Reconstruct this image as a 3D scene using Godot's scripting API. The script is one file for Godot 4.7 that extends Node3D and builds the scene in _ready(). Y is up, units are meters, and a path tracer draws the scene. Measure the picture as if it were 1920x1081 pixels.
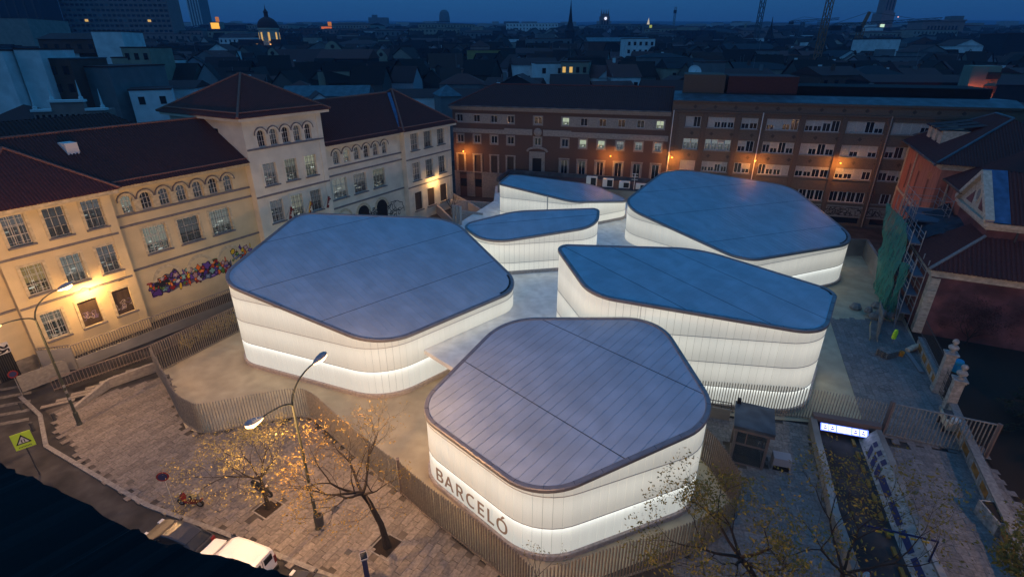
extends Node3D

# A market of lit pavilions in a city square at dusk, seen from a roof. Units are metres; x right, y up, the camera looks along -z.

class Sh:
	var v := PackedVector3Array()
	var n := PackedVector3Array()
	var t := PackedVector2Array()
	var c := PackedColorArray()
	var tint := Color.WHITE
	func tri(a: Vector3, b: Vector3, d: Vector3, ua := Vector2.ZERO, ub := Vector2.ZERO, ud := Vector2.ZERO) -> void:
		var m := (b - a).cross(d - a)
		if m.length_squared() < 1e-14:
			return
		m = m.normalized()
		v.append(a); v.append(d); v.append(b)
		t.append(ua); t.append(ud); t.append(ub)
		for i in 3:
			n.append(m); c.append(tint)
	func quad(a: Vector3, b: Vector3, d: Vector3, e: Vector3, u0 := Vector2.ZERO, u1 := Vector2.ONE) -> void:   # counter-clockwise from outside
		var ub := Vector2(u1.x, u0.y)
		var ue := Vector2(u0.x, u1.y)
		tri(a, b, d, u0, ub, u1)
		tri(a, d, e, u0, u1, ue)
	func box(lo: Vector3, hi: Vector3, x := Transform3D.IDENTITY, bottom := true) -> void:
		var p: Array[Vector3] = []
		for i in 8:
			p.append(x * Vector3(hi.x if i & 1 else lo.x, hi.y if i & 2 else lo.y, hi.z if i & 4 else lo.z))
		quad(p[4], p[5], p[7], p[6])
		quad(p[1], p[0], p[2], p[3])
		quad(p[5], p[1], p[3], p[7])
		quad(p[0], p[4], p[6], p[2])
		quad(p[6], p[7], p[3], p[2])
		if bottom:
			quad(p[0], p[1], p[5], p[4])
	func bar(a: Vector3, b: Vector3, w: float, h: float, up := Vector3.UP) -> void:   # a square rod from a to b
		var d := (b - a).normalized()
		if absf(d.dot(up)) > 0.98:
			up = Vector3.RIGHT
		var s := d.cross(up).normalized() * w / 2.0
		var u := s.cross(d).normalized() * h / 2.0
		var q := [a - s - u, a + s - u, a + s + u, a - s + u, b - s - u, b + s - u, b + s + u, b - s + u]
		quad(q[1], q[0], q[3], q[2])
		quad(q[4], q[5], q[6], q[7])
		for i in 4:
			var j := (i + 1) % 4
			quad(q[i], q[j], q[j + 4], q[i + 4])
	func tube(p: PackedVector3Array, r: PackedFloat32Array, k := 8, cap := true) -> void:
		var rings := []
		var side := Vector3.ZERO
		for i in p.size():
			var d := (p[mini(i + 1, p.size() - 1)] - p[maxi(i - 1, 0)]).normalized()
			if side == Vector3.ZERO:
				side = d.cross(Vector3.UP if absf(d.y) < 0.9 else Vector3.RIGHT).normalized()
			side = (side - d * side.dot(d)).normalized()
			var o := d.cross(side)
			var ring := PackedVector3Array()
			for j in k:
				var w := TAU * j / k
				ring.append(p[i] + (side * cos(w) + o * sin(w)) * r[i])
			rings.append(ring)
		for i in p.size() - 1:
			for j in k:
				var h := (j + 1) % k
				var q := [rings[i][j], rings[i][h], rings[i + 1][h], rings[i + 1][j]]
				var cc := [p[i], p[i], p[i + 1], p[i + 1]]
				var f := (q[2] - q[0] as Vector3).cross(q[3] - q[1])
				for z in [[0, 2, 1], [0, 3, 2]]:
					for y in z:
						v.append(q[y]); t.append(Vector2(j, i)); c.append(tint)
						var nn: Vector3 = q[y] - cc[y]
						n.append(nn.normalized() if nn.length_squared() > 1e-12 else f.normalized())
		if cap:
			for i in [0, p.size() - 1]:
				for j in range(1, k - 1):
					if i == 0:
						tri(rings[i][0], rings[i][j + 1], rings[i][j])
					else:
						tri(rings[i][0], rings[i][j], rings[i][j + 1])
	func lathe(prof: Array, at := Vector3.ZERO, k := 12, x := Transform3D.IDENTITY) -> void:   # prof of [radius, height], from the bottom up
		for i in prof.size() - 1:
			for j in k:
				var a := TAU * j / k
				var b := TAU * (j + 1) / k
				var q: Array[Vector3] = []
				for e in [[prof[i], a], [prof[i], b], [prof[i + 1], b], [prof[i + 1], a]]:
					q.append(x * (at + Vector3(e[0][0] * cos(e[1]), e[0][1], -e[0][0] * sin(e[1]))))
				quad(q[0], q[1], q[2], q[3])
	func poly(p: PackedVector3Array) -> void:   # a convex face, counter-clockwise from outside
		for i in range(1, p.size() - 1):
			tri(p[0], p[i], p[i + 1])
	func mesh() -> ArrayMesh:
		var m := ArrayMesh.new()
		if v.is_empty():
			return m
		var a := []
		a.resize(Mesh.ARRAY_MAX)
		a[Mesh.ARRAY_VERTEX] = v
		a[Mesh.ARRAY_NORMAL] = n
		a[Mesh.ARRAY_TEX_UV] = t
		a[Mesh.ARRAY_COLOR] = c
		m.add_surface_from_arrays(Mesh.PRIMITIVE_TRIANGLES, a)
		return m

var rng := RandomNumberGenerator.new()
var M := {}
var T := {}
var taken := {}

func rnd(a: float, b: float) -> float:
	return rng.randf_range(a, b)

func pick(a: Array):
	return a[rng.randi() % a.size()]

func numbered(called: String, parent: Node) -> String:
	var key := str(parent.get_instance_id()) + called
	var k: int = taken.get(key, 0)
	taken[key] = k + 1
	return called if k == 0 else "%s_%03d" % [called, k]

func tag(o: Node, label := "", category := "", group := "", kind := "") -> Node:
	for e in [["label", label], ["category", category], ["group", group], ["kind", kind]]:
		if e[1] != "":
			o.set_meta(e[0], e[1])
	return o

func thing(called: String, label: String, category: String, at := Vector3.ZERO, turn := 0.0, group := "") -> Node3D:
	var o := Node3D.new()
	o.name = numbered(called, self)
	add_child(o, true)
	o.position = at
	o.rotation.y = turn
	tag(o, label, category, group)
	return o

func part(called: String, s, m: Material, parent: Node = self, at := Vector3.ZERO) -> MeshInstance3D:
	var o := MeshInstance3D.new()
	o.name = numbered(called, parent)
	o.mesh = s.mesh() if s is Sh else s
	o.material_override = m
	o.position = at
	parent.add_child(o, true)
	return o

func struct(called: String, s, m: Material) -> MeshInstance3D:
	var o := part(called, s, m)
	o.set_meta("kind", "structure")
	return o

func scatter(called: String, mesh: Mesh, m: Material, where: Array, tints: Array, parent: Node) -> MultiMeshInstance3D:
	var mm := MultiMesh.new()
	mm.transform_format = MultiMesh.TRANSFORM_3D
	mm.use_colors = true
	mm.instance_count = where.size()
	mm.mesh = mesh
	for i in where.size():
		mm.set_instance_transform(i, where[i])
		mm.set_instance_color(i, tints[i])
	var o := MultiMeshInstance3D.new()
	o.name = numbered(called, parent)
	o.multimesh = mm
	o.material_override = m
	o.set_meta("kind", "stuff")
	parent.add_child(o, true)
	return o

func boxes(called: String, lo: Vector3, hi: Vector3, m: Material, parent: Node) -> MeshInstance3D:
	var s := Sh.new()
	s.box(lo, hi)
	return part(called, s, m, parent)

# textures: grey variation that multiplies a material's own colour
func grain(seed: int, freq: float, lo: float, hi: float, size := 256, octaves := 4, stretch := 1.0) -> ImageTexture:
	var f := FastNoiseLite.new()
	f.seed = seed
	f.frequency = freq
	f.noise_type = FastNoiseLite.TYPE_SIMPLEX_SMOOTH
	f.fractal_octaves = octaves
	var im := f.get_seamless_image(size, size)
	im.convert(Image.FORMAT_L8)
	var d := im.get_data()
	var mn := 255
	var mx := 0
	for b in d:
		mn = mini(mn, b); mx = maxi(mx, b)
	for i in d.size():
		d[i] = int(255.0 * lerpf(lo, hi, float(d[i] - mn) / maxf(1.0, mx - mn)))
	im = Image.create_from_data(size, size, false, Image.FORMAT_L8, d)
	if stretch > 1.0:
		var small := Image.create_empty(size, size, false, Image.FORMAT_L8)
		for y in size:
			for x in size:
				small.set_pixel(x, y, im.get_pixel(x, int(y / stretch)))
		im = small
	im.convert(Image.FORMAT_RGB8)
	return ImageTexture.create_from_image(im)

func mat(lin: Color, rough := 0.9, tex := "", scale := 0.3, metal := 0.0, bump := 0.0, spec := 0.4) -> StandardMaterial3D:   # lin: real base colour, linear
	var m := StandardMaterial3D.new()
	m.albedo_color = lin.linear_to_srgb()
	m.roughness = rough
	m.metallic = metal
	m.metallic_specular = spec
	if tex != "":
		m.albedo_texture = T[tex]
		m.uv1_triplanar = true
		m.uv1_world_triplanar = true
		m.uv1_scale = Vector3.ONE * scale
		if bump > 0.0:
			m.heightmap_enabled = true
			m.heightmap_texture = T[tex]
			m.heightmap_scale = bump
	return m

func glow(c: Color, e: float, base := Color(0.02, 0.02, 0.02)) -> StandardMaterial3D:
	var m := StandardMaterial3D.new()
	m.albedo_color = base
	m.roughness = 0.4
	m.emission_enabled = true
	m.emission = c
	m.emission_energy_multiplier = e
	return m

func facing(x: Vector3) -> float:   # the turn that brings local x to a direction on the ground
	return atan2(-x.z, x.x)

func _ready() -> void:
	rng.seed = 20240
	# ---- camera, sky, last daylight, exposure
	var cam := Camera3D.new()
	cam.name = "camera"
	cam.fov = 57.56
	cam.near = 0.3
	cam.far = 6000.0
	cam.position = Vector3(0, 26, 0)
	cam.rotation.x = -atan(448.5 / 984.0)
	add_child(cam, true)
	cam.current = true
	var sky := ProceduralSkyMaterial.new()
	sky.sky_top_color = Color(0.028, 0.205, 0.520).linear_to_srgb()
	sky.sky_horizon_color = Color(0.015, 0.040, 0.084).linear_to_srgb()
	sky.sky_curve = 0.11
	sky.ground_bottom_color = Color(0.004, 0.008, 0.016).linear_to_srgb()
	sky.ground_horizon_color = Color(0.010, 0.030, 0.065).linear_to_srgb()
	sky.sun_angle_max = 1.0
	var env := Environment.new()
	env.background_mode = Environment.BG_SKY
	env.sky = Sky.new()
	env.sky.sky_material = sky
	env.tonemap_mode = Environment.TONE_MAPPER_LINEAR
	env.tonemap_exposure = 1.0
	env.sdfgi_enabled = true
	env.ssao_enabled = true
	env.ssil_enabled = true
	env.fog_enabled = FOG > 0.0
	env.fog_density = FOG
	env.fog_light_color = Color(0.30, 0.38, 0.48)
	var we := WorldEnvironment.new()
	we.name = "surroundings"
	we.environment = env
	add_child(we, true)
	var sun := DirectionalLight3D.new()
	sun.name = "afterglow"
	sun.light_color = Color(1.0, 0.93, 0.86)
	sun.light_energy = 0.02
	sun.light_angular_distance = 40.0
	sun.sky_mode = DirectionalLight3D.SKY_MODE_LIGHT_ONLY
	sun.shadow_enabled = true
	sun.basis = Basis.looking_at(Vector3(0.5, -0.6, -0.6))
	add_child(sun, true)
	make_materials()
	build_ground()
	build_pavilions()
	build_school()
	build_brick_blocks()
	build_church()
	build_fences()
	build_street()
	build_right_side()
	build_trees()
	build_near_roofs()
	build_city()
	build_far_city()

const FOG := 0.00028

# ---------------------------------------------------------------- pavilions

func outline(cs: Array, k := 10) -> PackedVector2Array:   # corners [x, z, radius], clockwise from above, rounded
	var out := PackedVector2Array()
	for i in cs.size():
		var a := Vector2(cs[i - 1][0], cs[i - 1][1])
		var b := Vector2(cs[i][0], cs[i][1])
		var d := Vector2(cs[(i + 1) % cs.size()][0], cs[(i + 1) % cs.size()][1])
		var r: float = cs[i][2]
		var u := (a - b).normalized()
		var w := (d - b).normalized()
		var ang := u.angle_to(w)
		var h := absf(ang) / 2.0
		var m := b + (u + w).normalized() * r / sin(h)
		var p := b + u * r / tan(h) - m
		var q := b + w * r / tan(h) - m
		var turn := p.angle_to(q)
		for j in k + 1:
			out.append(m + p.rotated(turn * j / k))
	return out

func offset_ring(p: PackedVector2Array, by: float) -> PackedVector2Array:   # outwards for by > 0
	var out := PackedVector2Array()
	for i in p.size():
		var d := (p[(i + 1) % p.size()] - p[i - 1]).normalized()
		out.append(p[i] + Vector2(d.y, -d.x) * by)
	return out

func glow_profile(seams: Array, warm: Color) -> ImageTexture:   # how the tubes behind the translucent wall show, by height (0 to 10 m)
	var im := Image.create_empty(64, 512, false, Image.FORMAT_RGB8)   # eight panel tones side by side, dim to bright, each with fine ribs
	var r := RandomNumberGenerator.new()
	r.seed = 77
	var streak := []
	for x in 64:
		streak.append(lerpf(0.86, 1.0, floorf(x / 8.0) / 7.0) * r.randf_range(0.955, 1.0))
	for y in 512:
		var h := y / 51.2
		var l := 0.0
		var c := Color(0.965, 1, 0.93)
		if h < seams[0]:
			l = 0.58 + 0.95 * exp(-maxf(0.0, seams[0] - 0.05 - h) / 0.30)
		else:
			var k := 0
			while k + 1 < seams.size() and h > seams[k + 1]:
				k += 1
			var f: float = clampf((h - seams[k]) / 2.15, 0.0, 1.0)
			l = lerpf(0.46, 0.68, smoothstep(0.0, 0.75, f)) * (1.0 - 0.10 * smoothstep(0.8, 1.0, f))
			c = warm
		for x in 64:
			var s: float = l * streak[x]
			im.set_pixel(x, y, Color(minf(1.0, c.r * s / 1.5), minf(1.0, c.g * s / 1.5), minf(1.0, c.b * s / 1.5)).linear_to_srgb())
	return ImageTexture.create_from_image(im)

func pavilion(label: String, cs: Array, pl: Array, ctr: Array, seams: Array, floor_y: float, fine: Vector2, cuts: Array, warm: Color, level: float, gutter: Array, post_at := []) -> Node3D:
	var o := thing("market_pavilion", label, "market pavilion", Vector3.ZERO, 0.0, "translucent market pavilions on the square")
	var roof := func(p: Vector2) -> float: return pl[0] + pl[1] * (p.x - ctr[0]) + pl[2] * (p.y - ctr[1])
	var ring := outline(cs)
	var wall := StandardMaterial3D.new()
	wall.albedo_color = Color(0.62, 0.62, 0.58)
	wall.roughness = 0.45
	wall.emission_enabled = true
	wall.emission_operator = BaseMaterial3D.EMISSION_OP_MULTIPLY
	wall.emission = Color.WHITE
	wall.emission_texture = glow_profile(seams, warm)
	wall.emission_energy_multiplier = 1.5 * level
	wall.texture_repeat = true
	# plinth: a low concrete kerb under the wall
	var s := Sh.new()
	var o1 := offset_ring(ring, 0.16)
	var o2 := offset_ring(ring, -0.05)
	for i in ring.size():
		var j := (i + 1) % ring.size()
		if o1[i].distance_to(o1[j]) < 0.001:
			continue
		var lo := floor_y - 0.02
		var hi := floor_y + 0.34
		s.quad(Vector3(o1[j].x, lo, o1[j].y), Vector3(o1[i].x, lo, o1[i].y), Vector3(o1[i].x, hi, o1[i].y), Vector3(o1[j].x, hi, o1[j].y))
		s.quad(Vector3(o1[j].x, hi, o1[j].y), Vector3(o1[i].x, hi, o1[i].y), Vector3(o2[i].x, hi + 0.02, o2[i].y), Vector3(o2[j].x, hi + 0.02, o2[j].y))
	part("plinth", s, M.plinth, o)
	# the grey lining that shows in the joints
	s = Sh.new()
	var inn := offset_ring(ring, -0.07)
	for i in inn.size():
		var j := (i + 1) % inn.size()
		s.quad(Vector3(inn[j].x, 0, inn[j].y), Vector3(inn[i].x, 0, inn[i].y), Vector3(inn[i].x, roof.call(inn[i]) - 0.1, inn[i].y), Vector3(inn[j].x, roof.call(inn[j]) - 0.1, inn[j].y))
	part("wall_lining", s, M.lining, o)
	# wall panels, evenly spaced along the outline
	var total := 0.0
	for i in ring.size():
		total += ring[i].distance_to(ring[(i + 1) % ring.size()])
	var drift := FastNoiseLite.new()
	drift.seed = int(total * 10.0)
	drift.frequency = 0.09
	var count := int(total / 0.55)
	var step := total / count
	var pts := PackedVector2Array()
	var along := 0.0
	var at := 0.0
	for i in ring.size():
		var a := ring[i]
		var b := ring[(i + 1) % ring.size()]
		var l := a.distance_to(b)
		while along <= at + l and pts.size() < count:
			pts.append(a.lerp(b, (along - at) / maxf(l, 1e-6)))
			along += step
		at += l
	for i in count:
		var a := pts[i]
		var b := pts[(i + 1) % count]
		var d := (b - a).normalized()
		var nn := Vector2(d.y, -d.x)
		var p := a + d * 0.012
		var q := b - d * 0.012
		var y0 := floor_y + 0.36
		var yp: float = roof.call(p) - 0.12
		var yq: float = roof.call(q) - 0.12
		var ux := clampf(floorf(4.0 + 5.0 * drift.get_noise_1d(i * 1.0) + rnd(-1.2, 1.2)), 0.0, 7.0) / 8.0
		var sh := Sh.new()
		var P0 := Vector3(p.x, y0, p.y)
		var Q0 := Vector3(q.x, y0, q.y)
		var P1 := Vector3(p.x, yp, p.y)
		var Q1 := Vector3(q.x, yq, q.y)
		var ua := Vector2(ux, y0 / 10.0)
		var ub := Vector2(ux + 0.125, y0 / 10.0)
		var uc := Vector2(ux + 0.125, yp / 10.0)
		var ud := Vector2(ux, yq / 10.0)
		sh.tri(Q0, P0, P1, ua, ub, uc)
		sh.tri(Q0, P1, Q1, ua, uc, ud)
		var back := Vector3(nn.x, 0, nn.y) * -0.035
		sh.quad(P0, P0 + back, P1 + back, P1, Vector2(ux, y0 / 10.0), Vector2(ux, yp / 10.0))
		sh.quad(Q0 + back, Q0, Q1, Q1 + back, Vector2(ux, y0 / 10.0), Vector2(ux, yq / 10.0))
		part("wall_panel", sh, wall, o)
	# horizontal seam rails
	for h in seams:
		s = Sh.new()
		var r1 := offset_ring(pts, 0.012)
		for i in count:
			var a := r1[i]
			var b := r1[(i + 1) % count]
			if h > floor_y + 0.5 and roof.call(a) - 0.2 > h and roof.call(b) - 0.2 > h:
				s.bar(Vector3(a.x, h, a.y), Vector3(b.x, h, b.y), 0.03, 0.045)
		if s.v.size():
			part("seam_rail", s, M.rail, o)
	# roof: dark deck, metal sheets, standing seams, coping
	var edge := offset_ring(ring, -0.21)
	s = Sh.new()
	var mid := Vector2.ZERO
	for e in edge:
		mid += e / edge.size()
	for i in edge.size():
		var a := edge[i]
		var b := edge[(i + 1) % edge.size()]
		s.tri(Vector3(b.x, roof.call(b) - 0.10, b.y), Vector3(a.x, roof.call(a) - 0.10, a.y), Vector3(mid.x, roof.call(mid) - 0.10, mid.y))
	part("roof_deck", s, M.deck, o)
	var cross := Vector2(-fine.y, fine.x)
	var lo := 1e9
	var hi := -1e9
	for e in edge:
		lo = minf(lo, e.dot(cross)); hi = maxf(hi, e.dot(cross))
	var bounds := [-1000.0] + cuts + [1000.0]
	var seam := Sh.new()
	var w := 0.66
	var x := lo
	while x < hi:
		for k in bounds.size() - 1:
			var c0: float = bounds[k] + 0.03
			var c1: float = bounds[k + 1] - 0.03
			var strip := PackedVector2Array([cross * (x + 0.0015) + fine * c0, cross * (x + w - 0.0015) + fine * c0, cross * (x + w - 0.0015) + fine * c1, cross * (x + 0.0015) + fine * c1])
			for piece in Geometry2D.intersect_polygons(edge, strip):
				if piece.size() < 3:
					continue
				if Geometry2D.is_polygon_clockwise(piece):
					piece.reverse()
				var f := PackedVector3Array()
				for e in piece:
					f.append(Vector3(e.x, roof.call(e) - 0.05, e.y))
				f.reverse()
				var sh := Sh.new()
				sh.poly(f)
				part("roof_sheet", sh, M["sheet%d" % (rng.randi() % 4)], o)
				var s0 := 1e9
				var s1 := -1e9
				for e in piece:
					if absf(e.dot(cross) - x - 0.0015) < 0.003:
						s0 = minf(s0, e.dot(fine)); s1 = maxf(s1, e.dot(fine))
				if s1 > s0:
					var a := cross * x + fine * s0
					var b := cross * x + fine * s1
					seam.bar(Vector3(a.x, roof.call(a) - 0.04, a.y), Vector3(b.x, roof.call(b) - 0.04, b.y), 0.016, 0.018)
		x += w
	tag(part("standing_seams", seam, M.sheet1, o), "", "", "", "stuff")
	s = Sh.new()
	var prof := [[0.10, -0.26], [0.11, -0.06], [0.06, 0.0], [-0.17, 0.008], [-0.215, -0.03], [-0.215, -0.12]]
	for k in prof.size() - 1:
		var ra := offset_ring(ring, prof[k][0])
		var rb := offset_ring(ring, prof[k + 1][0])
		for i in ring.size():
			var j := (i + 1) % ring.size()
			if ring[i].distance_to(ring[j]) < 0.001:
				continue
			var ha: float = prof[k][1]
			var hb: float = prof[k + 1][1]
			s.quad(Vector3(ra[j].x, roof.call(ring[j]) + ha, ra[j].y), Vector3(ra[i].x, roof.call(ring[i]) + ha, ra[i].y), Vector3(rb[i].x, roof.call(ring[i]) + hb, rb[i].y), Vector3(rb[j].x, roof.call(ring[j]) + hb, rb[j].y))
	part("coping", s, M.coping, o)
	s = Sh.new()
	var jr := offset_ring(ring, -0.10)
	for i in range(0, count, 2):
		pass
	# joints of the coping, every two panels
	for i in range(0, pts.size(), 3):
		var d := (pts[(i + 1) % count] - pts[i]).normalized()
		var nn := Vector2(d.y, -d.x)
		var a := pts[i] + nn * 0.07
		var b := pts[i] - nn * 0.18
		s.bar(Vector3(a.x, roof.call(pts[i]) + 0.006, a.y), Vector3(b.x, roof.call(pts[i]) + 0.012, b.y), 0.018, 0.012)
	tag(part("coping_joints", s, M.deck, o), "", "", "", "stuff")
	if gutter.size():   # an open gutter inside the coping, between two points of the outline given as corner numbers
		s = Sh.new()
		var g0 := offset_ring(ring, -0.225)
		var g1 := offset_ring(ring, -0.42)
		var i0: int = gutter[0]
		var n: int = gutter[1]
		for k in n:
			var i := (i0 + k) % ring.size()
			var j := (i + 1) % ring.size()
			s.quad(Vector3(g0[j].x, roof.call(g0[j]) - 0.032, g0[j].y), Vector3(g0[i].x, roof.call(g0[i]) - 0.032, g0[i].y), Vector3(g1[i].x, roof.call(g1[i]) - 0.032, g1[i].y), Vector3(g1[j].x, roof.call(g1[j]) - 0.032, g1[j].y))
		part("gutter", s, M.black, o)
	for p in post_at:   # a dark rainwater pipe on the wall: [x, z, bottom]
		s = Sh.new()
		s.box(Vector3(p[0] - 0.06, p[2], p[1] - 0.06), Vector3(p[0] + 0.06, roof.call(Vector2(p[0], p[1])) - 0.1, p[1] + 0.06))
		part("downpipe", s, M.rail, o)
	# the light that the glowing wall throws: one lamp for each long straight side
	for i in cs.size():
		var a := ring[(i * 11 + 10) % ring.size()]
		var b := ring[((i + 1) * 11) % ring.size()]
		var l := a.distance_to(b)
		if l < 3.0:
			continue
		var d := (b - a).normalized()
		var nn := Vector2(d.y, -d.x)
		var c := (a + b) / 2.0 + nn * 0.2
		var lamp := AreaLight3D.new()
		lamp.name = numbered("wall_light", o)
		lamp.area_size = Vector2(l, 1.6)
		lamp.light_color = Color(1.0, 0.97, 0.87)
		lamp.light_energy = 0.38 * l * level
		lamp.shadow_enabled = true
		var over_deck := Geometry2D.is_point_in_polygon(c + nn * 1.2, PackedVector2Array(DECK))
		var ly: float = (3.3 + clampf((roof.call(c) - 3.3) * 0.5, 0.5, 1.6)) if over_deck else floor_y + 1.5
		lamp.position = Vector3(c.x, ly, c.y)
		lamp.basis = Basis.looking_at(Vector3(nn.x, -0.12, nn.y))
		o.add_child(lamp, true)
	return o

func make_materials() -> void:
	T.fine = grain(1, 0.03, 0.72, 1.0)
	T.blotch = grain(2, 0.008, 0.55, 1.0, 256, 5)
	T.cloudy = grain(3, 0.012, 0.62, 1.0, 256, 3)
	T.soft = grain(7, 0.012, 0.86, 1.0, 256, 4)
	T.speck = grain(4, 0.12, 0.6, 1.0, 256, 2)
	T.worn = grain(5, 0.02, 0.6, 1.0, 256, 5)
	T.streak = grain(6, 0.02, 0.7, 1.0, 256, 4, 6.0)
	M.plinth = mat(Color(0.52, 0.46, 0.42), 0.85, "fine", 0.4)
	M.lining = mat(Color(0.30, 0.30, 0.28), 0.7)
	M.rail = mat(Color(0.36, 0.36, 0.34), 0.5)
	M.deck = mat(Color(0.03, 0.03, 0.035), 0.8)
	M.black = mat(Color(0.006, 0.006, 0.007), 0.6)
	for k in 4:
		var g: float = [0.50, 0.49, 0.51, 0.495][k]
		M["sheet%d" % k] = mat(Color(g * 0.86, g * 0.98, g * 1.1), [0.55, 0.56, 0.54, 0.57][k], "soft", 0.11, 0.2, 0.0, 0.5)
	M.coping = mat(Color(0.25, 0.24, 0.245), 0.42, "soft", 0.3, 0.4)
	M.concrete = mat(Color(0.36, 0.35, 0.32), 0.9, "blotch", 0.06)
	M.platform = mat(Color(0.76, 0.76, 0.72), 0.7, "soft", 0.2)
	M.sand = mat(Color(0.44, 0.38, 0.26), 0.95, "soft", 0.15)
	M.asphalt = mat(Color(0.055, 0.052, 0.05), 0.9, "blotch", 0.2)
	M.paint = mat(Color(0.22, 0.205, 0.18), 0.8, "worn", 0.35)
	for k in 5:
		var g: float = [0.21, 0.24, 0.19, 0.225, 0.26][k]
		M["slab%d" % k] = mat(Color(g * 1.0, g * 0.88, g * 0.76), 0.85, "fine", 0.5)
		M["grey_slab%d" % k] = mat(Color(g * 1.02, g * 0.97, g * 0.92), 0.85, "fine", 0.5)
	M.joint = mat(Color(0.11, 0.095, 0.08), 0.95, "blotch", 0.2)
	M.kerb = mat(Color(0.27, 0.26, 0.24), 0.85, "fine", 0.4)
	# school
	M.cream = mat(Color(0.66, 0.54, 0.32), 0.9, "soft", 0.12)
	M.pale = mat(Color(0.72, 0.66, 0.52), 0.9, "soft", 0.14)
	M.trim = mat(Color(0.68, 0.58, 0.38), 0.9, "fine", 0.3)
	M.course = mat(Color(0.23, 0.21, 0.21), 0.85, "fine", 0.3)
	M.stone_base = mat(Color(0.30, 0.27, 0.22), 0.95, "worn", 0.3)
	M.tile = mat(Color(0.17, 0.045, 0.034), 0.85, "fine", 0.5)
	M.tile_dark = mat(Color(0.105, 0.034, 0.028), 0.85, "fine", 0.5)
	M.ridge = mat(Color(0.30, 0.13, 0.09), 0.9, "fine", 0.5)
	M.iron = mat(Color(0.05, 0.05, 0.05), 0.6)
	M.sash = mat(Color(0.42, 0.40, 0.36), 0.6)
	M.shutter = mat(Color(0.075, 0.05, 0.035), 0.7, "streak", 0.6)
	# brick blocks
	M.brick = mat(Color(0.135, 0.082, 0.060), 0.95, "fine", 0.7)
	M.brick2 = mat(Color(0.19, 0.133, 0.092), 0.95, "fine", 0.6)
	M.brick3 = mat(Color(0.16, 0.106, 0.072), 0.95, "fine", 0.6)
	M.lime = mat(Color(0.34, 0.31, 0.27), 0.9, "fine", 0.4)
	M.white_frame = mat(Color(0.62, 0.60, 0.56), 0.6)
	M.blind = mat(Color(0.50, 0.47, 0.42), 0.7, "fine", 0.7)
	M.dark_glass = mat(Color(0.01, 0.012, 0.016), 0.12, "", 1.0, 0.0, 0.0, 0.5)
	M.blue_metal = mat(Color(0.13, 0.15, 0.17), 0.5, "cloudy", 0.15, 0.5)
	# church
	M.rose = mat(Color(0.50, 0.185, 0.12), 0.9, "streak", 0.25)
	M.rose_patch = mat(Color(0.54, 0.21, 0.10), 0.9, "fine", 0.3)
	M.ivory = mat(Color(0.68, 0.57, 0.42), 0.9, "fine", 0.3)
	M.plum = mat(Color(0.24, 0.095, 0.09), 0.9, "blotch", 0.2)
	M.net = mat(Color(0.06, 0.30, 0.21), 0.85, "streak", 0.35)
	M.net.transparency = BaseMaterial3D.TRANSPARENCY_ALPHA
	M.net.albedo_color.a = 0.70
	M.net.backlight_enabled = true
	M.net.backlight = Color(0.15, 0.35, 0.28)
	M.scaffold = mat(Color(0.28, 0.29, 0.30), 0.5, "", 1.0, 0.6)
	M.plank = mat(Color(0.10, 0.12, 0.15), 0.8)
	M.tarp = mat(Color(0.035, 0.025, 0.035), 0.5, "streak", 0.3)
	M.slate_blue = mat(Color(0.06, 0.15, 0.30), 0.55, "cloudy", 0.3)
	# street
	M.slat = mat(Color(0.27, 0.22, 0.175), 0.55, "fine", 0.5, 0.3)
	M.slat_grey = mat(Color(0.36, 0.325, 0.28), 0.55, "fine", 0.5, 0.3)
	M.post = mat(Color(0.14, 0.11, 0.10), 0.6)
	M.lamp_green = mat(Color(0.05, 0.055, 0.04), 0.5)
	M.lamp_grey = mat(Color(0.24, 0.25, 0.27), 0.55)
	M.bark = mat(Color(0.045, 0.034, 0.026), 0.95, "worn", 2.0)
	M.soil = mat(Color(0.035, 0.024, 0.016), 1.0, "speck", 0.6)
	M.white_car = mat(Color(0.72, 0.70, 0.68), 0.3)
	M.white_car.clearcoat_enabled = true
	M.black_car = mat(Color(0.012, 0.012, 0.014), 0.25)
	M.black_car.clearcoat_enabled = true
	M.rubber = mat(Color(0.012, 0.012, 0.012), 0.85)
	M.red = mat(Color(0.14, 0.012, 0.012), 0.4)
	M.rust = mat(Color(0.30, 0.12, 0.05), 0.8)
	M.white = mat(Color(0.72, 0.71, 0.68), 0.8, "fine", 0.4)
	M.old_white = mat(Color(0.45, 0.43, 0.39), 0.85, "worn", 0.5)
	M.navy = mat(Color(0.015, 0.02, 0.075), 0.7)
	M.dull_yellow = mat(Color(0.16, 0.11, 0.02), 0.8)
	M.yellow = mat(Color(0.62, 0.36, 0.03), 0.6)
	M.lime_sign = mat(Color(0.45, 0.65, 0.05), 0.6)
	M.hivis = mat(Color(0.62, 0.85, 0.03), 0.6)
	M.ochre = mat(Color(0.45, 0.22, 0.05), 0.85, "blotch", 0.5)
	M.rubble = mat(Color(0.27, 0.26, 0.24), 0.95, "worn", 0.6)
	M.night_roof = mat(Color(0.002, 0.002, 0.003), 0.9, "fine", 1.0)
	for e in [["leaf_gold", Color(0.36, 0.24, 0.05)], ["leaf_olive", Color(0.34, 0.28, 0.10)], ["leaf_green", Color(0.16, 0.135, 0.025)], ["leaf_dark", Color(0.018, 0.030, 0.014)], ["leaf_red", Color(0.07, 0.022, 0.022)]]:
		M[e[0]] = mat(e[1], 0.7)
		M[e[0]].vertex_color_use_as_albedo = true
		M[e[0]].backlight_enabled = true
		M[e[0]].backlight = Color(0.5, 0.45, 0.2)
	M.tinted = mat(Color.WHITE, 0.9, "fine", 0.5)
	M.tinted.vertex_color_use_as_albedo = true
	# lit things
	M.sodium = glow(Color(1.0, 0.62, 0.22), 14.0)
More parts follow.
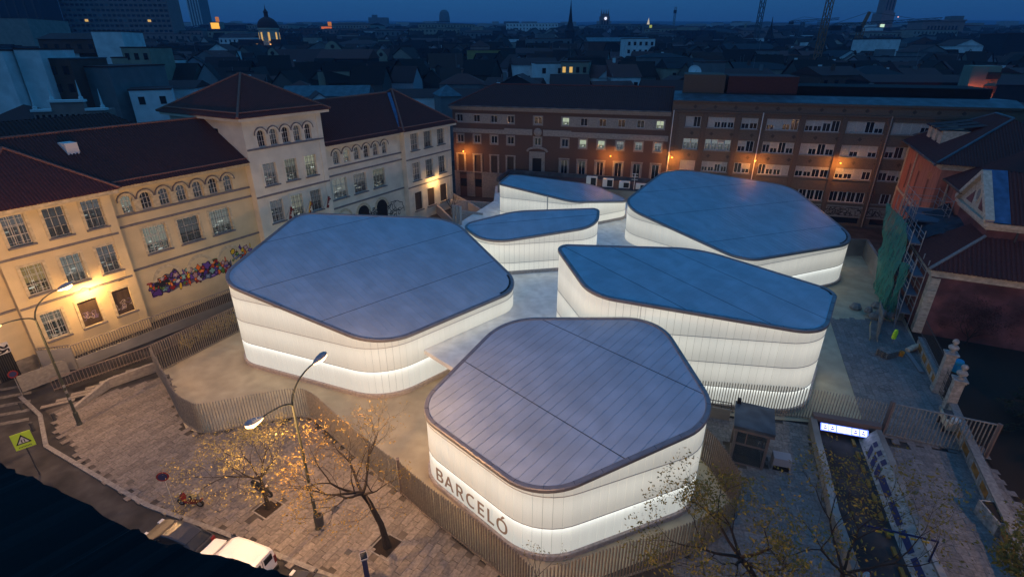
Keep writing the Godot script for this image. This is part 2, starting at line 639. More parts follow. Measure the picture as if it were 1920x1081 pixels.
	M.lamp_face = glow(Color(1.0, 0.78, 0.5), 9.0)
	M.warm_pane = glow(Color(1.0, 0.80, 0.45), 0.7)
	M.pale_pane = glow(Color(0.85, 0.95, 0.70), 0.55)

# ---------------------------------------------------------------- ground and square

func sheet(p: Array, y: float) -> Sh:   # a flat sheet from [x, z] pairs, clockwise from above or not
	var f := PackedVector2Array()
	for e in p:
		f.append(Vector2(e[0], e[1]))
	var idx := Geometry2D.triangulate_polygon(f)
	var s := Sh.new()
	for i in range(0, idx.size(), 3):
		var a := f[idx[i]]
		var b := f[idx[i + 1]]
		var d := f[idx[i + 2]]
		var A := Vector3(a.x, y, a.y)
		var B := Vector3(b.x, y, b.y)
		var D := Vector3(d.x, y, d.y)
		if (B - A).cross(D - A).y < 0:
			s.tri(A, D, B)
		else:
			s.tri(A, B, D)
	return s

func slab_field(parent: Node, called: String, area: Array, origin: Vector2, along: Vector2, l: float, w: float, y: float, prefix: String, holes: Array, parts: int, near: Vector2) -> void:
	var poly := PackedVector2Array()
	for e in area:
		poly.append(Vector2(e[0], e[1]))
	var grown: PackedVector2Array = Geometry2D.offset_polygon(poly, 0.22)[0]
	var across := Vector2(-along.y, along.x)
	var lo := Vector2(1e9, 1e9)
	var hi := -lo
	for p in poly:
		var q := Vector2((p - origin).dot(along), (p - origin).dot(across))
		lo = lo.min(q); hi = hi.max(q)
	var spots := []
	for j in range(int(floor(lo.y / w)), int(ceil(hi.y / w))):
		var off := 0.5 * l * posmod(j, 2) + 0.13 * l * posmod(j, 3)
		for i in range(int(floor(lo.x / l)) - 1, int(ceil(hi.x / l))):
			var q := Vector2(i * l + off + l / 2.0, j * w + w / 2.0)
			var p := origin + along * q.x + across * q.y
			if not Geometry2D.is_point_in_polygon(p, grown):
				continue
			var skip := false
			for h in holes:
				if absf(p.x - h[0]) < h[2] and absf(p.y - h[1]) < h[2]:
					skip = true
			if not skip:
				spots.append(p)
	spots.sort_custom(func(a, b): return a.distance_to(near) < b.distance_to(near))
	var shapes := []
	for k in 5:
		var s := Sh.new()
		var b := 0.012
		var L := l / 2.0 - 0.008
		var W := w / 2.0 - 0.008
		s.box(Vector3(-L, -0.03, -W), Vector3(L, 0.026, W), Transform3D.IDENTITY, false)
		s.quad(Vector3(-L + b, 0.03, W - b), Vector3(L - b, 0.03, W - b), Vector3(L - b, 0.03, -W + b), Vector3(-L + b, 0.03, -W + b))
		shapes.append(s.mesh())
	var turn := facing(Vector3(along.x, 0, along.y))
	var rest := []
	var tints := []
	for i in spots.size():
		var x := Transform3D(Basis.from_euler(Vector3(rnd(-0.006, 0.006), turn + rnd(-0.006, 0.006), rnd(-0.006, 0.006))), Vector3(spots[i].x, y + rnd(-0.004, 0.004), spots[i].y))
		if i < parts:
			var o := MeshInstance3D.new()
			o.name = numbered("paving_slab", parent)
			o.mesh = shapes[0]
			o.material_override = M["%s%d" % [prefix, rng.randi() % 5]]
			o.transform = x
			parent.add_child(o, true)
		else:
			rest.append(x)
			var g := rnd(0.18, 0.26)
			tints.append(Color(g, g * 0.88, g * 0.76) if prefix == "slab" else Color(g * 1.02, g * 0.97, g * 0.92))
	if rest.size():
		scatter(called, shapes[1], M.tinted, rest, tints, parent)

const DECK := [Vector2(-7.3, -37.5), Vector2(-4.55, -34.75), Vector2(-1.0, -31.5), Vector2(6, -34.2), Vector2(9, -38), Vector2(22, -45), Vector2(27, -55), Vector2(26, -70), Vector2(24.0, -95), Vector2(-3, -95), Vector2(-3.0, -84.5), Vector2(-8.2, -71.0), Vector2(-9.5, -60.0), Vector2(-7.0, -50.0)]

func build_ground() -> void:
	# the land: one sheet to the horizon that climbs slowly beyond the square
	var s := Sh.new()
	var zs := [60.0, -30.0, -105.0, -130.0, -200.0, -300.0, -450.0, -650.0, -900.0, -1300.0, -2000.0, -3200.0]
	var hs := [-0.06, -0.06, -0.06, -0.06, 2.0, 6.0, 13.0, 23.0, 40.0, 64.0, 100.0, 160.0]
	for i in zs.size() - 1:
		for j in 24:
			var x0: float = -3600.0 + j * 300.0
			var f := func(x: float, k: int) -> Vector3: return Vector3(x, hs[k] + (0.0 if k < 9 else 6.0 * sin(x * 0.004 + k) + 4.0 * sin(x * 0.011)), zs[k])
			s.quad(f.call(x0, i), f.call(x0 + 300.0, i), f.call(x0 + 300.0, i + 1), f.call(x0, i + 1))
	struct("ground", s, M.asphalt)
	# the square round the pavilions
	struct("square", sheet([[-31.2, -39.5], [-24.6, -31.6], [-23.2, -31.1], [-16.0, -33.2], [-7.1, -25.3], [1.1, -17.9], [13.9, -23.0], [14.0, -33.5], [24, -32.2], [33.2, -28.6], [39.2, -43.6], [46.0, -58.0], [49.5, -68.0], [46.0, -68.2], [30, -92], [-9, -88], [-22, -66], [-27.7, -47.0]], 0.0), M.sand)
	# market deck: the low flat roof that links the pavilions
	var deck := []
	for e in DECK:
		deck.append([e.x, e.y])
	var o := thing("market_deck", "pale flat link roof between the glowing market pavilions", "roof deck")
	var top := sheet(deck, 3.3)
	part("deck_surface", top, M.platform, o)
	s = Sh.new()
	for i in deck.size():
		var a: Array = deck[i]
		var b: Array = deck[(i + 1) % deck.size()]
		s.quad(Vector3(a[0], 2.92, a[1]), Vector3(a[0], 3.3, a[1]), Vector3(b[0], 3.3, b[1]), Vector3(b[0], 2.92, b[1]))
	part("deck_edge", s, M.platform, o)
	part("deck_soffit", sheet(deck, 2.92), M.platform, o)
	# pavement along the street, with its slabs
	var walk := [[-37.0, -33.8], [-30.2, -38.9], [-24.5, -31.4], [-23.2, -30.9], [-16.2, -32.9], [-7.2, -25.2], [1.1, -17.75], [13.2, -22.8], [14.2, -24.5], [14.0, -33.3], [22.6, -31.9], [18.4, -19.4], [14.0, -10.0], [-6.0, -17.9], [-10.4, -19.6], [-22.9, -24.3], [-27.9, -26.8]]
	var pave := struct("pavement", sheet(walk, 0.005), M.joint)
	var left := [[-36.4, -33.6], [-30.4, -38.4], [-24.5, -31.2], [-23.2, -30.6], [-16.2, -32.6], [-7.2, -25.0], [1.1, -17.5], [6.0, -19.4], [6.0, -13.5], [-6.0, -18.2], [-10.4, -19.9], [-22.9, -24.6], [-27.9, -27.1]]
	slab_field(pave, "paving_slabs", left, Vector2(-10, -20), Vector2(0.50, -0.866), 0.92, 0.46, 0.005, "slab", [[-15.15, -24.05, 0.75], [-7.2, -21.3, 0.75]], 300, Vector2(-3.5, -19.5))
	var side := struct("side_pavement", sheet([[14.1, -24.0], [14.0, -33.2], [22.4, -32.0], [21.5, -29.3], [20.4, -26.3], [19.3, -23.2], [18.2, -19.4], [14.5, -17.0], [9.0, -19.8]], 0.011), M.joint)
	slab_field(side, "paving_slabs", [[14.2, -24.0], [14.2, -33.0], [22.2, -31.9], [21.3, -29.3], [20.2, -26.3], [19.1, -23.2], [18.0, -19.4], [14.5, -17.0], [9.0, -19.8]], Vector2(18, -25), Vector2(0.955, 0.296), 0.6, 0.42, 0.011, "grey_slab", [[16.4, -28.8, 1.3]], 200, Vector2(20, -25))
	# kerb and street
	s = Sh.new()
	var kerb := [[-40.5, -35.6], [-36.9, -33.2], [-33.6, -29.7], [-27.9, -26.8], [-22.9, -24.3], [-17.0, -22.2], [-13.3, -20.75], [-9.8, -19.4], [-6.0, -17.9], [0.0, -15.6], [14.0, -10.0]]
	for i in kerb.size() - 1:
		s.bar(Vector3(kerb[i][0], -0.02, kerb[i][1]), Vector3(kerb[i + 1][0], -0.02, kerb[i + 1][1]), 0.28, 0.12)
	struct("kerb", s, M.kerb)
	s = Sh.new()   # zebra bars in front of the school, worn
	for i in 5:
		var a := Vector3(-41.2 + i * 0.9, -0.046, -37.6 + i * 1.15)
		var d := Vector3(-2.9, 0, 1.15)
		var w := Vector3(0.28, 0, 0.36)
		s.quad(a + d, a + d + w, a + w, a)
	struct("crossing_bars", s, M.paint)
	# the flagged yard beside the garden wall
	var yard_area := [[34.1, -49.2], [28.8, -36.0], [26.8, -30.8], [33.1, -28.6], [34.3, -32.4], [35.3, -36.3], [38.6, -43.6], [40.6, -48.6]]
	var yard := struct("yard", sheet(yard_area, 0.012), M.joint)
	slab_field(yard, "paving_slabs", yard_area, Vector2(30, -36), Vector2(0.37, -0.93), 0.72, 0.5, 0.012, "grey_slab", [], 300, Vector2(30, -32))
	var yard2 := struct("lower_yard", sheet([[26.0, -30.2], [33.0, -28.3], [31.0, -22.0], [28.2, -14.0], [20.6, -14.0], [22.6, -20.7]], 0.012), M.joint)
	slab_field(yard2, "paving_slabs", [[26.4, -29.9], [32.8, -28.0], [30.8, -22.0], [28.0, -14.0], [21.0, -14.0], [23.0, -20.7]], Vector2(27, -25), Vector2(0.955, 0.296), 0.62, 0.5, 0.012, "grey_slab", [], 250, Vector2(26, -23))

func build_pavilions() -> void:
	var warm := Color(1.0, 0.985, 0.87)
	var d45 := Vector2(0.7071, -0.7071)
	var f := pavilion("front glowing white pavilion with big brown lettering low on its wall", [[-6.25, -27.19, 2.6], [-0.60, -36.35, 3.8], [10.90, -34.55, 3.4], [12.12, -24.33, 3.2], [1.34, -19.89, 3.6]], [6.35, 0.105, -0.124], [3.5, -28.3], [2.30, 4.6, 6.75], 0.0, d45, [19.94, 26.9], warm, 0.82, [0, 0])
	pavilion("large glowing pavilion beside the school with a pentagon blue roof", [[-25.17, -40.85, 3.0], [-22.96, -54.95, 2.4], [-6.83, -58.36, 4.0], [1.05, -45.78, 3.4], [-10.15, -34.74, 4.4]], [8.258, -0.137, -0.146], [-14.8, -50.7], [2.45, 4.6, 6.75], 0.0, Vector2(0.6947, 0.7193), [-51.0, -43.9, -37.2], warm, 0.84, [34, 9])
	pavilion("long glowing pavilion in the middle right with its pipe on the wall", [[3.84, -44.19, 1.2], [17.56, -46.39, 6.8], [27.5, -40.26, 1.2], [22.73, -33.24, 3.6], [5.95, -35.86, 2.8]], [8.977, -0.102, -0.097], [17.4, -45.7], [1.95, 4.1, 6.25], 0.0, Vector2(0.73, -0.683), [33.4, 37.2, 41.8], warm, 0.84, [22, 9], [[9.75, -35.33, 3.0]])
	pavilion("biggest rear right glowing pavilion with a wide dark blue roof", [[13.79, -65.12, 4.8], [24.27, -81.69, 6.8], [41.51, -77.32, 3.4], [41.53, -59.15, 5.6], [24.82, -52.08, 3.0]], [7.438, -0.078, -0.131], [30.5, -70.1], [2.45, 4.6, 6.75], 0.0, Vector2(0.375, 0.927), [-58.3, -51.3, -43.6], warm, 0.76, [33, 9])
	pavilion("small leaf-shaped glowing pavilion behind the school-side pavilion", [[-5.9, -58.0, 1.2], [0.41, -60.63, 6.8], [10.22, -59.91, 0.8], [9.45, -55.52, 3.4], [-2.71, -53.19, 4.2]], [9.258, 0.068, -0.161], [3.1, -64.0], [2.45, 4.6, 6.75], 3.3, Vector2(0.05, 1.0), [-57.7], warm, 0.9, [0, 0])
	pavilion("rearmost glowing pavilion in front of the brick block", [[-1.91, -73.73, 1.0], [-0.25, -81.56, 2.6], [12.92, -82.92, 3.0], [17.51, -75.1, 2.0], [8.34, -69.57, 2.6]], [7.227, -0.152, 0.011], [7.7, -82.1], [2.45, 4.6, 6.75], 3.3, Vector2(0.375, 0.927), [], warm, 0.84, [0, 0], [[4.9, -70.9, 3.3]])
	# BARCELÓ, letter by letter on the front pavilion
	var a := Vector2(1.34, -19.89)
	var b := Vector2(-6.25, -27.19)
	var d := (a - b).normalized()
	var nn := Vector2(-d.y, d.x)
	var turn := facing(Vector3(d.x, 0, d.y))
	var x := 1.80
	var film := glow(Color(0.62, 0.50, 0.40), 0.42, Color(0.35, 0.27, 0.22))
	film.roughness = 0.8
	for ch in ["B", "A", "R", "C", "E", "L", "Ó"]:
		var t := TextMesh.new()
		var font := SystemFont.new()
		font.font_names = PackedStringArray(["Droid Sans"])
		var fv := FontVariation.new()
		fv.base_font = font
		fv.variation_embolden = 0.35
		t.font = fv
		t.font_size = 96
		t.pixel_size = 0.0143
		t.depth = 0.02
		t.text = ch
		t.horizontal_alignment = HORIZONTAL_ALIGNMENT_LEFT
		t.vertical_alignment = VERTICAL_ALIGNMENT_BOTTOM
		var w := t.get_aabb()
		var o := part("letter", t, film, f)
		var p := b + d * (x + 0.0) + nn * 0.02
		o.position = Vector3(p.x, 0.60 - 0.29, p.y)
		o.rotation.y = turn
		x += {"B": 0.93, "A": 1.03, "R": 0.96, "C": 1.0, "E": 0.84, "L": 0.80, "Ó": 1.2}[ch]

# ---------------------------------------------------------------- walls with openings, windows, tiled roofs

func wall_holes(s: Sh, x0: float, x1: float, y0: float, y1: float, z: float, holes: Array, depth := 0.28) -> void:
	var xs := [x0, x1]
	var ys := [y0, y1]
	for h in holes:
		for e in [h[0], h[1]]:
			if e > x0 and e < x1 and not xs.has(e):
				xs.append(e)
		for e in [h[2], h[3]]:
			if e > y0 and e < y1 and not ys.has(e):
				ys.append(e)
	xs.sort(); ys.sort()
	for j in ys.size() - 1:

		for i in xs.size() - 1:
			var cx: float = (xs[i] + xs[i + 1]) / 2.0
			var cy: float = (ys[j] + ys[j + 1]) / 2.0
			var open := false
			for h in holes:
				if cx > h[0] and cx < h[1] and cy > h[2] and cy < h[3]:
					open = true
			if not open:
				s.quad(Vector3(xs[i], ys[j], z), Vector3(xs[i + 1], ys[j], z), Vector3(xs[i + 1], ys[j + 1], z), Vector3(xs[i], ys[j + 1], z))
	for h in holes:
		var a := Vector3(h[0], h[2], z)
		var b := Vector3(h[1], h[2], z)
		var c := Vector3(h[1], h[3], z)
		var d := Vector3(h[0], h[3], z)
		var k := Vector3(0, 0, -depth)
		s.quad(a, a + k, b + k, b)
		s.quad(b, b + k, c + k, c)
		s.quad(c, c + k, d + k, d)
		s.quad(d, d + k, a + k, a)

func window_unit(parent: Node, x0: float, x1: float, y0: float, y1: float, z: float, frame: Material, pane: Material, cols: int, rows: int, grille: Material = null, sill: Material = null, label := "") -> MeshInstance3D:
	var s := Sh.new()
	var f := 0.07
	s.box(Vector3(x0, y0, z), Vector3(x0 + f, y1, z + 0.06))
	s.box(Vector3(x1 - f, y0, z), Vector3(x1, y1, z + 0.06))
	s.box(Vector3(x0 + f, y0, z), Vector3(x1 - f, y0 + f, z + 0.06))
	s.box(Vector3(x0 + f, y1 - f, z), Vector3(x1 - f, y1, z + 0.06))
	for i in range(1, cols):
		var x := lerpf(x0, x1, float(i) / cols)
		s.box(Vector3(x - 0.025, y0 + f, z + 0.004), Vector3(x + 0.025, y1 - f, z + 0.05))
	for j in range(1, rows):
		var y := lerpf(y0, y1, float(j) / rows)
		s.box(Vector3(x0 + f, y - 0.022, z + 0.006), Vector3(x1 - f, y + 0.022, z + 0.047))
	var o := part("window", s, frame, parent)
	if label != "":
		o.set_meta("label", label)
	s = Sh.new()
	s.quad(Vector3(x0 + 0.02, y0 + 0.02, z + 0.02), Vector3(x1 - 0.02, y0 + 0.02, z + 0.02), Vector3(x1 - 0.02, y1 - 0.02, z + 0.02), Vector3(x0 + 0.02, y1 - 0.02, z + 0.02), Vector2(0, 1), Vector2(1, 0))
	part("pane", s, pane, o)
	if grille:
		s = Sh.new()
		var n := int((x1 - x0) / 0.28)
		for i in range(1, n):
			var x := lerpf(x0, x1, float(i) / n)
			s.box(Vector3(x - 0.012, y0, z + 0.16), Vector3(x + 0.012, y1, z + 0.185), Transform3D.IDENTITY, false)
		for e in [0.12, 0.36, 0.64, 0.88]:
			var y := lerpf(y0, y1, e)
			s.box(Vector3(x0, y - 0.014, z + 0.187), Vector3(x1, y + 0.014, z + 0.205))
		part("grille", s, grille, o)
	if sill:
		s = Sh.new()
		s.box(Vector3(x0 - 0.2, y0 - 0.16, z + 0.05), Vector3(x1 + 0.2, y0 - 0.004, z + 0.46))
		part("sill", s, sill, o)
	return o

func tile_slope(s: Sh, p: PackedVector3Array, gap := 0.27) -> void:   # a tiled plane: a bed and half-round rows that run up the slope; p counter-clockwise from outside, convex
	var nn := (p[1] - p[0]).cross(p[2] - p[0]).normalized()
	var up := (Vector3.UP - nn * nn.y).normalized()
	var side := up.cross(nn).normalized()
	s.poly(p)
	var lo := 1e9
	var hi := -1e9
	for e in p:
		lo = minf(lo, e.dot(side)); hi = maxf(hi, e.dot(side))
	var x := lo + gap * 0.5
	var base := p[0] - side * p[0].dot(side) - up * p[0].dot(up)
	while x < hi:
		var t0 := 1e9
		var t1 := -1e9
		for i in p.size():
			var a := p[i]
			var b := p[(i + 1) % p.size()]
			var da := a.dot(side) - x
			var db := b.dot(side) - x
			if da * db <= 0.0 and absf(da - db) > 1e-6:
				var q := a.lerp(b, da / (da - db))
				t0 = minf(t0, q.dot(up)); t1 = maxf(t1, q.dot(up))
		if t1 - t0 > 0.15:
			var a := base + side * x + up * (t0 - 0.04)
			var b := base + side * x + up * t1
			var w := side * gap * 0.34
			var w2 := side * gap * 0.18
			var h := nn * gap * 0.30
			s.quad(a - w, a - w2 + h, b - w2 + h, b - w)
			s.quad(a - w2 + h, a + w2 + h, b + w2 + h, b - w2 + h)
			s.quad(a + w2 + h, a + w, b + w, b + w2 + h)
			s.quad(a - w, a + w, a + w2 + h, a - w2 + h)
		x += gap

func up_face(p: Array) -> PackedVector3Array:   # a convex roof face with its normal upwards
	var f := PackedVector3Array(p)
	if (f[1] - f[0]).cross(f[2] - f[0]).y < 0:
		f.reverse()
	return f

func ridge_line(s: Sh, a: Vector3, b: Vector3, r := 0.14) -> void:
	s.tube(PackedVector3Array([a, b]), PackedFloat32Array([r, r]), 6)

func scrawl(seed: int, w: int, h: int, strokes: int, colors: Array, thick := 1) -> ImageTexture:   # sprayed tags: wandering strokes on nothing
	var r := RandomNumberGenerator.new()
	r.seed = seed
	var im := Image.create_empty(w, h, false, Image.FORMAT_RGBA8)
	for k in strokes:
		var p := Vector2(r.randf_range(0.1, 0.9) * w, r.randf_range(0.25, 0.75) * h)
		var d := Vector2.from_angle(r.randf_range(0, TAU))
		var c: Color = colors[r.randi() % colors.size()]
		for i in 60:
			d = d.rotated(r.randf_range(-0.7, 0.7))
			p += d * 1.4
			p = p.clamp(Vector2(2, h * 0.12), Vector2(w - 3, h * 0.88))
			im.fill_rect(Rect2i(int(p.x), int(p.y), thick, thick), c)
	return ImageTexture.create_from_image(im)

func mural_texture() -> ImageTexture:   # a painted crowd of loose blots in loud colours, nothing to recognize
	var r := RandomNumberGenerator.new()
	r.seed = 5
	var im := Image.create_empty(640, 150, false, Image.FORMAT_RGBA8)
	var cols := [Color(0.30, 0.18, 0.48), Color(0.36, 0.24, 0.55), Color(0.85, 0.42, 0.10), Color(0.75, 0.30, 0.10), Color(0.55, 0.08, 0.10), Color(0.30, 0.45, 0.15), Color(0.80, 0.66, 0.12), Color(0.35, 0.42, 0.55), Color(0.10, 0.09, 0.12), Color(0.62, 0.50, 0.50), Color(0.45, 0.62, 0.60), Color(0.72, 0.68, 0.68)]
	for x in range(10, 486):   # a continuous ragged ground of purple and grey
		var hi := int(62.0 + 16.0 * sin(x * 0.031) + 9.0 * sin(x * 0.11) - 14.0 * sin(x * 0.0125))
		for y in range(hi, 138 + int(5.0 * sin(x * 0.07))):
			im.set_pixel(x, y, Color(0.05, 0.04, 0.06) if y < hi + 3 else (Color(0.33, 0.21, 0.48) if sin(x * 0.021 + 1.0) > -0.1 else Color(0.36, 0.34, 0.40)))
	for k in 150:
		var cx := r.randf_range(12, 470) if k < 118 else r.randf_range(500, 628)
		var cy := r.randf_range(52, 134) if k < 118 else r.randf_range(25, 95)
		if k < 118:
			cy = maxf(cy, 62.0 - 40.0 * sin(cx * 0.019) * sin(cx * 0.019))
		var rx := r.randf_range(5, 19) if k > 24 else r.randf_range(16, 34)
		var ry := r.randf_range(5, 19) if k > 24 else r.randf_range(12, 26)
		var c: Color = cols[r.randi() % cols.size()] if k > 24 else cols[[0, 1, 5, 8, 2, 4][r.randi() % 6]]
		var wob := r.randf_range(0, TAU)
		var lobes := r.randi_range(2, 5)
		for y in range(maxi(0, int(cy - ry * 1.4)), mini(150, int(cy + ry * 1.4))):
			for x in range(maxi(0, int(cx - rx * 1.4)), mini(640, int(cx + rx * 1.4))):
				var q := Vector2((x - cx) / rx, (y - cy) / ry)
				var d := q.length() * (1.0 + 0.22 * sin(q.angle() * lobes + wob))
				if d < 0.82:
					im.set_pixel(x, y, c if d > 0.35 or k % 3 else c.lightened(0.3))
				elif d < 1.0:
					im.set_pixel(x, y, Color(0.05, 0.04, 0.06))
	return ImageTexture.create_from_image(im)

func decal_mat(t: Texture2D) -> StandardMaterial3D:
	var m := StandardMaterial3D.new()
	m.albedo_texture = t
	m.roughness = 0.9
	m.transparency = BaseMaterial3D.TRANSPARENCY_ALPHA_SCISSOR
	m.alpha_scissor_threshold = 0.5
	return m

func room_texture(seed: int, shade: Color, lit: float) -> ImageTexture:   # what shows through a lit classroom window: blind, dim wall, tubes, clutter
	var r := RandomNumberGenerator.new()
	r.seed = seed
	var im := Image.create_empty(64, 64, false, Image.FORMAT_RGB8)
	var split := r.randi_range(18, 52)
	for y in 64:
		for x in 64:
			var v := 0.30 + 0.05 * sin(x * 0.9) + r.randf_range(-0.02, 0.02)
			if y > split:
				v = 0.10 + 0.05 * sin(x * 0.37 + seed) + 0.03 * sin(y * 0.6)
			im.set_pixel(x, y, Color(shade.r * v, shade.g * v, shade.b * v).linear_to_srgb())
	for k in int(lit):
		var y := r.randi_range(mini(split, 58), 61) if k % 2 else r.randi_range(30, 60)
		var x := r.randi_range(2, 40)
		im.fill_rect(Rect2i(x, y, r.randi_range(8, 20), r.randi_range(1, 3)), Color(0.95, 1.0, 0.95))
	for k in 7:
		im.fill_rect(Rect2i(r.randi_range(0, 56), r.randi_range(maxi(split, 44), 60), r.randi_range(3, 9), r.randi_range(2, 9)), Color(0.06, 0.06, 0.06))
	return ImageTexture.create_from_image(im)

func room_pane(seed: int, shade: Color, energy: float, lit: float) -> StandardMaterial3D:
	var m := StandardMaterial3D.new()
	m.albedo_color = Color(0.10, 0.11, 0.12)
	m.roughness = 0.15
	m.emission_enabled = true
	m.emission_operator = BaseMaterial3D.EMISSION_OP_MULTIPLY
	m.emission = Color.WHITE
	m.emission_texture = room_texture(seed, shade, lit)
	m.emission_energy_multiplier = energy
	return m

# ---------------------------------------------------------------- the school

func arch_row(o: Node, s: Sh, trim: Sh, dark: Sh, centers: Array, r: float, sill_y: float, spring: float, z: float, panes: Array) -> Array:   # arched openings: fills the corners above the arcs, adds mouldings and windows; gives back the holes
	var holes := []
	for i in centers.size():
		var c: float = centers[i]
		holes.append([c - r, c + r, sill_y, spring + r])
		var n := 10
		for k in n:
			var a0 := PI * k / n
			var a1 := PI * (k + 1) / n
			var p0 := Vector3(c + r * cos(a0), spring + r * sin(a0), z)
			var p1 := Vector3(c + r * cos(a1), spring + r * sin(a1), z)
			var corner := Vector3(c + r, spring + r, z) if k < n / 2 else Vector3(c - r, spring + r, z)
			s.tri(p0, corner, p1)
			if k == n / 2 - 1:
				s.tri(p1, corner, Vector3(c, spring + r, z))
			if k == n / 2:
				s.tri(p0, Vector3(c, spring + r, z), corner)
			var d := Vector3(0, 0, -0.28)
			s.quad(p0, p1, p1 + d, p0 + d)
			for ei in 2:
				var e: Array = [[r + 0.05, r + 0.26, 0.10], [r + 0.27, r + 0.35, 0.16]][ei]
				var rim: Sh = trim if ei == 0 else dark
				var q := func(rad: float, an: float, zz: float) -> Vector3: return Vector3(c + rad * cos(an), spring + rad * sin(an), z + zz)
				rim.quad(q.call(e[0], a0, e[2]), q.call(e[1], a0, e[2]), q.call(e[1], a1, e[2]), q.call(e[0], a1, e[2]))
				rim.quad(q.call(e[0], a1, 0.002), q.call(e[0], a0, 0.002), q.call(e[0], a0, e[2]), q.call(e[0], a1, e[2]))
				rim.quad(q.call(e[1], a0, 0.002), q.call(e[1], a1, 0.002), q.call(e[1], a1, e[2]), q.call(e[1], a0, e[2]))
		window_unit(o, c - r, c + r, sill_y, spring + r, z - 0.26, M.sash, panes[i % panes.size()], 3, 3)
		if i + 1 < centers.size():   # the little pier with its impost
			var m: float = (c + centers[i + 1]) / 2.0
			var h: float = (centers[i + 1] - c) / 2.0 - r
			trim.box(Vector3(m - h * 0.8, sill_y + 0.002, z + 0.002), Vector3(m + h * 0.8, spring - 0.14, z + 0.09))
			trim.box(Vector3(m - h - 0.06, spring - 0.14, z + 0.002), Vector3(m + h + 0.06, spring + 0.02, z + 0.17))
	return holes

func build_school() -> void:
	var base := Vector3(-42.70, 0, -38.39)
	var turn := facing(Vector3(0.5093, 0, -0.8606))
	var o := thing("school_building", "long cream school with arcaded top floors, square tower and tiled roofs", "school", base, turn)
	var room := []
	for k in 7:
		room.append(room_pane(100 + k, [Color(0.9, 1.0, 0.92), Color(0.75, 0.8, 0.85), Color(0.95, 1.0, 0.8), Color(0.6, 0.66, 0.7)][k % 4], [0.4, 0.3, 0.5, 0.22, 0.42, 0.3, 0.36][k], [4, 2, 6, 0, 5, 3, 7][k]))
	var warm_room := room_pane(140, Color(1.0, 0.68, 0.25), 0.7, 4)
	var dull := room_pane(150, Color(0.5, 0.55, 0.6), 0.2, 0)
	var bright := room_pane(151, Color(0.95, 1.0, 0.72), 0.8, 4)
	var lamp_rows := [6.72, 11.12]
	# section walls: [x0, x1, z, top, material]
	var sec := [["wall", -16.0, 1.6, -0.6, 14.0, M.cream], ["wall", 1.6, 10.55, 0.0, 13.95, M.cream], ["wall", 10.55, 25.15, -0.8, 14.0, M.cream], ["wall", 25.15, 36.1, 0.05, 18.8, M.pale], ["wall", 36.1, 51.3, -0.8, 14.2, M.pale], ["wall", 51.3, 63.0, 0.0, 14.3, M.pale]]
	var holes := [[], [], [], [], [], []]
	var shut := [[], [], [], [], [], []]
	for y in [[11.1, 13.65], [6.72, 9.3], [2.3, 4.85]]:
		for x in [[2.7, 4.25], [5.5, 7.05], [8.35, 9.87]]:
			holes[1].append([x[0], x[1], y[0], y[1]])
	for x in [[12.9, 15.1], [16.3, 18.55], [19.8, 22.1]]:
		holes[2].append([x[0], x[1], 7.1, 9.75])
	for y in [[11.28, 13.85], [6.74, 9.42]]:
		for x in [[26.75, 28.48], [29.7, 31.42], [32.65, 34.38]]:
			holes[3].append([x[0], x[1], y[0], y[1]])
	for x in [[37.15, 39.7], [41.0, 43.42], [44.82, 47.28]]:
		holes[4].append([x[0], x[1], 7.12, 9.85])
	for y in [[11.47, 14.0], [6.7, 9.54], [1.8, 4.8]]:
		for x in [[52.78, 54.6], [56.0, 57.92], [59.42, 61.32]]:
			holes[5].append([x[0], x[1], y[0], y[1]])
	var n := 0
	for k in sec.size():
		for h in holes[k]:
			var pane: Material = room[n % room.size()]
			var cols := 3
			if k == 1 and h[2] > 10.0:
				pane = dull if n % 2 else room[1]
			if k == 1 and absf(h[0] - 2.7) < 0.1 and absf(h[2] - 6.72) < 0.1:
				pane = warm_room
			if k == 3 and absf(h[0] - 32.65) < 0.1 and h[2] > 10.0:
				pane = bright
			if k == 5:
				pane = dull
			var shutter: bool = h[2] < 3.0 and not (k == 1 and h[0] < 3.0)
			if shutter:
				var s := Sh.new()
				for j in int((h[3] - h[2]) / 0.16):
					s.box(Vector3(h[0], h[2] + j * 0.16, sec[k][3] - 0.2), Vector3(h[1], h[2] + j * 0.16 + 0.15, sec[k][3] - 0.165))
				var sh := part("roller_shutter", s, M.shutter, o)
				if k == 1:
					s = Sh.new()
					s.quad(Vector3(h[0] + 0.1, h[2] + 0.3, sec[k][3] - 0.16), Vector3(h[1] - 0.05, h[2] + 0.3, sec[k][3] - 0.16), Vector3(h[1] - 0.05, h[2] + 1.5, sec[k][3] - 0.16), Vector3(h[0] + 0.1, h[2] + 1.5, sec[k][3] - 0.16), Vector2(0, 1), Vector2(1, 0))
					part("sprayed_tag", s, decal_mat(scrawl(20 + n, 96, 64, 9, [Color(0.75, 0.72, 0.7), Color(0.45, 0.4, 0.6)], 2)), sh)
				s = Sh.new()
				s.box(Vector3(h[0] - 0.2, h[2] - 0.18, sec[k][3] - 0.2), Vector3(h[1] + 0.25, h[2] - 0.004, sec[k][3] + 0.18))
				part("sill", s, M.course, sh)
			else:
				window_unit(o, h[0], h[1], h[2], h[3], sec[k][3] - 0.27, M.sash, pane, 3, 3, M.iron if n % 3 else M.sash, M.course)
			# a raised surround
			var s2 := Sh.new()
			var z: float = sec[k][3]
			s2.box(Vector3(h[0] - 0.24, h[2], z + 0.003), Vector3(h[0], h[3] + 0.2, z + 0.05))
			s2.box(Vector3(h[1], h[2], z + 0.003), Vector3(h[1] + 0.24, h[3] + 0.2, z + 0.05))
			s2.box(Vector3(h[0], h[3], z + 0.003), Vector3(h[1], h[3] + 0.2, z + 0.05))
			part("window_surround", s2, M.trim if k < 3 else M.pale, o)
			n += 1
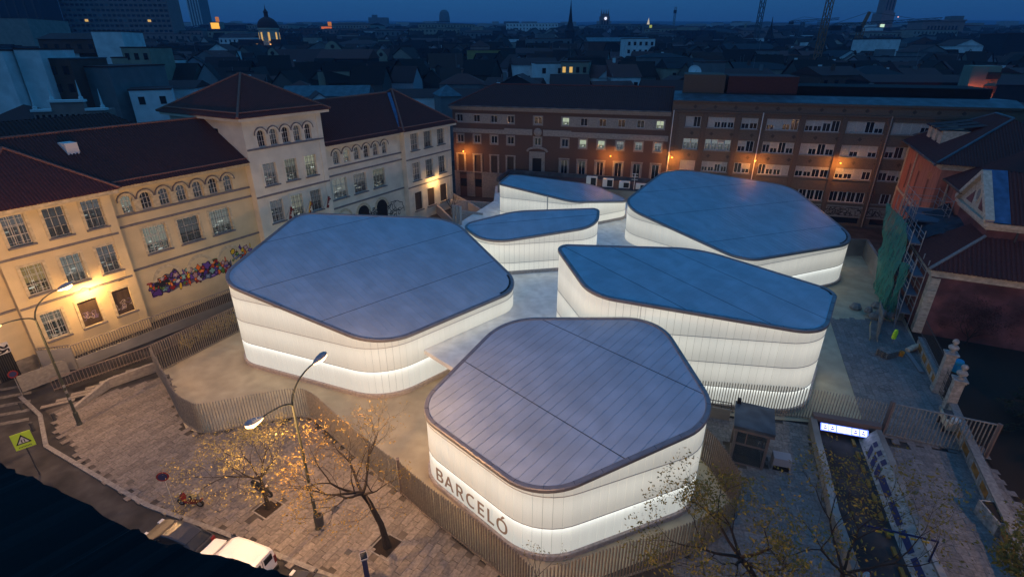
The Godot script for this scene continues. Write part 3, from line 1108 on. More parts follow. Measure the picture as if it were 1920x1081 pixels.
	for k in sec.size():
		var e: Array = sec[k]
		var s := Sh.new()
		var trim := Sh.new()
		var dark := Sh.new()
		var z: float = e[3]
		if k == 2:
			holes[k] += arch_row(o, s, trim, dark, [12.29, 14.03, 15.77, 17.5, 19.24, 20.97, 22.7], 0.5, 11.56, 12.72, z, [room[2], M.dark_glass, dull, room[3], dull, M.dark_glass, dull])
		elif k == 3:
			holes[k] += arch_row(o, s, trim, dark, [27.28, 28.92, 30.56, 32.2, 33.84], 0.5, 15.76, 17.1, z, [M.dark_glass, dull, M.dark_glass, dull, M.dark_glass])
		elif k == 4:
			holes[k] += arch_row(o, s, trim, dark, [38.45, 40.3, 42.18, 44.04, 45.9, 47.76], 0.53, 11.8, 13.0, z, [room[3], room[2], dull, M.dark_glass, dull, dull])
		wall_holes(s, e[1], e[2], 0.0, e[4], z, holes[k])
		# the returns of the projecting parts and the back
		var zb := -14.0
		s.quad(Vector3(e[1], 0, zb), Vector3(e[1], 0, z), Vector3(e[1], e[4], z), Vector3(e[1], e[4], zb))
		s.quad(Vector3(e[2], 0, z), Vector3(e[2], 0, zb), Vector3(e[2], e[4], zb), Vector3(e[2], e[4], z))
		s.quad(Vector3(e[2], 0, zb), Vector3(e[1], 0, zb), Vector3(e[1], e[4], zb), Vector3(e[2], e[4], zb))
		part("wall", s, e[5], o)
		if dark.v.size():
			part("arcade_hood", dark, M.course, o)
		if trim.v.size():
			part("arcade_moulding", trim, M.trim if k == 2 else M.pale, o)
		# string courses
		var ys := [10.2, 5.82] if k != 2 and k != 4 else [11.42, 10.38, 5.92]
		if k == 3:
			ys = [15.62, 10.17]
		for y in ys:
			s = Sh.new()
			s.box(Vector3(e[1] + 0.05, y - 0.11, z + 0.003), Vector3(e[2] - 0.05, y + 0.09, z + 0.14))
			part("string_course", s, M.course, o)
	# corner pilasters of the projecting parts
	for e in [[1.6, 13.95, 0.0], [9.95, 13.95, 0.0], [25.15, 18.8, 0.05], [35.3, 18.8, 0.05], [51.3, 14.3, 0.0], [62.2, 14.3, 0.0]]:
		var s := Sh.new()
		s.box(Vector3(e[0] + 0.003, 0.0, e[2] + 0.003), Vector3(e[0] + 0.78, e[1] - 0.004, e[2] + 0.075))
		part("pilaster", s, M.cream if e[0] < 20 else M.pale, o)
	# painted wall, doors and base on the ground floor
	var s := Sh.new()
	s.box(Vector3(-15.9, 0.0, -0.597), Vector3(1.55, 1.35, -0.50))
	part("stone_base", s, M.stone_base, o)
	s = Sh.new()
	s.box(Vector3(-1.25, 0.0, -0.595), Vector3(0.12, 2.4, -0.44))
	var gate := part("door", s, M.black, o)
	s = Sh.new()
	for i in 9:
		s.box(Vector3(-1.2 + i * 0.15, 0.05, -0.435), Vector3(-1.17 + i * 0.15, 2.35, -0.41))
	part("door_bars", s, M.iron, gate)
	s = Sh.new()
	s.box(Vector3(-1.3, 2.42, -0.595), Vector3(0.16, 3.35, -0.42))
	var board := part("sign_board", s, M.white, o)
	s = Sh.new()
	s.quad(Vector3(-1.2, 2.5, -0.415), Vector3(0.1, 2.5, -0.415), Vector3(0.1, 3.3, -0.415), Vector3(-1.2, 3.3, -0.415), Vector2(0, 1), Vector2(1, 0))
	part("printed_blot", s, decal_mat(scrawl(31, 40, 26, 5, [Color(0.05, 0.05, 0.05), Color(0.1, 0.05, 0.05)], 4)), board)
	s = Sh.new()
	s.quad(Vector3(11.8, 2.35, -0.79), Vector3(23.9, 2.35, -0.79), Vector3(23.9, 5.35, -0.79), Vector3(11.8, 5.35, -0.79), Vector2(0, 1), Vector2(1, 0))
	var mural := part("mural", s, decal_mat(mural_texture()), o)
	mural.set_meta("label", "crowded bright spray-painted mural of overlapping blots")
	# blind arches of the ground floor in both recesses
	for c in [14.0, 17.45, 20.95, 38.6, 42.2, 46.0]:
		s = Sh.new()
		for k in 10:
			var a0 := PI * k / 10
			var a1 := PI * (k + 1) / 10
			var q := func(r: float, a: float, zz: float) -> Vector3: return Vector3(c + r * cos(a), 4.05 + r * sin(a), -0.8 + zz)
			s.quad(q.call(1.15, a0, 0.05), q.call(1.5, a0, 0.05), q.call(1.5, a1, 0.05), q.call(1.15, a1, 0.05))
			s.quad(q.call(1.5, a0, 0.0), q.call(1.5, a1, 0.0), q.call(1.5, a1, 0.05), q.call(1.5, a0, 0.05))
		part("blind_arch", s, M.trim, o)
	for c in [42.2, 46.0]:
		s = Sh.new()
		var f := PackedVector3Array()
		f.append(Vector3(c - 1.1, 2.2, -0.78))
		f.append(Vector3(c + 1.1, 2.2, -0.78))
		for k in 9:
			f.append(Vector3(c + 1.1 * cos(PI * k / 8), 4.05 + 1.1 * sin(PI * k / 8), -0.78))
		s.poly(f)
		part("window", s, M.dark_glass, o)
	s = Sh.new()
	s.quad(Vector3(36.6, 0.5, -0.79), Vector3(51.0, 0.5, -0.79), Vector3(51.0, 4.8, -0.79), Vector3(36.6, 4.8, -0.79), Vector2(0, 1), Vector2(1, 0))
	part("sprayed_tag", s, decal_mat(scrawl(41, 256, 80, 46, [Color(0.16, 0.16, 0.17), Color(0.22, 0.22, 0.2)], 2)), o)
	# eaves
	for e in [[-16.0, 1.6, -0.6, 14.0], [1.6, 10.55, 0.0, 13.95], [10.55, 25.15, -0.8, 14.0], [25.15, 36.1, 0.05, 18.8], [36.1, 51.3, -0.8, 14.2], [51.3, 63.0, 0.0, 14.3]]:
		s = Sh.new()
		s.box(Vector3(e[0] - (0.75 if e[3] > 18.0 or e[0] == 51.3 or e[0] == 1.6 else 0.0), e[3] + 0.003, e[2] - 0.2), Vector3(e[1] + (0.75 if e[3] > 18.0 or e[1] == 63.0 or e[1] == 10.55 else 0.0), e[3] + 0.34, e[2] + 0.85))
		part("eaves", s, M.trim if e[0] < 20.0 else M.pale, o)
	s = Sh.new()
	s.box(Vector3(24.4, 18.803, -14.6), Vector3(25.15, 19.14, -0.15))
	s.box(Vector3(36.1, 18.803, -14.6), Vector3(36.85, 19.14, -0.15))
	s.box(Vector3(63.0, 14.303, -14.6), Vector3(63.75, 14.64, -0.2))
	part("eaves", s, M.pale, o)
	# arched window on the tower's left flank
	s = Sh.new()
	s.box(Vector3(25.10, 16.2, -5.3), Vector3(25.149, 17.7, -4.5))
	part("window", s, M.dark_glass, o)
	# roofs
	s = Sh.new()
	tile_slope(s, up_face([Vector3(-17, 14.35, 0.35), Vector3(25.15, 14.35, 0.35), Vector3(25.15, 18.75, -7), Vector3(-17, 18.75, -7)]))
	tile_slope(s, up_face([Vector3(-17, 14.35, -14.4), Vector3(25.15, 14.35, -14.4), Vector3(25.15, 18.75, -7), Vector3(-17, 18.75, -7)]))
	var main := part("roof", s, M.tile_dark, o)
	s = Sh.new()
	ridge_line(s, Vector3(-17, 18.82, -7), Vector3(25.1, 18.82, -7))
	s.bar(Vector3(11.4, 14.75, -0.25), Vector3(25.1, 14.75, -0.25), 0.22, 0.16)
	part("ridge_tiles", s, M.ridge, main)
	s = Sh.new()
	tile_slope(s, up_face([Vector3(0.7, 14.36, 0.95), Vector3(11.4, 14.36, 0.95), Vector3(6.05, 18.2, -5.2)]))
	tile_slope(s, up_face([Vector3(11.4, 14.36, 0.95), Vector3(11.4, 14.36, 0.3), Vector3(6.05, 18.2, -6.2), Vector3(6.05, 18.2, -5.2)]))
	tile_slope(s, up_face([Vector3(0.7, 14.36, 0.95), Vector3(0.7, 14.36, 0.3), Vector3(6.05, 18.2, -6.2), Vector3(6.05, 18.2, -5.2)]))
	var hip := part("roof", s, M.tile, o)
	s = Sh.new()
	ridge_line(s, Vector3(11.4, 14.45, 0.9), Vector3(6.05, 18.27, -5.2))
	ridge_line(s, Vector3(0.7, 14.45, 0.9), Vector3(6.05, 18.27, -5.2))
	part("ridge_tiles", s, M.ridge, hip)
	s = Sh.new()
	s.box(Vector3(10.2, 16.6, -5.6), Vector3(11.2, 18.1, -4.2))
	var vent := part("roof_vent", s, M.white_frame, main)
	s = Sh.new()   # tower
	var a := [Vector3(24.2, 19.15, 1.05), Vector3(37.05, 19.15, 1.05), Vector3(37.05, 19.15, -14.9), Vector3(24.2, 19.15, -14.9)]
	var top := Vector3(31.0, 23.3, -7.0)
	for k in 4:
		tile_slope(s, up_face([a[k], a[(k + 1) % 4], top]))
	var tr := part("roof", s, M.tile, o)
	s = Sh.new()
	for k in 4:
		ridge_line(s, a[k] + Vector3(0, 0.1, 0), top + Vector3(0, 0.08, 0))
		var b: Vector3 = a[(k + 1) % 4]
		s.bar(a[k].lerp(top, 0.1) + Vector3(0, 0.12, 0), b.lerp(top, 0.1) + Vector3(0, 0.12, 0), 0.25, 0.14)
	part("ridge_tiles", s, M.ridge, tr)
	s = Sh.new()   # right wing and its end block
	tile_slope(s, up_face([Vector3(36.1, 14.55, 0.3), Vector3(51, 14.55, 0.3), Vector3(55.8, 19.6, -7), Vector3(36.1, 19.25, -7)]))
	tile_slope(s, up_face([Vector3(36.1, 14.55, -14.4), Vector3(51, 14.55, -14.4), Vector3(55.8, 19.6, -7), Vector3(36.1, 19.25, -7)]))
	var rw := part("roof", s, M.tile_dark, o)
	s = Sh.new()
	ridge_line(s, Vector3(36.1, 19.32, -7), Vector3(55.8, 19.67, -7), 0.2)
	s.bar(Vector3(36.2, 14.95, -0.25), Vector3(50.3, 14.95, -0.25), 0.22, 0.16)
	part("ridge_tiles", s, M.ridge, rw)
	s = Sh.new()
	a = [Vector3(50.4, 14.66, 0.98), Vector3(63.9, 14.66, 0.98), Vector3(63.9, 14.66, -14.9), Vector3(50.4, 14.66, -14.9)]
	top = Vector3(57.2, 20.05, -7.0)
	for k in 4:
		tile_slope(s, up_face([a[k], a[(k + 1) % 4], top]))
	var er := part("roof", s, M.tile_dark, o)
	s = Sh.new()
	for k in 4:
		ridge_line(s, a[k] + Vector3(0, 0.1, 0), top + Vector3(0, 0.08, 0))
		s.bar(a[k].lerp(top, 0.08) + Vector3(0, 0.12, 0), (a[(k + 1) % 4] as Vector3).lerp(top, 0.08) + Vector3(0, 0.12, 0), 0.22, 0.14)
	part("ridge_tiles", s, M.ridge, er)
	s = Sh.new()
	s.bar(Vector3(50.7, 14.75, 0.2), Vector3(56.0, 19.6, -6.6), 0.5, 0.1)
	part("lead_valley", s, M.slate_blue, rw)
	# rain pipe at the left corner
	s = Sh.new()
	s.tube(PackedVector3Array([Vector3(9.2, 5.75, 0.2), Vector3(10.7, 5.75, -0.1), Vector3(10.85, 5.0, -0.7), Vector3(10.85, 0.3, -0.7)]), PackedFloat32Array([0.06, 0.06, 0.06, 0.06]), 6)
	part("downpipe", s, M.iron, o)
	# three flags leaning from the tower's windows
	var k := 0
	for x in [28.55, 31.5, 34.45]:
		var p := base + Basis(Vector3.UP, turn) * Vector3(x, 6.75, 0.3)
		var fl := thing("flag", ["furled red flag on a pole at the tower's left window", "furled red and yellow flag at the tower's middle window", "furled red flag hanging at the tower's right window"][k], "flag", p, turn, "flags on the school tower")
		s = Sh.new()
		s.tube(PackedVector3Array([Vector3(-0.3, 0, 0), Vector3(0.15, 1.9, 0.9)]), PackedFloat32Array([0.03, 0.025]), 6)
		part("flagpole", s, M.scaffold, fl)
		for c in 2:
			s = Sh.new()
			for j in 7:
				var t0 := j / 7.0
				var t1 := (j + 1) / 7.0
				var w := 0.26 + 0.14 * sin(j * 1.3)
				var q0 := Vector3(0.12 - 0.1 * t0, 1.75 - 1.65 * t0, 0.85 - 0.55 * t0)
				var q1 := Vector3(0.12 - 0.1 * t1, 1.75 - 1.65 * t1, 0.85 - 0.55 * t1)
				var dx := Vector3(w * 0.5, -0.05, 0.06 * (j % 2))
				s.quad(q0 + dx * c, q0 + dx * (c + 1), q1 + dx * (c + 1), q1 + dx * c)
			part("cloth", s, M.red if k != 1 or c == 1 else M.yellow, fl)
		k += 1
	# two wall lamps
	for e in [[6.15, 0.03, "wall lamp above the shuttered windows at the school's left end"], [57.2, 0.03, "wall lamp above the shuttered windows at the school's right end"]]:
		var p := base + Basis(Vector3.UP, turn) * Vector3(e[0], 5.95, e[1])
		wall_lamp(p, turn, e[2], 0.95, 30.0 if e[0] < 10.0 else 16.0, Color(1.0, 0.76, 0.46))

func wall_lamp(p: Vector3, turn: float, label: String, reach: float, energy: float, c: Color, tilt := 0.0) -> void:
	var o := thing("wall_lamp", label, "wall lamp", p, turn, "sodium wall lamps")
	var s := Sh.new()
	s.tube(PackedVector3Array([Vector3(0, 0, 0), Vector3(0.1, 0.25, reach * 0.4), Vector3(0.35, 0.22, reach)]), PackedFloat32Array([0.03, 0.03, 0.025]), 6)
	part("bracket", s, M.iron, o)
	s = Sh.new()
	s.lathe([[0.02, 0.16], [0.13, 0.05], [0.15, 0.0], [0.0, 0.0]], Vector3(0.42, 0.1, reach), 10)
	part("shade", s, M.lamp_grey, o)
	s = Sh.new()
	s.lathe([[0.0, -0.12], [0.09, -0.08], [0.12, 0.0], [0.0, 0.0]], Vector3(0.42, 0.09, reach), 10)
	part("bulb", s, M.sodium, o)
	var l := OmniLight3D.new()
	l.name = "bulb_light"
	l.light_color = c
	l.light_energy = energy
	l.light_size = 0.1
	l.omni_range = 30.0
	l.omni_attenuation = 2.0
	l.shadow_enabled = true
	l.position = Vector3(0.42, 0.04, reach)
	o.add_child(l, true)

# ---------------------------------------------------------------- the two brick blocks behind the pavilions

func build_brick_blocks() -> void:
	var base := Vector3(-10.95, 0, -100.92)
	var turn := facing(Vector3(0.959, 0, 0.2834))
	var o := thing("brick_building", "brown brick block with white window surrounds, stone doorway and dark tiled roof", "brick building", base, turn)
	var lit := room_pane(201, Color(0.85, 1.0, 0.72), 1.5, 1)
	var half := room_pane(202, Color(0.7, 0.8, 0.8), 0.7, 2)
	var holes := []
	var cx := [1.4, 4.7, 8.0, 11.15, 16.2, 21.15, 24.35, 27.55, 30.75, 33.9, 37.05]
	var pal := Sh.new()
	for i in cx.size():
		var x: float = cx[i]
		var single := i == 4
		var w3 := 0.62 if not single else 0.72
		holes.append([x - w3, x + w3, 13.92, 15.2])
		holes.append([x - 0.6, x + 0.6, 10.25, 11.6])
		if single:
			holes.append([x - 0.85, x + 0.85, 5.0, 8.05])
		else:
			holes.append([x - 0.62, x + 0.62, 5.0 if i < 5 else 5.3, 7.95])
		var pane3: Material = lit if i == 5 or i == 10 else M.dark_glass
		var pane2: Material = lit if i == 7 or i == 6 else (half if i > 7 else M.dark_glass)
		for e in [[w3, 13.92, 15.2, pane3, 0.2], [0.6, 10.25, 11.6, pane2, 0.24]]:
			window_unit(o, x - e[0], x + e[0], e[1], e[2], -0.22, M.white_frame, e[3], 2, 1)
			pal = Sh.new()
			var f: float = e[4]
			pal.box(Vector3(x - e[0] - f, e[1] - f, 0.005), Vector3(x - e[0], e[2] + f, 0.09))
			pal.box(Vector3(x + e[0], e[1] - f, 0.005), Vector3(x + e[0] + f, e[2] + f, 0.09))
			pal.box(Vector3(x - e[0], e[2], 0.005), Vector3(x + e[0], e[2] + f, 0.09))
			pal.box(Vector3(x - e[0], e[1] - f, 0.005), Vector3(x + e[0], e[1], 0.12))
			part("window_surround", pal, M.lime, o)
		if not single:
			if i < 4:
				var s := Sh.new()
				for j in 16:
					s.box(Vector3(x - 0.6, 5.05 + j * 0.18, -0.2), Vector3(x + 0.6, 5.05 + j * 0.18 + 0.17, -0.17))
				part("shutter", s, M.shutter, o)
			else:
				window_unit(o, x - 0.62, x + 0.62, 5.3, 7.95, -0.22, M.white_frame, M.dark_glass, 2, 1)
			pal = Sh.new()
			pal.box(Vector3(x - 0.94, 4.9, 0.005), Vector3(x - 0.62, 8.1, 0.12))
			pal.box(Vector3(x + 0.62, 4.9, 0.005), Vector3(x + 0.94, 8.1, 0.12))
			pal.box(Vector3(x - 0.98, 8.1, 0.005), Vector3(x + 0.98, 8.3, 0.2))
			part("window_surround", pal, M.lime, o)
	for x in [1.7, 4.75]:
		holes.append([x - 0.65, x + 0.65, 1.9, 3.5])
	var s := Sh.new()
	wall_holes(s, 0.0, 38.66, 0.0, 16.35, 0.0, holes)
	s.quad(Vector3(0, 0, -14), Vector3(0, 0, 0), Vector3(0, 16.35, 0), Vector3(0, 16.35, -14))
	s.quad(Vector3(38.66, 0, -14), Vector3(0, 0, -14), Vector3(0, 16.35, -14), Vector3(38.66, 16.35, -14))
	part("wall", s, M.brick, o)
	for x in [1.7, 4.75]:
		s = Sh.new()
		s.box(Vector3(x - 0.65, 1.9, -0.26), Vector3(x + 0.65, 3.5, -0.2))
		part("window", s, M.dark_glass, o)
	# white panels between the top windows
	for e in [[0.0, 12.1], [20.25, 38.3]]:
		s = Sh.new()
		var hs := []
		for h in holes:
			if h[2] > 13.0:
				hs.append([h[0] - 0.2, h[1] + 0.2, 13.72, 15.4])
		for i in hs.size() - 1:
			if hs[i][1] > e[0] and hs[i + 1][0] < e[1] and hs[i + 1][0] - hs[i][1] < 2.5:
				var p := Sh.new()
				p.box(Vector3(hs[i][1], 13.72, 0.006), Vector3(hs[i + 1][0], 15.4, 0.06))
				var po := part("wall_panel", p, M.lime, o)
				p = Sh.new()
				p.box(Vector3(hs[i][1] + 0.4, 14.0, 0.062), Vector3(hs[i + 1][0] - 0.4, 15.1, 0.09))
				part("raised_field", p, M.lime, po)
	# belt, cornice, base, doorway
	s = Sh.new()
	for e in [[0.0, 10.0, 12.0, 12.75, 0.14], [10.0, 15.2, 12.0, 13.05, 0.18], [17.2, 22.2, 12.0, 13.05, 0.18], [22.2, 38.6, 11.95, 12.85, 0.14]]:
		s.box(Vector3(e[0], e[2], 0.005), Vector3(e[1], e[3], e[4]))
	part("belt_course", s, M.lime, o)
	s = Sh.new()
	s.box(Vector3(-0.3, 16.0, 0.005), Vector3(38.62, 16.3, 0.3))
	s.box(Vector3(-0.5, 16.3, -0.1), Vector3(38.62, 16.62, 0.55))
	part("cornice", s, M.lime, o)
	for j in 10:
		s = Sh.new()
		s.box(Vector3(0.0, 0.05 + j * 0.47, 0.005), Vector3(0.98, 0.05 + j * 0.47 + 0.44, 0.1))
		s.box(Vector3(2.42, 0.05 + j * 0.47, 0.005), Vector3(4.03, 0.05 + j * 0.47 + 0.44, 0.1))
		s.box(Vector3(5.47, 0.05 + j * 0.47, 0.005), Vector3(14.2, 0.05 + j * 0.47 + 0.44, 0.1))
		part("stone_course", s, M.lime, o)
	s = Sh.new()
	s.box(Vector3(0.0, 4.76, 0.005), Vector3(38.6, 4.92, 0.2))
	part("belt_course", s, M.lime, o)
	s = Sh.new()
	s.box(Vector3(14.75, 4.93, 0.005), Vector3(15.35, 9.2, 0.3))
	s.box(Vector3(17.05, 4.93, 0.005), Vector3(17.65, 9.2, 0.3))
	s.box(Vector3(15.35, 8.05, 0.005), Vector3(17.05, 9.2, 0.22))
	for k in 8:
		var a0 := PI * k / 8
		var a1 := PI * (k + 1) / 8
		s.bar(Vector3(16.2 + 1.85 * cos(a0), 9.2 + 0.75 * sin(a0), 0.2), Vector3(16.2 + 1.85 * cos(a1), 9.2 + 0.75 * sin(a1), 0.2), 0.35, 0.3, Vector3.BACK)
	part("doorway", s, M.lime, o)
	s = Sh.new()
	s.box(Vector3(15.4, 5.0, -0.25), Vector3(17.0, 8.0, -0.18))
	part("door", s, M.black, o)
	s = Sh.new()
	s.lathe([[0.0, 0.28], [0.55, 0.2], [0.75, 0.0]], Vector3(16.2, 12.55, 0.0), 14, Transform3D(Basis(Vector3.RIGHT, PI / 2), Vector3(0, 12.55, 0.02)).translated_local(Vector3(0, -12.55 * 0.0, 0)) * Transform3D(Basis.IDENTITY, Vector3(0, -12.55, 0)))
	part("stone_shield", s, M.lime, o)
	# roof
	s = Sh.new()
	tile_slope(s, up_face([Vector3(-0.5, 16.64, 0.5), Vector3(38.6, 16.64, 0.5), Vector3(38.6, 20.0, -7), Vector3(6, 20.0, -7)]), 0.34)
	tile_slope(s, up_face([Vector3(-0.5, 16.64, -14.5), Vector3(38.6, 16.64, -14.5), Vector3(38.6, 20.0, -7), Vector3(6, 20.0, -7)]), 0.34)
	tile_slope(s, up_face([Vector3(-0.5, 16.64, 0.5), Vector3(-0.5, 16.64, -14.5), Vector3(6, 20.0, -7)]), 0.34)
	var rf := part("roof", s, M.tile_dark, o)
	s = Sh.new()
	ridge_line(s, Vector3(6, 20.06, -7), Vector3(38.6, 20.06, -7))
	ridge_line(s, Vector3(-0.5, 16.74, 0.5), Vector3(6, 20.06, -7))
	part("ridge_tiles", s, M.tile, rf)
	s = Sh.new()
	s.bar(Vector3(-0.5, 16.72, 0.62), Vector3(38.6, 16.72, 0.62), 0.24, 0.2)
	part("gutter", s, M.blue_metal, o)
	# second block
	var q := thing("brick_building", "ochre brick block with rows of wide windows, pale roller blinds and diamond tiles", "brick building", base, turn)
	var groups := [[41.0, 43.4, 2], [44.45, 48.45, 4], [49.5, 51.95, 2], [53.2, 57.8, 4], [58.7, 63.5, 4], [64.4, 69.4, 4], [70.4, 75.3, 4], [76.4, 81.4, 4]]
	var rows := [[14.45, 16.12], [10.9, 12.62], [7.45, 9.1], [3.8, 5.45]]
	holes = []
	for g in groups:
		for r in rows:
			holes.append([g[0], g[1], r[0], r[1]])
	for e in [[60.5, 69.4], [71.0, 75.0]]:
		holes.append([e[0], e[1], 0.4, 1.35])
	s = Sh.new()
	wall_holes(s, 38.7, 86.0, 0.0, 18.35, 0.15, holes)
	s.quad(Vector3(38.7, 0, -16), Vector3(38.7, 0, 0.15), Vector3(38.7, 18.35, 0.15), Vector3(38.7, 18.35, -16))
	s.quad(Vector3(86, 0, 0.15), Vector3(86, 0, -16), Vector3(86, 18.35, -16), Vector3(86, 18.35, 0.15))
	part("wall", s, M.brick2, q)
	for e in [[60.5, 69.4], [71.0, 75.0]]:
		s = Sh.new()
		s.box(Vector3(e[0], 0.4, -0.12), Vector3(e[1], 1.35, -0.1))
		part("window", s, M.dark_glass, q)
	for gi in groups.size():
		var g: Array = groups[gi]
		for ri in rows.size():
			var r: Array = rows[ri]
			var n: int = g[2]
			for k in n:
				var x0 := lerpf(g[0], g[1], float(k) / n) + 0.03
				var x1 := lerpf(g[0], g[1], float(k + 1) / n) - 0.03
				var room: Material = M.dark_glass
				var drop: float = [0.0, 0.3, 0.5, 0.55, 0.6, 0.95, 1.0][rng.randi() % 7]
				if gi == 1 and ri == 1 or gi == 0 and ri == 1:
					room = half
					drop = [0.0, 0.0, 0.3][k % 3]
				if gi == 6 and ri == 0:
					drop = 1.0 if k < 3 else 0.4
				if ri == 3:
					drop = [0.0, 0.0, 1.0][rng.randi() % 3]
				var f := window_unit(q, x0, x1, r[0], r[1], -0.1, M.white_frame, room, 2, 1)
				if drop > 0.0:
					s = Sh.new()
					s.box(Vector3(x0 + 0.05, lerpf(r[1], r[0], drop) + 0.03, -0.05), Vector3(x1 - 0.05, r[1] - 0.03, -0.005))
					part("roller_blind", s, M.blind if ri != 3 else M.brick3, f)
			s = Sh.new()
			s.box(Vector3(g[0] - 0.12, r[0] - 0.14, 0.155), Vector3(g[1] + 0.12, r[0] - 0.01, 0.28))
			part("sill", s, M.lime, q)
	for x in [39.4, 43.93, 48.97, 52.55, 58.25, 63.95, 69.9, 75.85, 81.9]:
		s = Sh.new()
		s.box(Vector3(x - 0.36, 0.0, 0.155), Vector3(x + 0.36, 16.7, 0.36))
		part("pilaster", s, M.brick3, q)
	s = Sh.new()
	s.box(Vector3(38.72, 16.75, 0.155), Vector3(85.9, 17.05, 0.44))
	s.box(Vector3(38.72, 18.2, 0.155), Vector3(85.9, 18.5, 0.4))
	part("cornice", s, M.brick3, q)
	for y in [17.62, 13.5, 9.98]:   # glazed diamonds
		for i in 13:
			var x := 42.2 + i * 3.05
			s = Sh.new()
			s.poly(PackedVector3Array([Vector3(x - 0.32, y, 0.162), Vector3(x, y - 0.32, 0.162), Vector3(x + 0.32, y, 0.162), Vector3(x, y + 0.32, 0.162)]))
			part("diamond_tile", s, M.shutter, q)
	for x in [39.0, 52.45, 70.0]:
		s = Sh.new()
		s.tube(PackedVector3Array([Vector3(x, 0, 0.45), Vector3(x, 17.0, 0.45)]), PackedFloat32Array([0.075, 0.075]), 6)
		part("downpipe", s, M.lime if x > 60 else M.white_frame, q)
	s = Sh.new()
	s.quad(Vector3(54.5, 1.5, 0.17), Vector3(75.5, 1.5, 0.17), Vector3(75.5, 3.2, 0.17), Vector3(54.5, 3.2, 0.17), Vector2(0, 1), Vector2(1, 0))
	part("sprayed_tag", s, decal_mat(scrawl(63, 512, 44, 60, [Color(0.09, 0.06, 0.04), Color(0.14, 0.09, 0.06), Color(0.5, 0.42, 0.36)], 2)), q)
	s = Sh.new()
	s.box(Vector3(54.4, 1.4, 0.155), Vector3(75.6, 3.25, 0.165))
	part("rendered_band", s, M.lime, q)
	s = Sh.new()
	s.quad(Vector3(38.7, 18.52, 0.1), Vector3(86, 18.52, 0.1), Vector3(86, 19.3, -3.2), Vector3(38.7, 19.3, -3.2))
	s.quad(Vector3(38.7, 19.3, -3.2), Vector3(86, 19.3, -3.2), Vector3(86, 18.9, -16), Vector3(38.7, 18.9, -16))
	part("roof", s, M.blue_metal, q)
	s = Sh.new()
	s.box(Vector3(40.0, 18.9, -14), Vector3(46.5, 22.2, -4.5))
	part("penthouse", s, M.brick3, q)
	s = Sh.new()
	s.box(Vector3(47.0, 18.9, -15), Vector3(57.5, 22.0, -5.0))
	part("penthouse", s, M.tile_dark, q)
	s = Sh.new()
	s.box(Vector3(57.5, 18.9, -15), Vector3(84.0, 20.6, -6.0))
	part("penthouse", s, M.night_roof, q)
	for e in [[0.0, 8.75, "sodium lamp over the brown brick block's left windows"], [27.0, 9.3, "sodium lamp in the middle of the brown brick block"], [37.1, 9.6, "sodium lamp where the two brick blocks meet"], [49.9, 9.75, "sodium lamp on the ochre block's first rain pipe"], [62.0, 10.05, "sodium lamp at the right of the ochre block"]]:
		var p := base + Basis(Vector3.UP, turn) * Vector3(e[0] + 2.05, e[1], 0.4)
		wall_lamp(p, turn, e[2], 1.1, 18.0, Color(1.0, 0.64, 0.26))
	# low service building with its machines between the deck and the brown block
	var lo := thing("service_building", "low grey flat-roofed annexe with a row of cooling units before the brick block", "annexe", Vector3(0, 0, 0))
	s = Sh.new()
	var a := Vector3(-2.5, 0, -90.0)
	var d := Vector3(0.959, 0, 0.2834)
	var b := Vector3(-0.2834, 0, 0.959)
	var X := Transform3D(Basis(d, Vector3.UP, b), a)
	s.box(Vector3(0, 0, -6.8), Vector3(34.0, 5.2, 0), X)
	part("wall", s, M.concrete, lo)
	s = Sh.new()
	s.box(Vector3(-0.15, 5.203, -6.9), Vector3(34.1, 5.9, -6.5), X)
	s.box(Vector3(-0.15, 5.203, -6.5), Vector3(0.3, 5.9, 0.1), X)
	part("parapet", s, M.blue_metal, lo)
	s = Sh.new()
	s.box(Vector3(0.3, 5.204, -6.5), Vector3(34.1, 5.26, 0.1), X)
	part("roof", s, M.deck, lo)
	for i in 6:
		var u := thing("cooling_unit", "white cooling unit on the annexe roof, %s in the row from the left" % ["first", "second", "third", "fourth", "fifth", "sixth"][i], "cooling unit", X * Vector3(16.0 + i * 2.7, 5.262, -1.6 - 0.1 * (i % 2)), turn, "cooling units on the annexe roof")
		s = Sh.new()
		var h: float = [1.5, 1.3, 1.05, 0.8, 1.2, 1.5][i]
		s.box(Vector3(-0.85, 0.0, -0.45), Vector3(0.85, h, 0.45))
		part("casing", s, M.white_frame, u)
		s = Sh.new()
		s.box(Vector3(-0.1, 0.12, 0.452), Vector3(0.75, h - 0.12, 0.47))
		part("fan_grille", s, M.black, u)
	var ant := thing("antenna", "small white antenna mast among the cooling units", "antenna", X * Vector3(23.0, 5.262, -0.8), turn)
	s = Sh.new()
	s.tube(PackedVector3Array([Vector3.ZERO, Vector3(0, 2.6, 0)]), PackedFloat32Array([0.05, 0.05]), 6)
	for y in [1.6, 2.1, 2.5]:
		s.bar(Vector3(-0.5, y, 0), Vector3(0.5, y, 0), 0.06, 0.06)
	part("mast", s, M.white_frame, ant)
	# walled ramp left of the rear pavilion
	var rp := thing("ramp_walls", "pinkish concrete ramp walls left of the rearmost pavilion", "ramp wall", Vector3.ZERO)
	for e in [[Vector3(-13.0, 0, -97.5), Vector3(-3.2, 0, -79.5), 2.4], [Vector3(-14.5, 0, -92.0), Vector3(-8.6, 0, -78.0), 1.6], [Vector3(-8.6, 0, -78.0), Vector3(-4.4, 0, -76.5), 3.6], [Vector3(-10.5, 0, -88.0), Vector3(-3.0, 0, -86.0), 2.6]]:
		s = Sh.new()
		s.bar(e[0] + Vector3.UP * e[2] / 2.0, e[1] + Vector3.UP * e[2] / 2.0, 0.25, e[2])
		part("wall", s, M.plinth, rp)
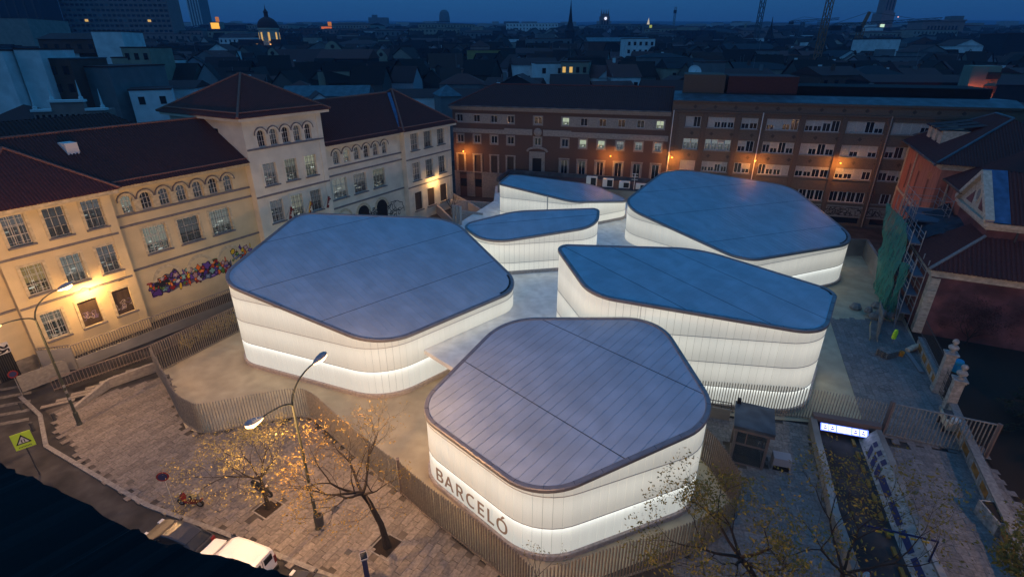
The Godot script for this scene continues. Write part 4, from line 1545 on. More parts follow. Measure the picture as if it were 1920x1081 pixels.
	var fl := thing("metal_flues", "three shiny upright flue pipes behind the school-side pavilion", "flue", Vector3(-8.3, 0, -72.2))
	for i in 3:
		s = Sh.new()
		s.tube(PackedVector3Array([Vector3(i * 0.5, 0, i * 0.3), Vector3(i * 0.5, 6.0, i * 0.3)]), PackedFloat32Array([0.21, 0.21]), 10)
		part("flue", s, M.scaffold, fl)

# ---------------------------------------------------------------- the church and the works beside it

func build_church() -> void:
	# local axes: x towards the camera along the street wall, z out to the square
	var base := Vector3(35.33, 0, -36.2)
	var u := Vector3(0.4266, 0, -0.9045)
	var turn := facing(-u)
	var o := thing("church_building", "rose church with a cream pediment, tall narrow windows and dark tiled roofs", "church", base, turn)
	var s := Sh.new()
	# tall nave block
	var holes := []
	for x in [-45.6, -40.2, -34.7]:
		holes.append([x - 0.42, x + 0.42, 7.5, 11.0])
	wall_holes(s, -50.0, -30.5, 0.0, 13.0, -3.0, holes, 0.35)
	s.quad(Vector3(-30.5, 0, -3), Vector3(-30.5, 0, -17), Vector3(-30.5, 13.0, -17), Vector3(-30.5, 13.0, -3))
	s.quad(Vector3(-50, 0, -17), Vector3(-50, 0, -3), Vector3(-50, 13.0, -3), Vector3(-50, 13.0, -17))
	part("wall", s, M.rose, o)
	for x in [-45.6, -40.2, -34.7]:
		s = Sh.new()
		s.box(Vector3(x - 0.42, 7.5, -3.33), Vector3(x + 0.42, 11.0, -3.25))
		var w := part("window", s, M.slat_grey, o)
		s = Sh.new()
		s.box(Vector3(x - 0.4, 7.5, -3.24), Vector3(x + 0.4, 7.9, -3.1))
		part("sill", s, M.iron, w)
		if x > -44.0:
			s = Sh.new()
			s.box(Vector3(x - 1.0, 11.1, -2.997), Vector3(x + 1.1, 11.9, -2.99))
			part("patch", s, M.rose_patch, o)
	s = Sh.new()
	s.box(Vector3(-50.1, 13.003, -17.0), Vector3(-30.3, 13.7, -2.8))
	part("cornice", s, M.ivory, o)
	s = Sh.new()
	s.box(Vector3(-50.05, 0.0, -2.997), Vector3(-49.3, 13.0, -2.9))
	s.box(Vector3(-50.0, 6.6, -2.997), Vector3(-30.5, 6.9, -2.86))
	part("quoin", s, M.ivory, o)
	s = Sh.new()
	var e0 := [Vector3(-50.9, 13.72, -2.1), Vector3(-29.6, 13.72, -2.1), Vector3(-29.6, 13.72, -17.9), Vector3(-50.9, 13.72, -17.9)]
	var r0 := Vector3(-44.0, 18.3, -10)
	var r1 := Vector3(-37.5, 18.3, -10)
	tile_slope(s, up_face([e0[0], e0[1], r1, r0]), 0.3)
	tile_slope(s, up_face([e0[1], e0[2], r1]), 0.3)
	tile_slope(s, up_face([e0[2], e0[3], r0, r1]), 0.3)
	tile_slope(s, up_face([e0[3], e0[0], r0]), 0.3)
	var rf := part("roof", s, M.tile_dark, o)
	s = Sh.new()
	for e in [[e0[0], r0], [e0[1], r1], [r0, r1]]:
		ridge_line(s, e[0] + Vector3(0, 0.1, 0), e[1] + Vector3(0, 0.1, 0), 0.16)
	s.bar(e0[0] + Vector3(0, -0.1, 0.1), e0[1] + Vector3(0, -0.1, 0.1), 0.25, 0.22)
	part("ridge_tiles", s, M.blue_metal, rf)
	for i in 3:   # three dormers
		var x := -45.4 + i * 2.9
		s = Sh.new()
		var y := 14.9
		s.box(Vector3(x - 0.9, y - 0.9, -7.6), Vector3(x + 0.9, y + 1.6, -3.9))
		var d := part("dormer", s, M.ivory, rf)
		s = Sh.new()
		s.quad(Vector3(x - 1.1, y + 1.62, -3.6), Vector3(x + 1.1, y + 1.62, -3.6), Vector3(x + 1.1, y + 2.5, -8.6), Vector3(x - 1.1, y + 2.5, -8.6))
		s.box(Vector3(x - 1.1, y + 1.45, -3.65), Vector3(x + 1.1, y + 1.6, -3.58))
		part("dormer_roof", s, M.tile_dark, d)
	# lower red wing between nave and pediment
	s = Sh.new()
	wall_holes(s, -30.5, -23.75, 0.0, 11.8, -4.3, [[-28.6, -27.6, 6.0, 9.2], [-25.9, -24.9, 5.6, 8.2]], 0.3)
	part("wall", s, M.rose, o)
	for e in [[-28.1, 6.0, 9.2], [-25.4, 5.6, 8.2]]:
		s = Sh.new()
		s.box(Vector3(e[0] - 0.5, e[1], -4.6), Vector3(e[0] + 0.5, e[2], -4.5))
		part("window", s, M.slat_grey, o)
	s = Sh.new()
	tile_slope(s, up_face([Vector3(-30.4, 12.0, -3.5), Vector3(-23.0, 12.0, -3.5), Vector3(-23.0, 17.0, -12), Vector3(-30.4, 17.0, -12)]), 0.3)
	tile_slope(s, up_face([Vector3(-30.4, 17.0, -12), Vector3(-19.0, 17.0, -12), Vector3(-19.0, 12.5, -22), Vector3(-30.4, 12.5, -22)]), 0.3)
	part("roof", s, M.tile_dark, o)
	s = Sh.new()
	s.bar(Vector3(-30.4, 11.95, -3.45), Vector3(-23.0, 11.95, -3.45), 0.25, 0.22)
	s.box(Vector3(-30.4, 11.45, -4.29), Vector3(-23.8, 11.78, -3.9))
	part("gutter", s, M.iron, o)
	s = Sh.new()
	s.tube(PackedVector3Array([Vector3(-30.1, 11.6, -4.0), Vector3(-30.1, 0.0, -4.0)]), PackedFloat32Array([0.1, 0.1]), 6)
	s.tube(PackedVector3Array([Vector3(-42.8, 13.0, -2.8), Vector3(-42.8, 0.0, -2.8)]), PackedFloat32Array([0.09, 0.09]), 6)
	part("downpipe", s, M.ivory, o)
	# pediment wing
	s = Sh.new()
	s.quad(Vector3(-23.75, 0, -4), Vector3(-14.4, 0, -4), Vector3(-14.4, 10.5, -4), Vector3(-23.75, 10.5, -4))
	s.quad(Vector3(-14.4, 0, -4), Vector3(-14.4, 0, -30), Vector3(-14.4, 10.5, -30), Vector3(-14.4, 10.5, -4))
	s.quad(Vector3(-23.75, 0, -30), Vector3(-23.75, 0, -4), Vector3(-23.75, 10.5, -4), Vector3(-23.75, 10.5, -30))
	part("wall", s, M.plum, o)
	s = Sh.new()
	s.box(Vector3(-24.0, 10.503, -30), Vector3(-14.15, 10.85, -3.75))
	s.box(Vector3(-24.2, 10.853, -30), Vector3(-13.95, 11.2, -3.5))
	part("cornice", s, M.ivory, o)
	s = Sh.new()
	s.poly(PackedVector3Array([Vector3(-24.0, 11.203, -3.8), Vector3(-14.1, 11.203, -3.8), Vector3(-19.05, 14.75, -3.8)]))
	part("tympanum", s, M.ivory, o)
	s = Sh.new()
	s.bar(Vector3(-24.2, 11.35, -3.7), Vector3(-19.05, 15.0, -3.7), 0.7, 0.45)
	s.bar(Vector3(-13.9, 11.35, -3.7), Vector3(-19.05, 15.0, -3.7), 0.7, 0.45)
	part("raking_cornice", s, M.ivory, o)
	s = Sh.new()
	s.poly(PackedVector3Array([Vector3(-22.2, 11.6, -3.78), Vector3(-20.1, 11.6, -3.78), Vector3(-20.1, 13.0, -3.78)]))
	s.poly(PackedVector3Array([Vector3(-18.0, 11.6, -3.78), Vector3(-15.9, 11.6, -3.78), Vector3(-18.0, 13.0, -3.78)]))
	part("sunk_field", s, M.plum, o)
	s = Sh.new()
	s.lathe([[0.55, 0.0], [0.75, 0.12], [0.85, 0.0]], Vector3.ZERO, 18, Transform3D(Basis(Vector3.RIGHT, PI / 2), Vector3(-19.05, 12.75, -3.79)))
	part("round_moulding", s, M.ivory, o)
	s = Sh.new()
	s.lathe([[0.0, 0.02], [0.56, 0.02]], Vector3.ZERO, 18, Transform3D(Basis(Vector3.RIGHT, PI / 2), Vector3(-19.05, 12.75, -3.79)))
	part("round_window", s, M.lime, o)
	s = Sh.new()
	tile_slope(s, up_face([Vector3(-13.8, 11.3, -5.3), Vector3(-13.8, 11.3, -32), Vector3(-19.05, 15.1, -32), Vector3(-19.05, 15.1, -5.3)]), 0.32)
	tile_slope(s, up_face([Vector3(-24.3, 11.3, -5.3), Vector3(-24.3, 11.3, -32), Vector3(-19.05, 15.1, -32), Vector3(-19.05, 15.1, -5.3)]), 0.32)
	part("roof", s, M.tile_dark, o)
	s = Sh.new()
	s.quad(Vector3(-13.8, 11.33, -3.4), Vector3(-13.8, 11.33, -5.3), Vector3(-19.05, 15.25, -5.3), Vector3(-19.05, 15.25, -3.4))
	s.quad(Vector3(-24.3, 11.33, -5.3), Vector3(-24.3, 11.33, -3.4), Vector3(-19.05, 15.25, -3.4), Vector3(-19.05, 15.25, -5.3))
	part("blue_flashing", s, M.slate_blue, o)
	s = Sh.new()
	s.quad(Vector3(-36.0, 17.2, -18), Vector3(-25.0, 16.2, -18), Vector3(-25.0, 19.0, -40), Vector3(-36.0, 19.0, -40))
	s.box(Vector3(-36.0, 10, -40), Vector3(-25.0, 16.0, -18.5))
	part("blue_roof", s, M.slate_blue, o)
	s = Sh.new()
	s.tube(PackedVector3Array([Vector3(-14.25, 10.5, -6.2), Vector3(-14.25, 8.0, -6.2)]), PackedFloat32Array([0.09, 0.09]), 6)
	part("downpipe", s, M.iron, o)
	# low outer wing with its worn tiles
	s = Sh.new()
	s.quad(Vector3(-11.4, 0, -0.3), Vector3(-11.4, 0, -30), Vector3(-11.4, 6.2, -30), Vector3(-11.4, 6.2, -0.3))
	s.quad(Vector3(-27.0, 0, -0.3), Vector3(-11.4, 0, -0.3), Vector3(-11.4, 6.2, -0.3), Vector3(-27.0, 6.2, -0.3))
	part("wall", s, M.plum, o)
	s = Sh.new()
	s.box(Vector3(-27.0, 6.203, -30), Vector3(-11.15, 6.9, -0.05))
	part("cornice", s, M.ivory, o)
	s = Sh.new()
	for j in 9:
		s.box(Vector3(-12.2, 0.1 + j * 0.66, -0.297), Vector3(-11.33, 0.1 + j * 0.66 + 0.62, -0.23))
		s.box(Vector3(-11.397, 0.1 + j * 0.66, -1.0), Vector3(-11.33, 0.1 + j * 0.66 + 0.62, -0.3))
	part("quoin", s, M.ivory, o)
	s = Sh.new()
	tile_slope(s, up_face([Vector3(-10.8, 6.95, 0.3), Vector3(-10.8, 6.95, -30), Vector3(-14.4, 9.7, -30), Vector3(-14.4, 9.7, -4)]), 0.36)
	tile_slope(s, up_face([Vector3(-10.8, 6.95, 0.3), Vector3(-14.4, 9.7, -4), Vector3(-19.0, 9.7, -4), Vector3(-19.0, 6.95, 0.3)]), 0.36)
	var lr := part("roof", s, M.slab_roof if M.has("slab_roof") else M.tile_dark, o)
	s = Sh.new()
	ridge_line(s, Vector3(-10.8, 7.05, 0.3), Vector3(-14.4, 9.8, -4), 0.16)
	part("ridge_tiles", s, M.kerb, lr)
	# tarpaulin over the stripped part of that roof
	var tp := thing("tarpaulin", "crumpled dark tarpaulin over the stripped church roof below the pediment", "tarpaulin", base, turn)
	s = Sh.new()
	var f := FastNoiseLite.new()
	f.seed = 9
	f.frequency = 0.35
	var g := func(i: int, j: int) -> Vector3:
		var x := -18.6 - 9.0 * i / 14.0
		var z := 0.4 - 4.5 * j / 8.0
		return Vector3(x, 7.15 + 2.2 * j / 8.0 + f.get_noise_2d(x, z) * 0.8 + 0.5 * sin(i * 0.9 + j * 0.4) * 0.3, z)
	for i in 14:
		for j in 8:
			s.quad(g.call(i + 1, j), g.call(i, j), g.call(i, j + 1), g.call(i + 1, j + 1))
	part("sheet", s, M.tarp, tp)
	# scaffold
	var sc := thing("scaffold", "steel scaffold with planks along the church's flank behind green netting", "scaffold", base, turn)
	for i in 8:
		var x := -11.6 - i * 2.1
		var top := 7.6 if i < 2 else (9.3 if i < 5 else 10.5)
		for z in [0.25, 1.25]:
			s = Sh.new()
			s.tube(PackedVector3Array([Vector3(x, 0, z), Vector3(x, top, z)]), PackedFloat32Array([0.045, 0.045]), 6)
			part("upright", s, M.scaffold, sc)
		if i < 7:
			for y in [1.9, 3.9, 5.9, 7.9]:
				if y > top:
					continue
				s = Sh.new()
				s.bar(Vector3(x, y, 0.75), Vector3(x - 2.1, y, 0.75), 0.9, 0.06)
				part("plank", s, M.plank, sc)
				s = Sh.new()
				for z in [0.25, 1.25]:
					s.bar(Vector3(x, y + 1.0, z), Vector3(x - 2.1, y + 1.0, z), 0.05, 0.05)
					s.bar(Vector3(x, y + 0.5, z), Vector3(x - 2.1, y + 0.5, z), 0.05, 0.05)
				s.bar(Vector3(x, y - 0.1, 0.25), Vector3(x, y - 0.1, 1.25), 0.05, 0.05)
				part("rail", s, M.scaffold, sc)
			s = Sh.new()
			s.bar(Vector3(x, 0.2, 1.3), Vector3(x - 2.1, 3.9, 1.3), 0.045, 0.045)
			s.bar(Vector3(x - 2.1, 4.0, 1.3), Vector3(x, 7.6, 1.3), 0.045, 0.045)
			part("brace", s, M.scaffold, sc)
	var up := thing("scaffold", "high scaffold walkway with railings in front of the tall rose wall", "scaffold", base, turn)
	s = Sh.new()
	s.box(Vector3(-30.0, 8.25, -3.4), Vector3(-23.5, 8.42, -0.2))
	part("walkway", s, M.plank, up)
	for i in 5:
		var x := -30.0 + i * 1.62
		for z in [-0.25, -3.3]:
			s = Sh.new()
			s.tube(PackedVector3Array([Vector3(x, 0.0, z), Vector3(x, 11.0 if i % 2 == 0 else 10.2, z)]), PackedFloat32Array([0.045, 0.045]), 6)
			part("upright", s, M.scaffold, up)
	s = Sh.new()
	for y in [9.2, 9.9, 10.8]:
		for z in [-0.25, -3.3]:
			s.bar(Vector3(-30.4, y, z), Vector3(-23.3, y, z), 0.05, 0.05)
		s.bar(Vector3(-30.0, y, -0.25), Vector3(-30.0, y, -3.3), 0.05, 0.05)
		s.bar(Vector3(-23.5, y, -0.25), Vector3(-23.5, y, -3.3), 0.05, 0.05)
	part("rail", s, M.scaffold, up)
	# nets
	var net := thing("debris_net", "large green debris net hanging over the church scaffold", "safety net", base, turn)
	s = Sh.new()
	f.frequency = 0.16
	var h := func(i: int, j: int) -> Vector3:
		var a := i / 16.0
		var b := j / 18.0
		var top := Vector3(-29.4 + 12.6 * a, 8.7 + 0.6 * a, 1.5)
		var low := Vector3(-22.4 + 8.3 * a, 0.15, 1.75)
		var p := low.lerp(top, b)
		return p + Vector3(0.25 * sin(j * 0.8) * (1.0 - b), 0, f.get_noise_2d(i * 3.0, j) * 0.5 + 0.12 * sin(i * 1.7) * (1.0 - b))
	for i in 16:
		for j in 18:
			s.quad(h.call(i, j), h.call(i + 1, j), h.call(i + 1, j + 1), h.call(i, j + 1))
	part("mesh_sheet", s, M.net, net)
	var strip := thing("debris_net", "narrow twisted strip of green net hanging at the church's corner", "safety net", base, turn)
	s = Sh.new()
	var q := func(i: int, j: int) -> Vector3:
		var b := j / 14.0
		var w := 0.5 + 0.35 * b
		return Vector3(-13.4 - 0.5 * b + (i - 2) * w * 0.35, 0.1 + 6.2 * b, 1.5 + 0.35 * sin(i * 1.4 + j * 0.5))
	for i in 4:
		for j in 14:
			s.quad(q.call(i, j), q.call(i + 1, j), q.call(i + 1, j + 1), q.call(i, j + 1))
	part("mesh_sheet", s, M.net, strip)
	# concrete yard wall
	var cw := thing("concrete_wall", "L-shaped bare concrete wall behind the biggest pavilion", "concrete wall", Vector3.ZERO)
	for e in [[Vector3(42.5, 0, -68.0), Vector3(48.6, 0, -68.0)], [Vector3(48.6, 0, -68.0), Vector3(44.6, 0, -58.2)]]:
		s = Sh.new()
		s.bar(e[0] + Vector3.UP * 1.2, e[1] + Vector3.UP * 1.2, 0.3, 2.4)
		part("wall", s, M.concrete, cw)

# ---------------------------------------------------------------- fences and street furniture

func smooth(p: Array, n := 4) -> PackedVector2Array:
	var c := Curve2D.new()
	for i in p.size():
		var a := Vector2(p[maxi(i - 1, 0)][0], p[maxi(i - 1, 0)][1])
		var b := Vector2(p[mini(i + 1, p.size() - 1)][0], p[mini(i + 1, p.size() - 1)][1])
		var t := (b - a) / 6.0
		c.add_point(Vector2(p[i][0], p[i][1]), -t, t)
	return c.tessellate_even_length(6, 0.08)

func fence(label: String, p: Array, h: float, gap: float, m: Material, curved: bool, base_rail := 0.0, top_rail := false, y0 := 0.0, panel := 0.0) -> Node3D:
	var line := smooth(p) if curved else PackedVector2Array()
	if not curved:
		for e in p:
			line.append(Vector2(e[0], e[1]))
	var o := thing("slatted_fence", label, "fence", Vector3.ZERO, 0.0, "slatted metal fences")
	var s := Sh.new()
	s.box(Vector3(-0.018, 0, -0.055), Vector3(0.018, h, 0.055))
	var slat := s.mesh()
	var carry := 0.0
	var n := 0
	for i in line.size() - 1:
		var a := line[i]
		var b := line[i + 1]
		var l := a.distance_to(b)
		var d := (b - a).normalized()
		while carry < l:
			var q := a + d * carry
			if n < 300:
				var k := part("slat", slat, m, o, Vector3(q.x, y0, q.y))
				k.rotation = Vector3(rnd(-0.006, 0.006), facing(Vector3(d.x, 0, d.y)) + rnd(-0.05, 0.05), 0)
			n += 1
			carry += gap
		carry -= l
	for e in ([[0.12, 0.05]] if base_rail > 0.0 else []) + ([[h + 0.03, 0.06]] if top_rail else []):
		s = Sh.new()
		for i in line.size() - 1:
			s.bar(Vector3(line[i].x, y0 + e[0], line[i].y), Vector3(line[i + 1].x, y0 + e[0], line[i + 1].y), 0.13, e[1])
		part("rail", s, m, o)
	if panel > 0.0:
		s = Sh.new()
		for i in line.size() - 1:
			s.bar(Vector3(line[i].x, y0 + panel / 2.0, line[i].y), Vector3(line[i + 1].x, y0 + panel / 2.0, line[i + 1].y), 0.16, panel)
		part("solid_panel", s, M.concrete, o)
	return o

func post_of(o: Node3D, x: float, z: float, h: float, turn := 0.3) -> void:
	var s := Sh.new()
	s.box(Vector3(-0.09, 0, -0.12), Vector3(0.09, h, 0.12))
	part("post", s, M.post, o, Vector3(x, 0, z)).rotation.y = turn

func build_fences() -> void:
	var f := fence("curving brown slatted fence round the front pavilion's lettering side", [[-7.1, -25.25], [-5.3, -23.5], [-3.5, -22.0], [-1.7, -20.5], [0.0, -18.95], [1.15, -17.85], [2.3, -18.0], [4.2, -18.7], [7.8, -19.9], [10.0, -20.75], [12.0, -21.8], [13.3, -23.0], [13.8, -24.2], [13.7, -25.9], [13.5, -27.4], [13.2, -28.4]], 2.7, 0.195, M.slat, true, 1.0)
	post_of(f, -7.12, -25.3, 2.85)
	var g := fence("grey slatted fence that curves between the pavement trees and the school-side pavilion", [[-31.2, -38.9], [-29.3, -36.9], [-27.4, -34.8], [-25.4, -32.6], [-24.0, -31.6], [-22.7, -31.05], [-20.9, -31.6], [-19.0, -32.3], [-16.4, -32.95], [-14.9, -32.3], [-12.8, -30.3], [-9.5, -27.2], [-7.3, -25.4]], 2.7, 0.195, M.slat_grey, true, 1.0)
	fence("straight slatted fence on the sunken yard beside the school-side pavilion", [[-31.2, -39.1], [-27.6, -46.6], [-24.5, -54.5]], 2.75, 0.2, M.slat_grey, false, 1.0)
	fence("slatted fence on a solid parapet in front of the school's painted wall", [[-38.8, -39.8], [-30.9, -51.4], [-26.0, -58.8]], 2.3, 0.2, M.slat_grey, false, 0.0, true, 0.0, 0.95)
	fence("slatted side screen at the school gate end of the ramp", [[-41.3, -39.2], [-38.8, -39.75]], 2.4, 0.2, M.slat_grey, false, 0.0, true, 0.0, 2.2)
	fence("low dark railing along the mouth of the school ramp", [[-38.3, -36.4], [-33.6, -41.6], [-31.4, -46.0], [-28.4, -52.0]], 1.1, 0.24, M.post, false, 1.0, true)
	var r := fence("tall grey slatted fence behind the glass lift", [[13.4, -34.1], [17.9, -33.5], [22.2, -32.95], [24.6, -32.2], [27.2, -31.1]], 2.7, 0.2, M.slat_grey, true, 1.0)
	post_of(r, 27.45, -30.98, 2.95)
	var e := fence("grey slatted gate with a blue top rail between lift ramp and garden wall", [[27.65, -30.9], [33.1, -28.6]], 2.75, 0.235, M.slat_grey, false, 1.0, true)
	post_of(e, 33.15, -28.55, 2.9)
	# ramp beside the school: sunken floor, stepped strip and white parapet
	var o := thing("ramp_parapet", "white low parapet wall along the ramp beside the school", "parapet", Vector3.ZERO)
	for k in [[[-34.6, -33.6, 0.35], [-34.0, -36.9, 0.8]], [[-34.0, -36.9, 0.8], [-31.5, -39.4, 0.9]]]:
		var s := Sh.new()
		var a := Vector3(k[0][0], 0, k[0][1])
		var b := Vector3(k[1][0], 0, k[1][1])
		var d := (b - a).normalized().cross(Vector3.UP) * 0.14
		var ha := Vector3(0, k[0][2], 0)
		var hb := Vector3(0, k[1][2], 0)
		s.quad(a + d, b + d, b + d + hb, a + d + ha)
		s.quad(b - d, a - d, a - d + ha, b - d + hb)
		s.quad(a + d + ha, b + d + hb, b - d + hb, a - d + ha)
		s.quad(a - d, a + d, a + d + ha, a - d + ha)
		s.quad(b + d, b - d, b - d + hb, b + d + hb)
		part("wall", s, M.lime, o)
	var st := thing("ramp_steps", "dark stepped ramp strip sinking beside the white parapet", "steps", Vector3.ZERO)
	for i in 14:
		var s := Sh.new()
		var a := Vector3(-36.9, 0.02 + 0.03 * (i % 2), -34.2).lerp(Vector3(-33.0, 0.02 + 0.03 * (i % 2), -40.2), i / 14.0)
		s.box(Vector3(-1.1, -0.02, -0.2), Vector3(1.1, 0.0, 0.2), Transform3D(Basis(Vector3.UP, 0.5), a))
		part("step", s, M.slat_grey if i % 2 else M.asphalt, st)
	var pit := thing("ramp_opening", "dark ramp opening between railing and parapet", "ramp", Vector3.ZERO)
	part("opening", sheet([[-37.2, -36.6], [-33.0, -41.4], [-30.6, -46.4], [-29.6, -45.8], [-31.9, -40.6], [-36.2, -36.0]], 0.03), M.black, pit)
	o = thing("signboard", "blank white hoarding panel with a round sign at the ramp mouth", "hoarding", Vector3(-39.9, 0, -36.6), 0.95)
	var s := Sh.new()
	s.box(Vector3(-0.9, 0.25, -0.04), Vector3(2.4, 1.75, 0.04))
	part("panel", s, M.kerb, o)
	s = Sh.new()
	s.lathe([[0.0, 0.0], [0.33, 0.0], [0.33, 0.03], [0.0, 0.03]], Vector3.ZERO, 20, Transform3D(Basis(Vector3.RIGHT, PI / 2), Vector3(-1.0, 2.1, 0.08)))
	var d := part("round_sign", s, M.red, o)
	s = Sh.new()
	s.lathe([[0.0, 0.0], [0.24, 0.0], [0.24, 0.035], [0.0, 0.035]], Vector3.ZERO, 20, Transform3D(Basis(Vector3.RIGHT, PI / 2), Vector3(-1.0, 2.1, 0.08)))
	part("sign_face", s, M.navy, d)
	s = Sh.new()
	s.tube(PackedVector3Array([Vector3(-1.0, 0, 0.03), Vector3(-1.0, 2.4, 0.03)]), PackedFloat32Array([0.035, 0.035]), 6)
	part("pole", s, M.scaffold, o)

func street_lamp(label: String, at: Vector3, turn: float, energy: float) -> Node3D:   # two curved arms along local x, the one towards -x lower
	var o := thing("street_lamp", label, "street lamp", at, turn, "two-armed street lamps")
	var s := Sh.new()
	s.lathe([[0.0, 0.0], [0.2, 0.0], [0.2, 0.1], [0.16, 0.16], [0.16, 1.1], [0.1, 1.2], [0.0, 1.2]], Vector3.ZERO, 10)
	part("base", s, M.lamp_green, o)
	s = Sh.new()
	s.tube(PackedVector3Array([Vector3(0, 1.1, 0), Vector3(0, 5, 0), Vector3(0, 9.0, 0)]), PackedFloat32Array([0.1, 0.085, 0.065]), 10)
	var pole := part("pole", s, M.lamp_green, o)
	s = Sh.new()
	for y in [2.3, 2.9, 3.4]:
		s.box(Vector3(-0.09, y, 0.075), Vector3(0.05, y + 0.22, 0.105))
	part("sticker", s, M.old_white, pole)
	for k in 2:
		var sg := -1.0 if k == 0 else 1.0
		var hy := 0.55 if k == 0 else 1.45
		var pts := PackedVector3Array()
		var rad := PackedFloat32Array()
		for i in 9:
			var t := i / 8.0
			pts.append(Vector3(sg * 1.9 * (1.0 - cos(t * PI * 0.5)), 8.9 + (hy + 0.15) * sin(t * PI * 0.5) - (0.12 * t if k == 0 else 0.0), 0))
			rad.append(0.06 - 0.02 * t)
		s = Sh.new()
		s.tube(pts, rad, 8)
		part("arm", s, M.lamp_green, o)
		var e := pts[8]
		var X := Transform3D(Basis(Vector3.BACK, sg * 0.18), e)
		s = Sh.new()
		for i in 8:   # a drop-shaped head: rings along x
			pass
		var prof := [[-0.12, 0.05], [0.05, 0.13], [0.3, 0.2], [0.6, 0.22], [0.8, 0.16], [0.92, 0.04]]
		for i in prof.size() - 1:
			for j in 8:
				var q := func(pp: Array, a: float) -> Vector3: return X * Vector3(sg * pp[0], 0.02 + pp[1] * 0.8 * sin(a), pp[1] * cos(a))
				var a0 := PI * j / 8
				var a1 := PI * (j + 1) / 8
				if sg > 0:
					s.quad(q.call(prof[i + 1], a0), q.call(prof[i + 1], a1), q.call(prof[i], a1), q.call(prof[i], a0))
				else:
					s.quad(q.call(prof[i], a0), q.call(prof[i], a1), q.call(prof[i + 1], a1), q.call(prof[i + 1], a0))
		var head := part("lamp_head", s, M.lamp_grey, o)
		s = Sh.new()
		for i in prof.size() - 2:
			for j in 6:
				var q := func(pp: Array, a: float) -> Vector3: return X * Vector3(sg * pp[0], -1.15 * pp[1] * sin(a), 0.96 * pp[1] * cos(a))
				var a0 := PI * j / 6
				var a1 := PI * (j + 1) / 6
				s.quad(q.call(prof[i + 1], a1), q.call(prof[i + 1], a0), q.call(prof[i], a0), q.call(prof[i], a1))
		part("lamp_glass", s, M.lamp_face, head)
		var l := OmniLight3D.new()
		l.name = "lamp_light"
		l.light_color = Color(1.0, 0.76, 0.52)
		l.light_energy = energy
		l.light_size = 0.12
		l.omni_range = 60.0
		l.omni_attenuation = 2.0
		l.shadow_enabled = true
		l.position = X * Vector3(sg * 0.45, -0.34, 0)
		o.add_child(l, true)
	return o

func wheel(parent: Node, at: Vector3, r: float, w: float, across: Vector3, rim: Material) -> void:
	var b := Basis(across.cross(Vector3.UP), across, -Vector3.UP).orthonormalized()
	var x := Transform3D(b, at)
	var s := Sh.new()
	s.lathe([[r * 0.6, -w / 2], [r * 0.94, -w / 2], [r, -w / 4], [r, w / 4], [r * 0.94, w / 2], [r * 0.6, w / 2]], Vector3.ZERO, 18, x)
	var o := part("wheel", s, M.rubber, parent)
	s = Sh.new()
	s.lathe([[0.0, -w * 0.3], [r * 0.6, -w * 0.36], [r * 0.6, w * 0.36], [0.0, w * 0.3]], Vector3.ZERO, 12, x)
	part("rim", s, rim, o)

func loft(s: Sh, stations: Array, closed := true) -> void:   # stations: [x, [ [y, half width], ... ] ] with equal counts
	for i in stations.size() - 1:
		var a: Array = stations[i][1]
		var b: Array = stations[i + 1][1]
		for sg in [1.0, -1.0]:
			for k in a.size() - 1:
				var p0 := Vector3(stations[i][0], a[k][0], sg * a[k][1])
				var p1 := Vector3(stations[i + 1][0], b[k][0], sg * b[k][1])
				var p2 := Vector3(stations[i + 1][0], b[k + 1][0], sg * b[k + 1][1])
				var p3 := Vector3(stations[i][0], a[k + 1][0], sg * a[k + 1][1])
				if sg > 0:
					s.quad(p0, p1, p2, p3)
				else:
					s.quad(p1, p0, p3, p2)
		var n := a.size() - 1
		s.quad(Vector3(stations[i][0], a[n][0], a[n][1]), Vector3(stations[i + 1][0], b[n][0], b[n][1]), Vector3(stations[i + 1][0], b[n][0], -b[n][1]), Vector3(stations[i][0], a[n][0], -a[n][1]))
	for e in [[0, -1.0], [stations.size() - 1, 1.0]]:
		var a: Array = stations[e[0]][1]
		for k in a.size() - 1:
			var q := [Vector3(stations[e[0]][0], a[k][0], -a[k][1]), Vector3(stations[e[0]][0], a[k][0], a[k][1]), Vector3(stations[e[0]][0], a[k + 1][0], a[k + 1][1]), Vector3(stations[e[0]][0], a[k + 1][0], -a[k + 1][1])]
			if e[1] > 0:
				s.quad(q[1], q[0], q[3], q[2])
			else:
				s.quad(q[0], q[1], q[2], q[3])

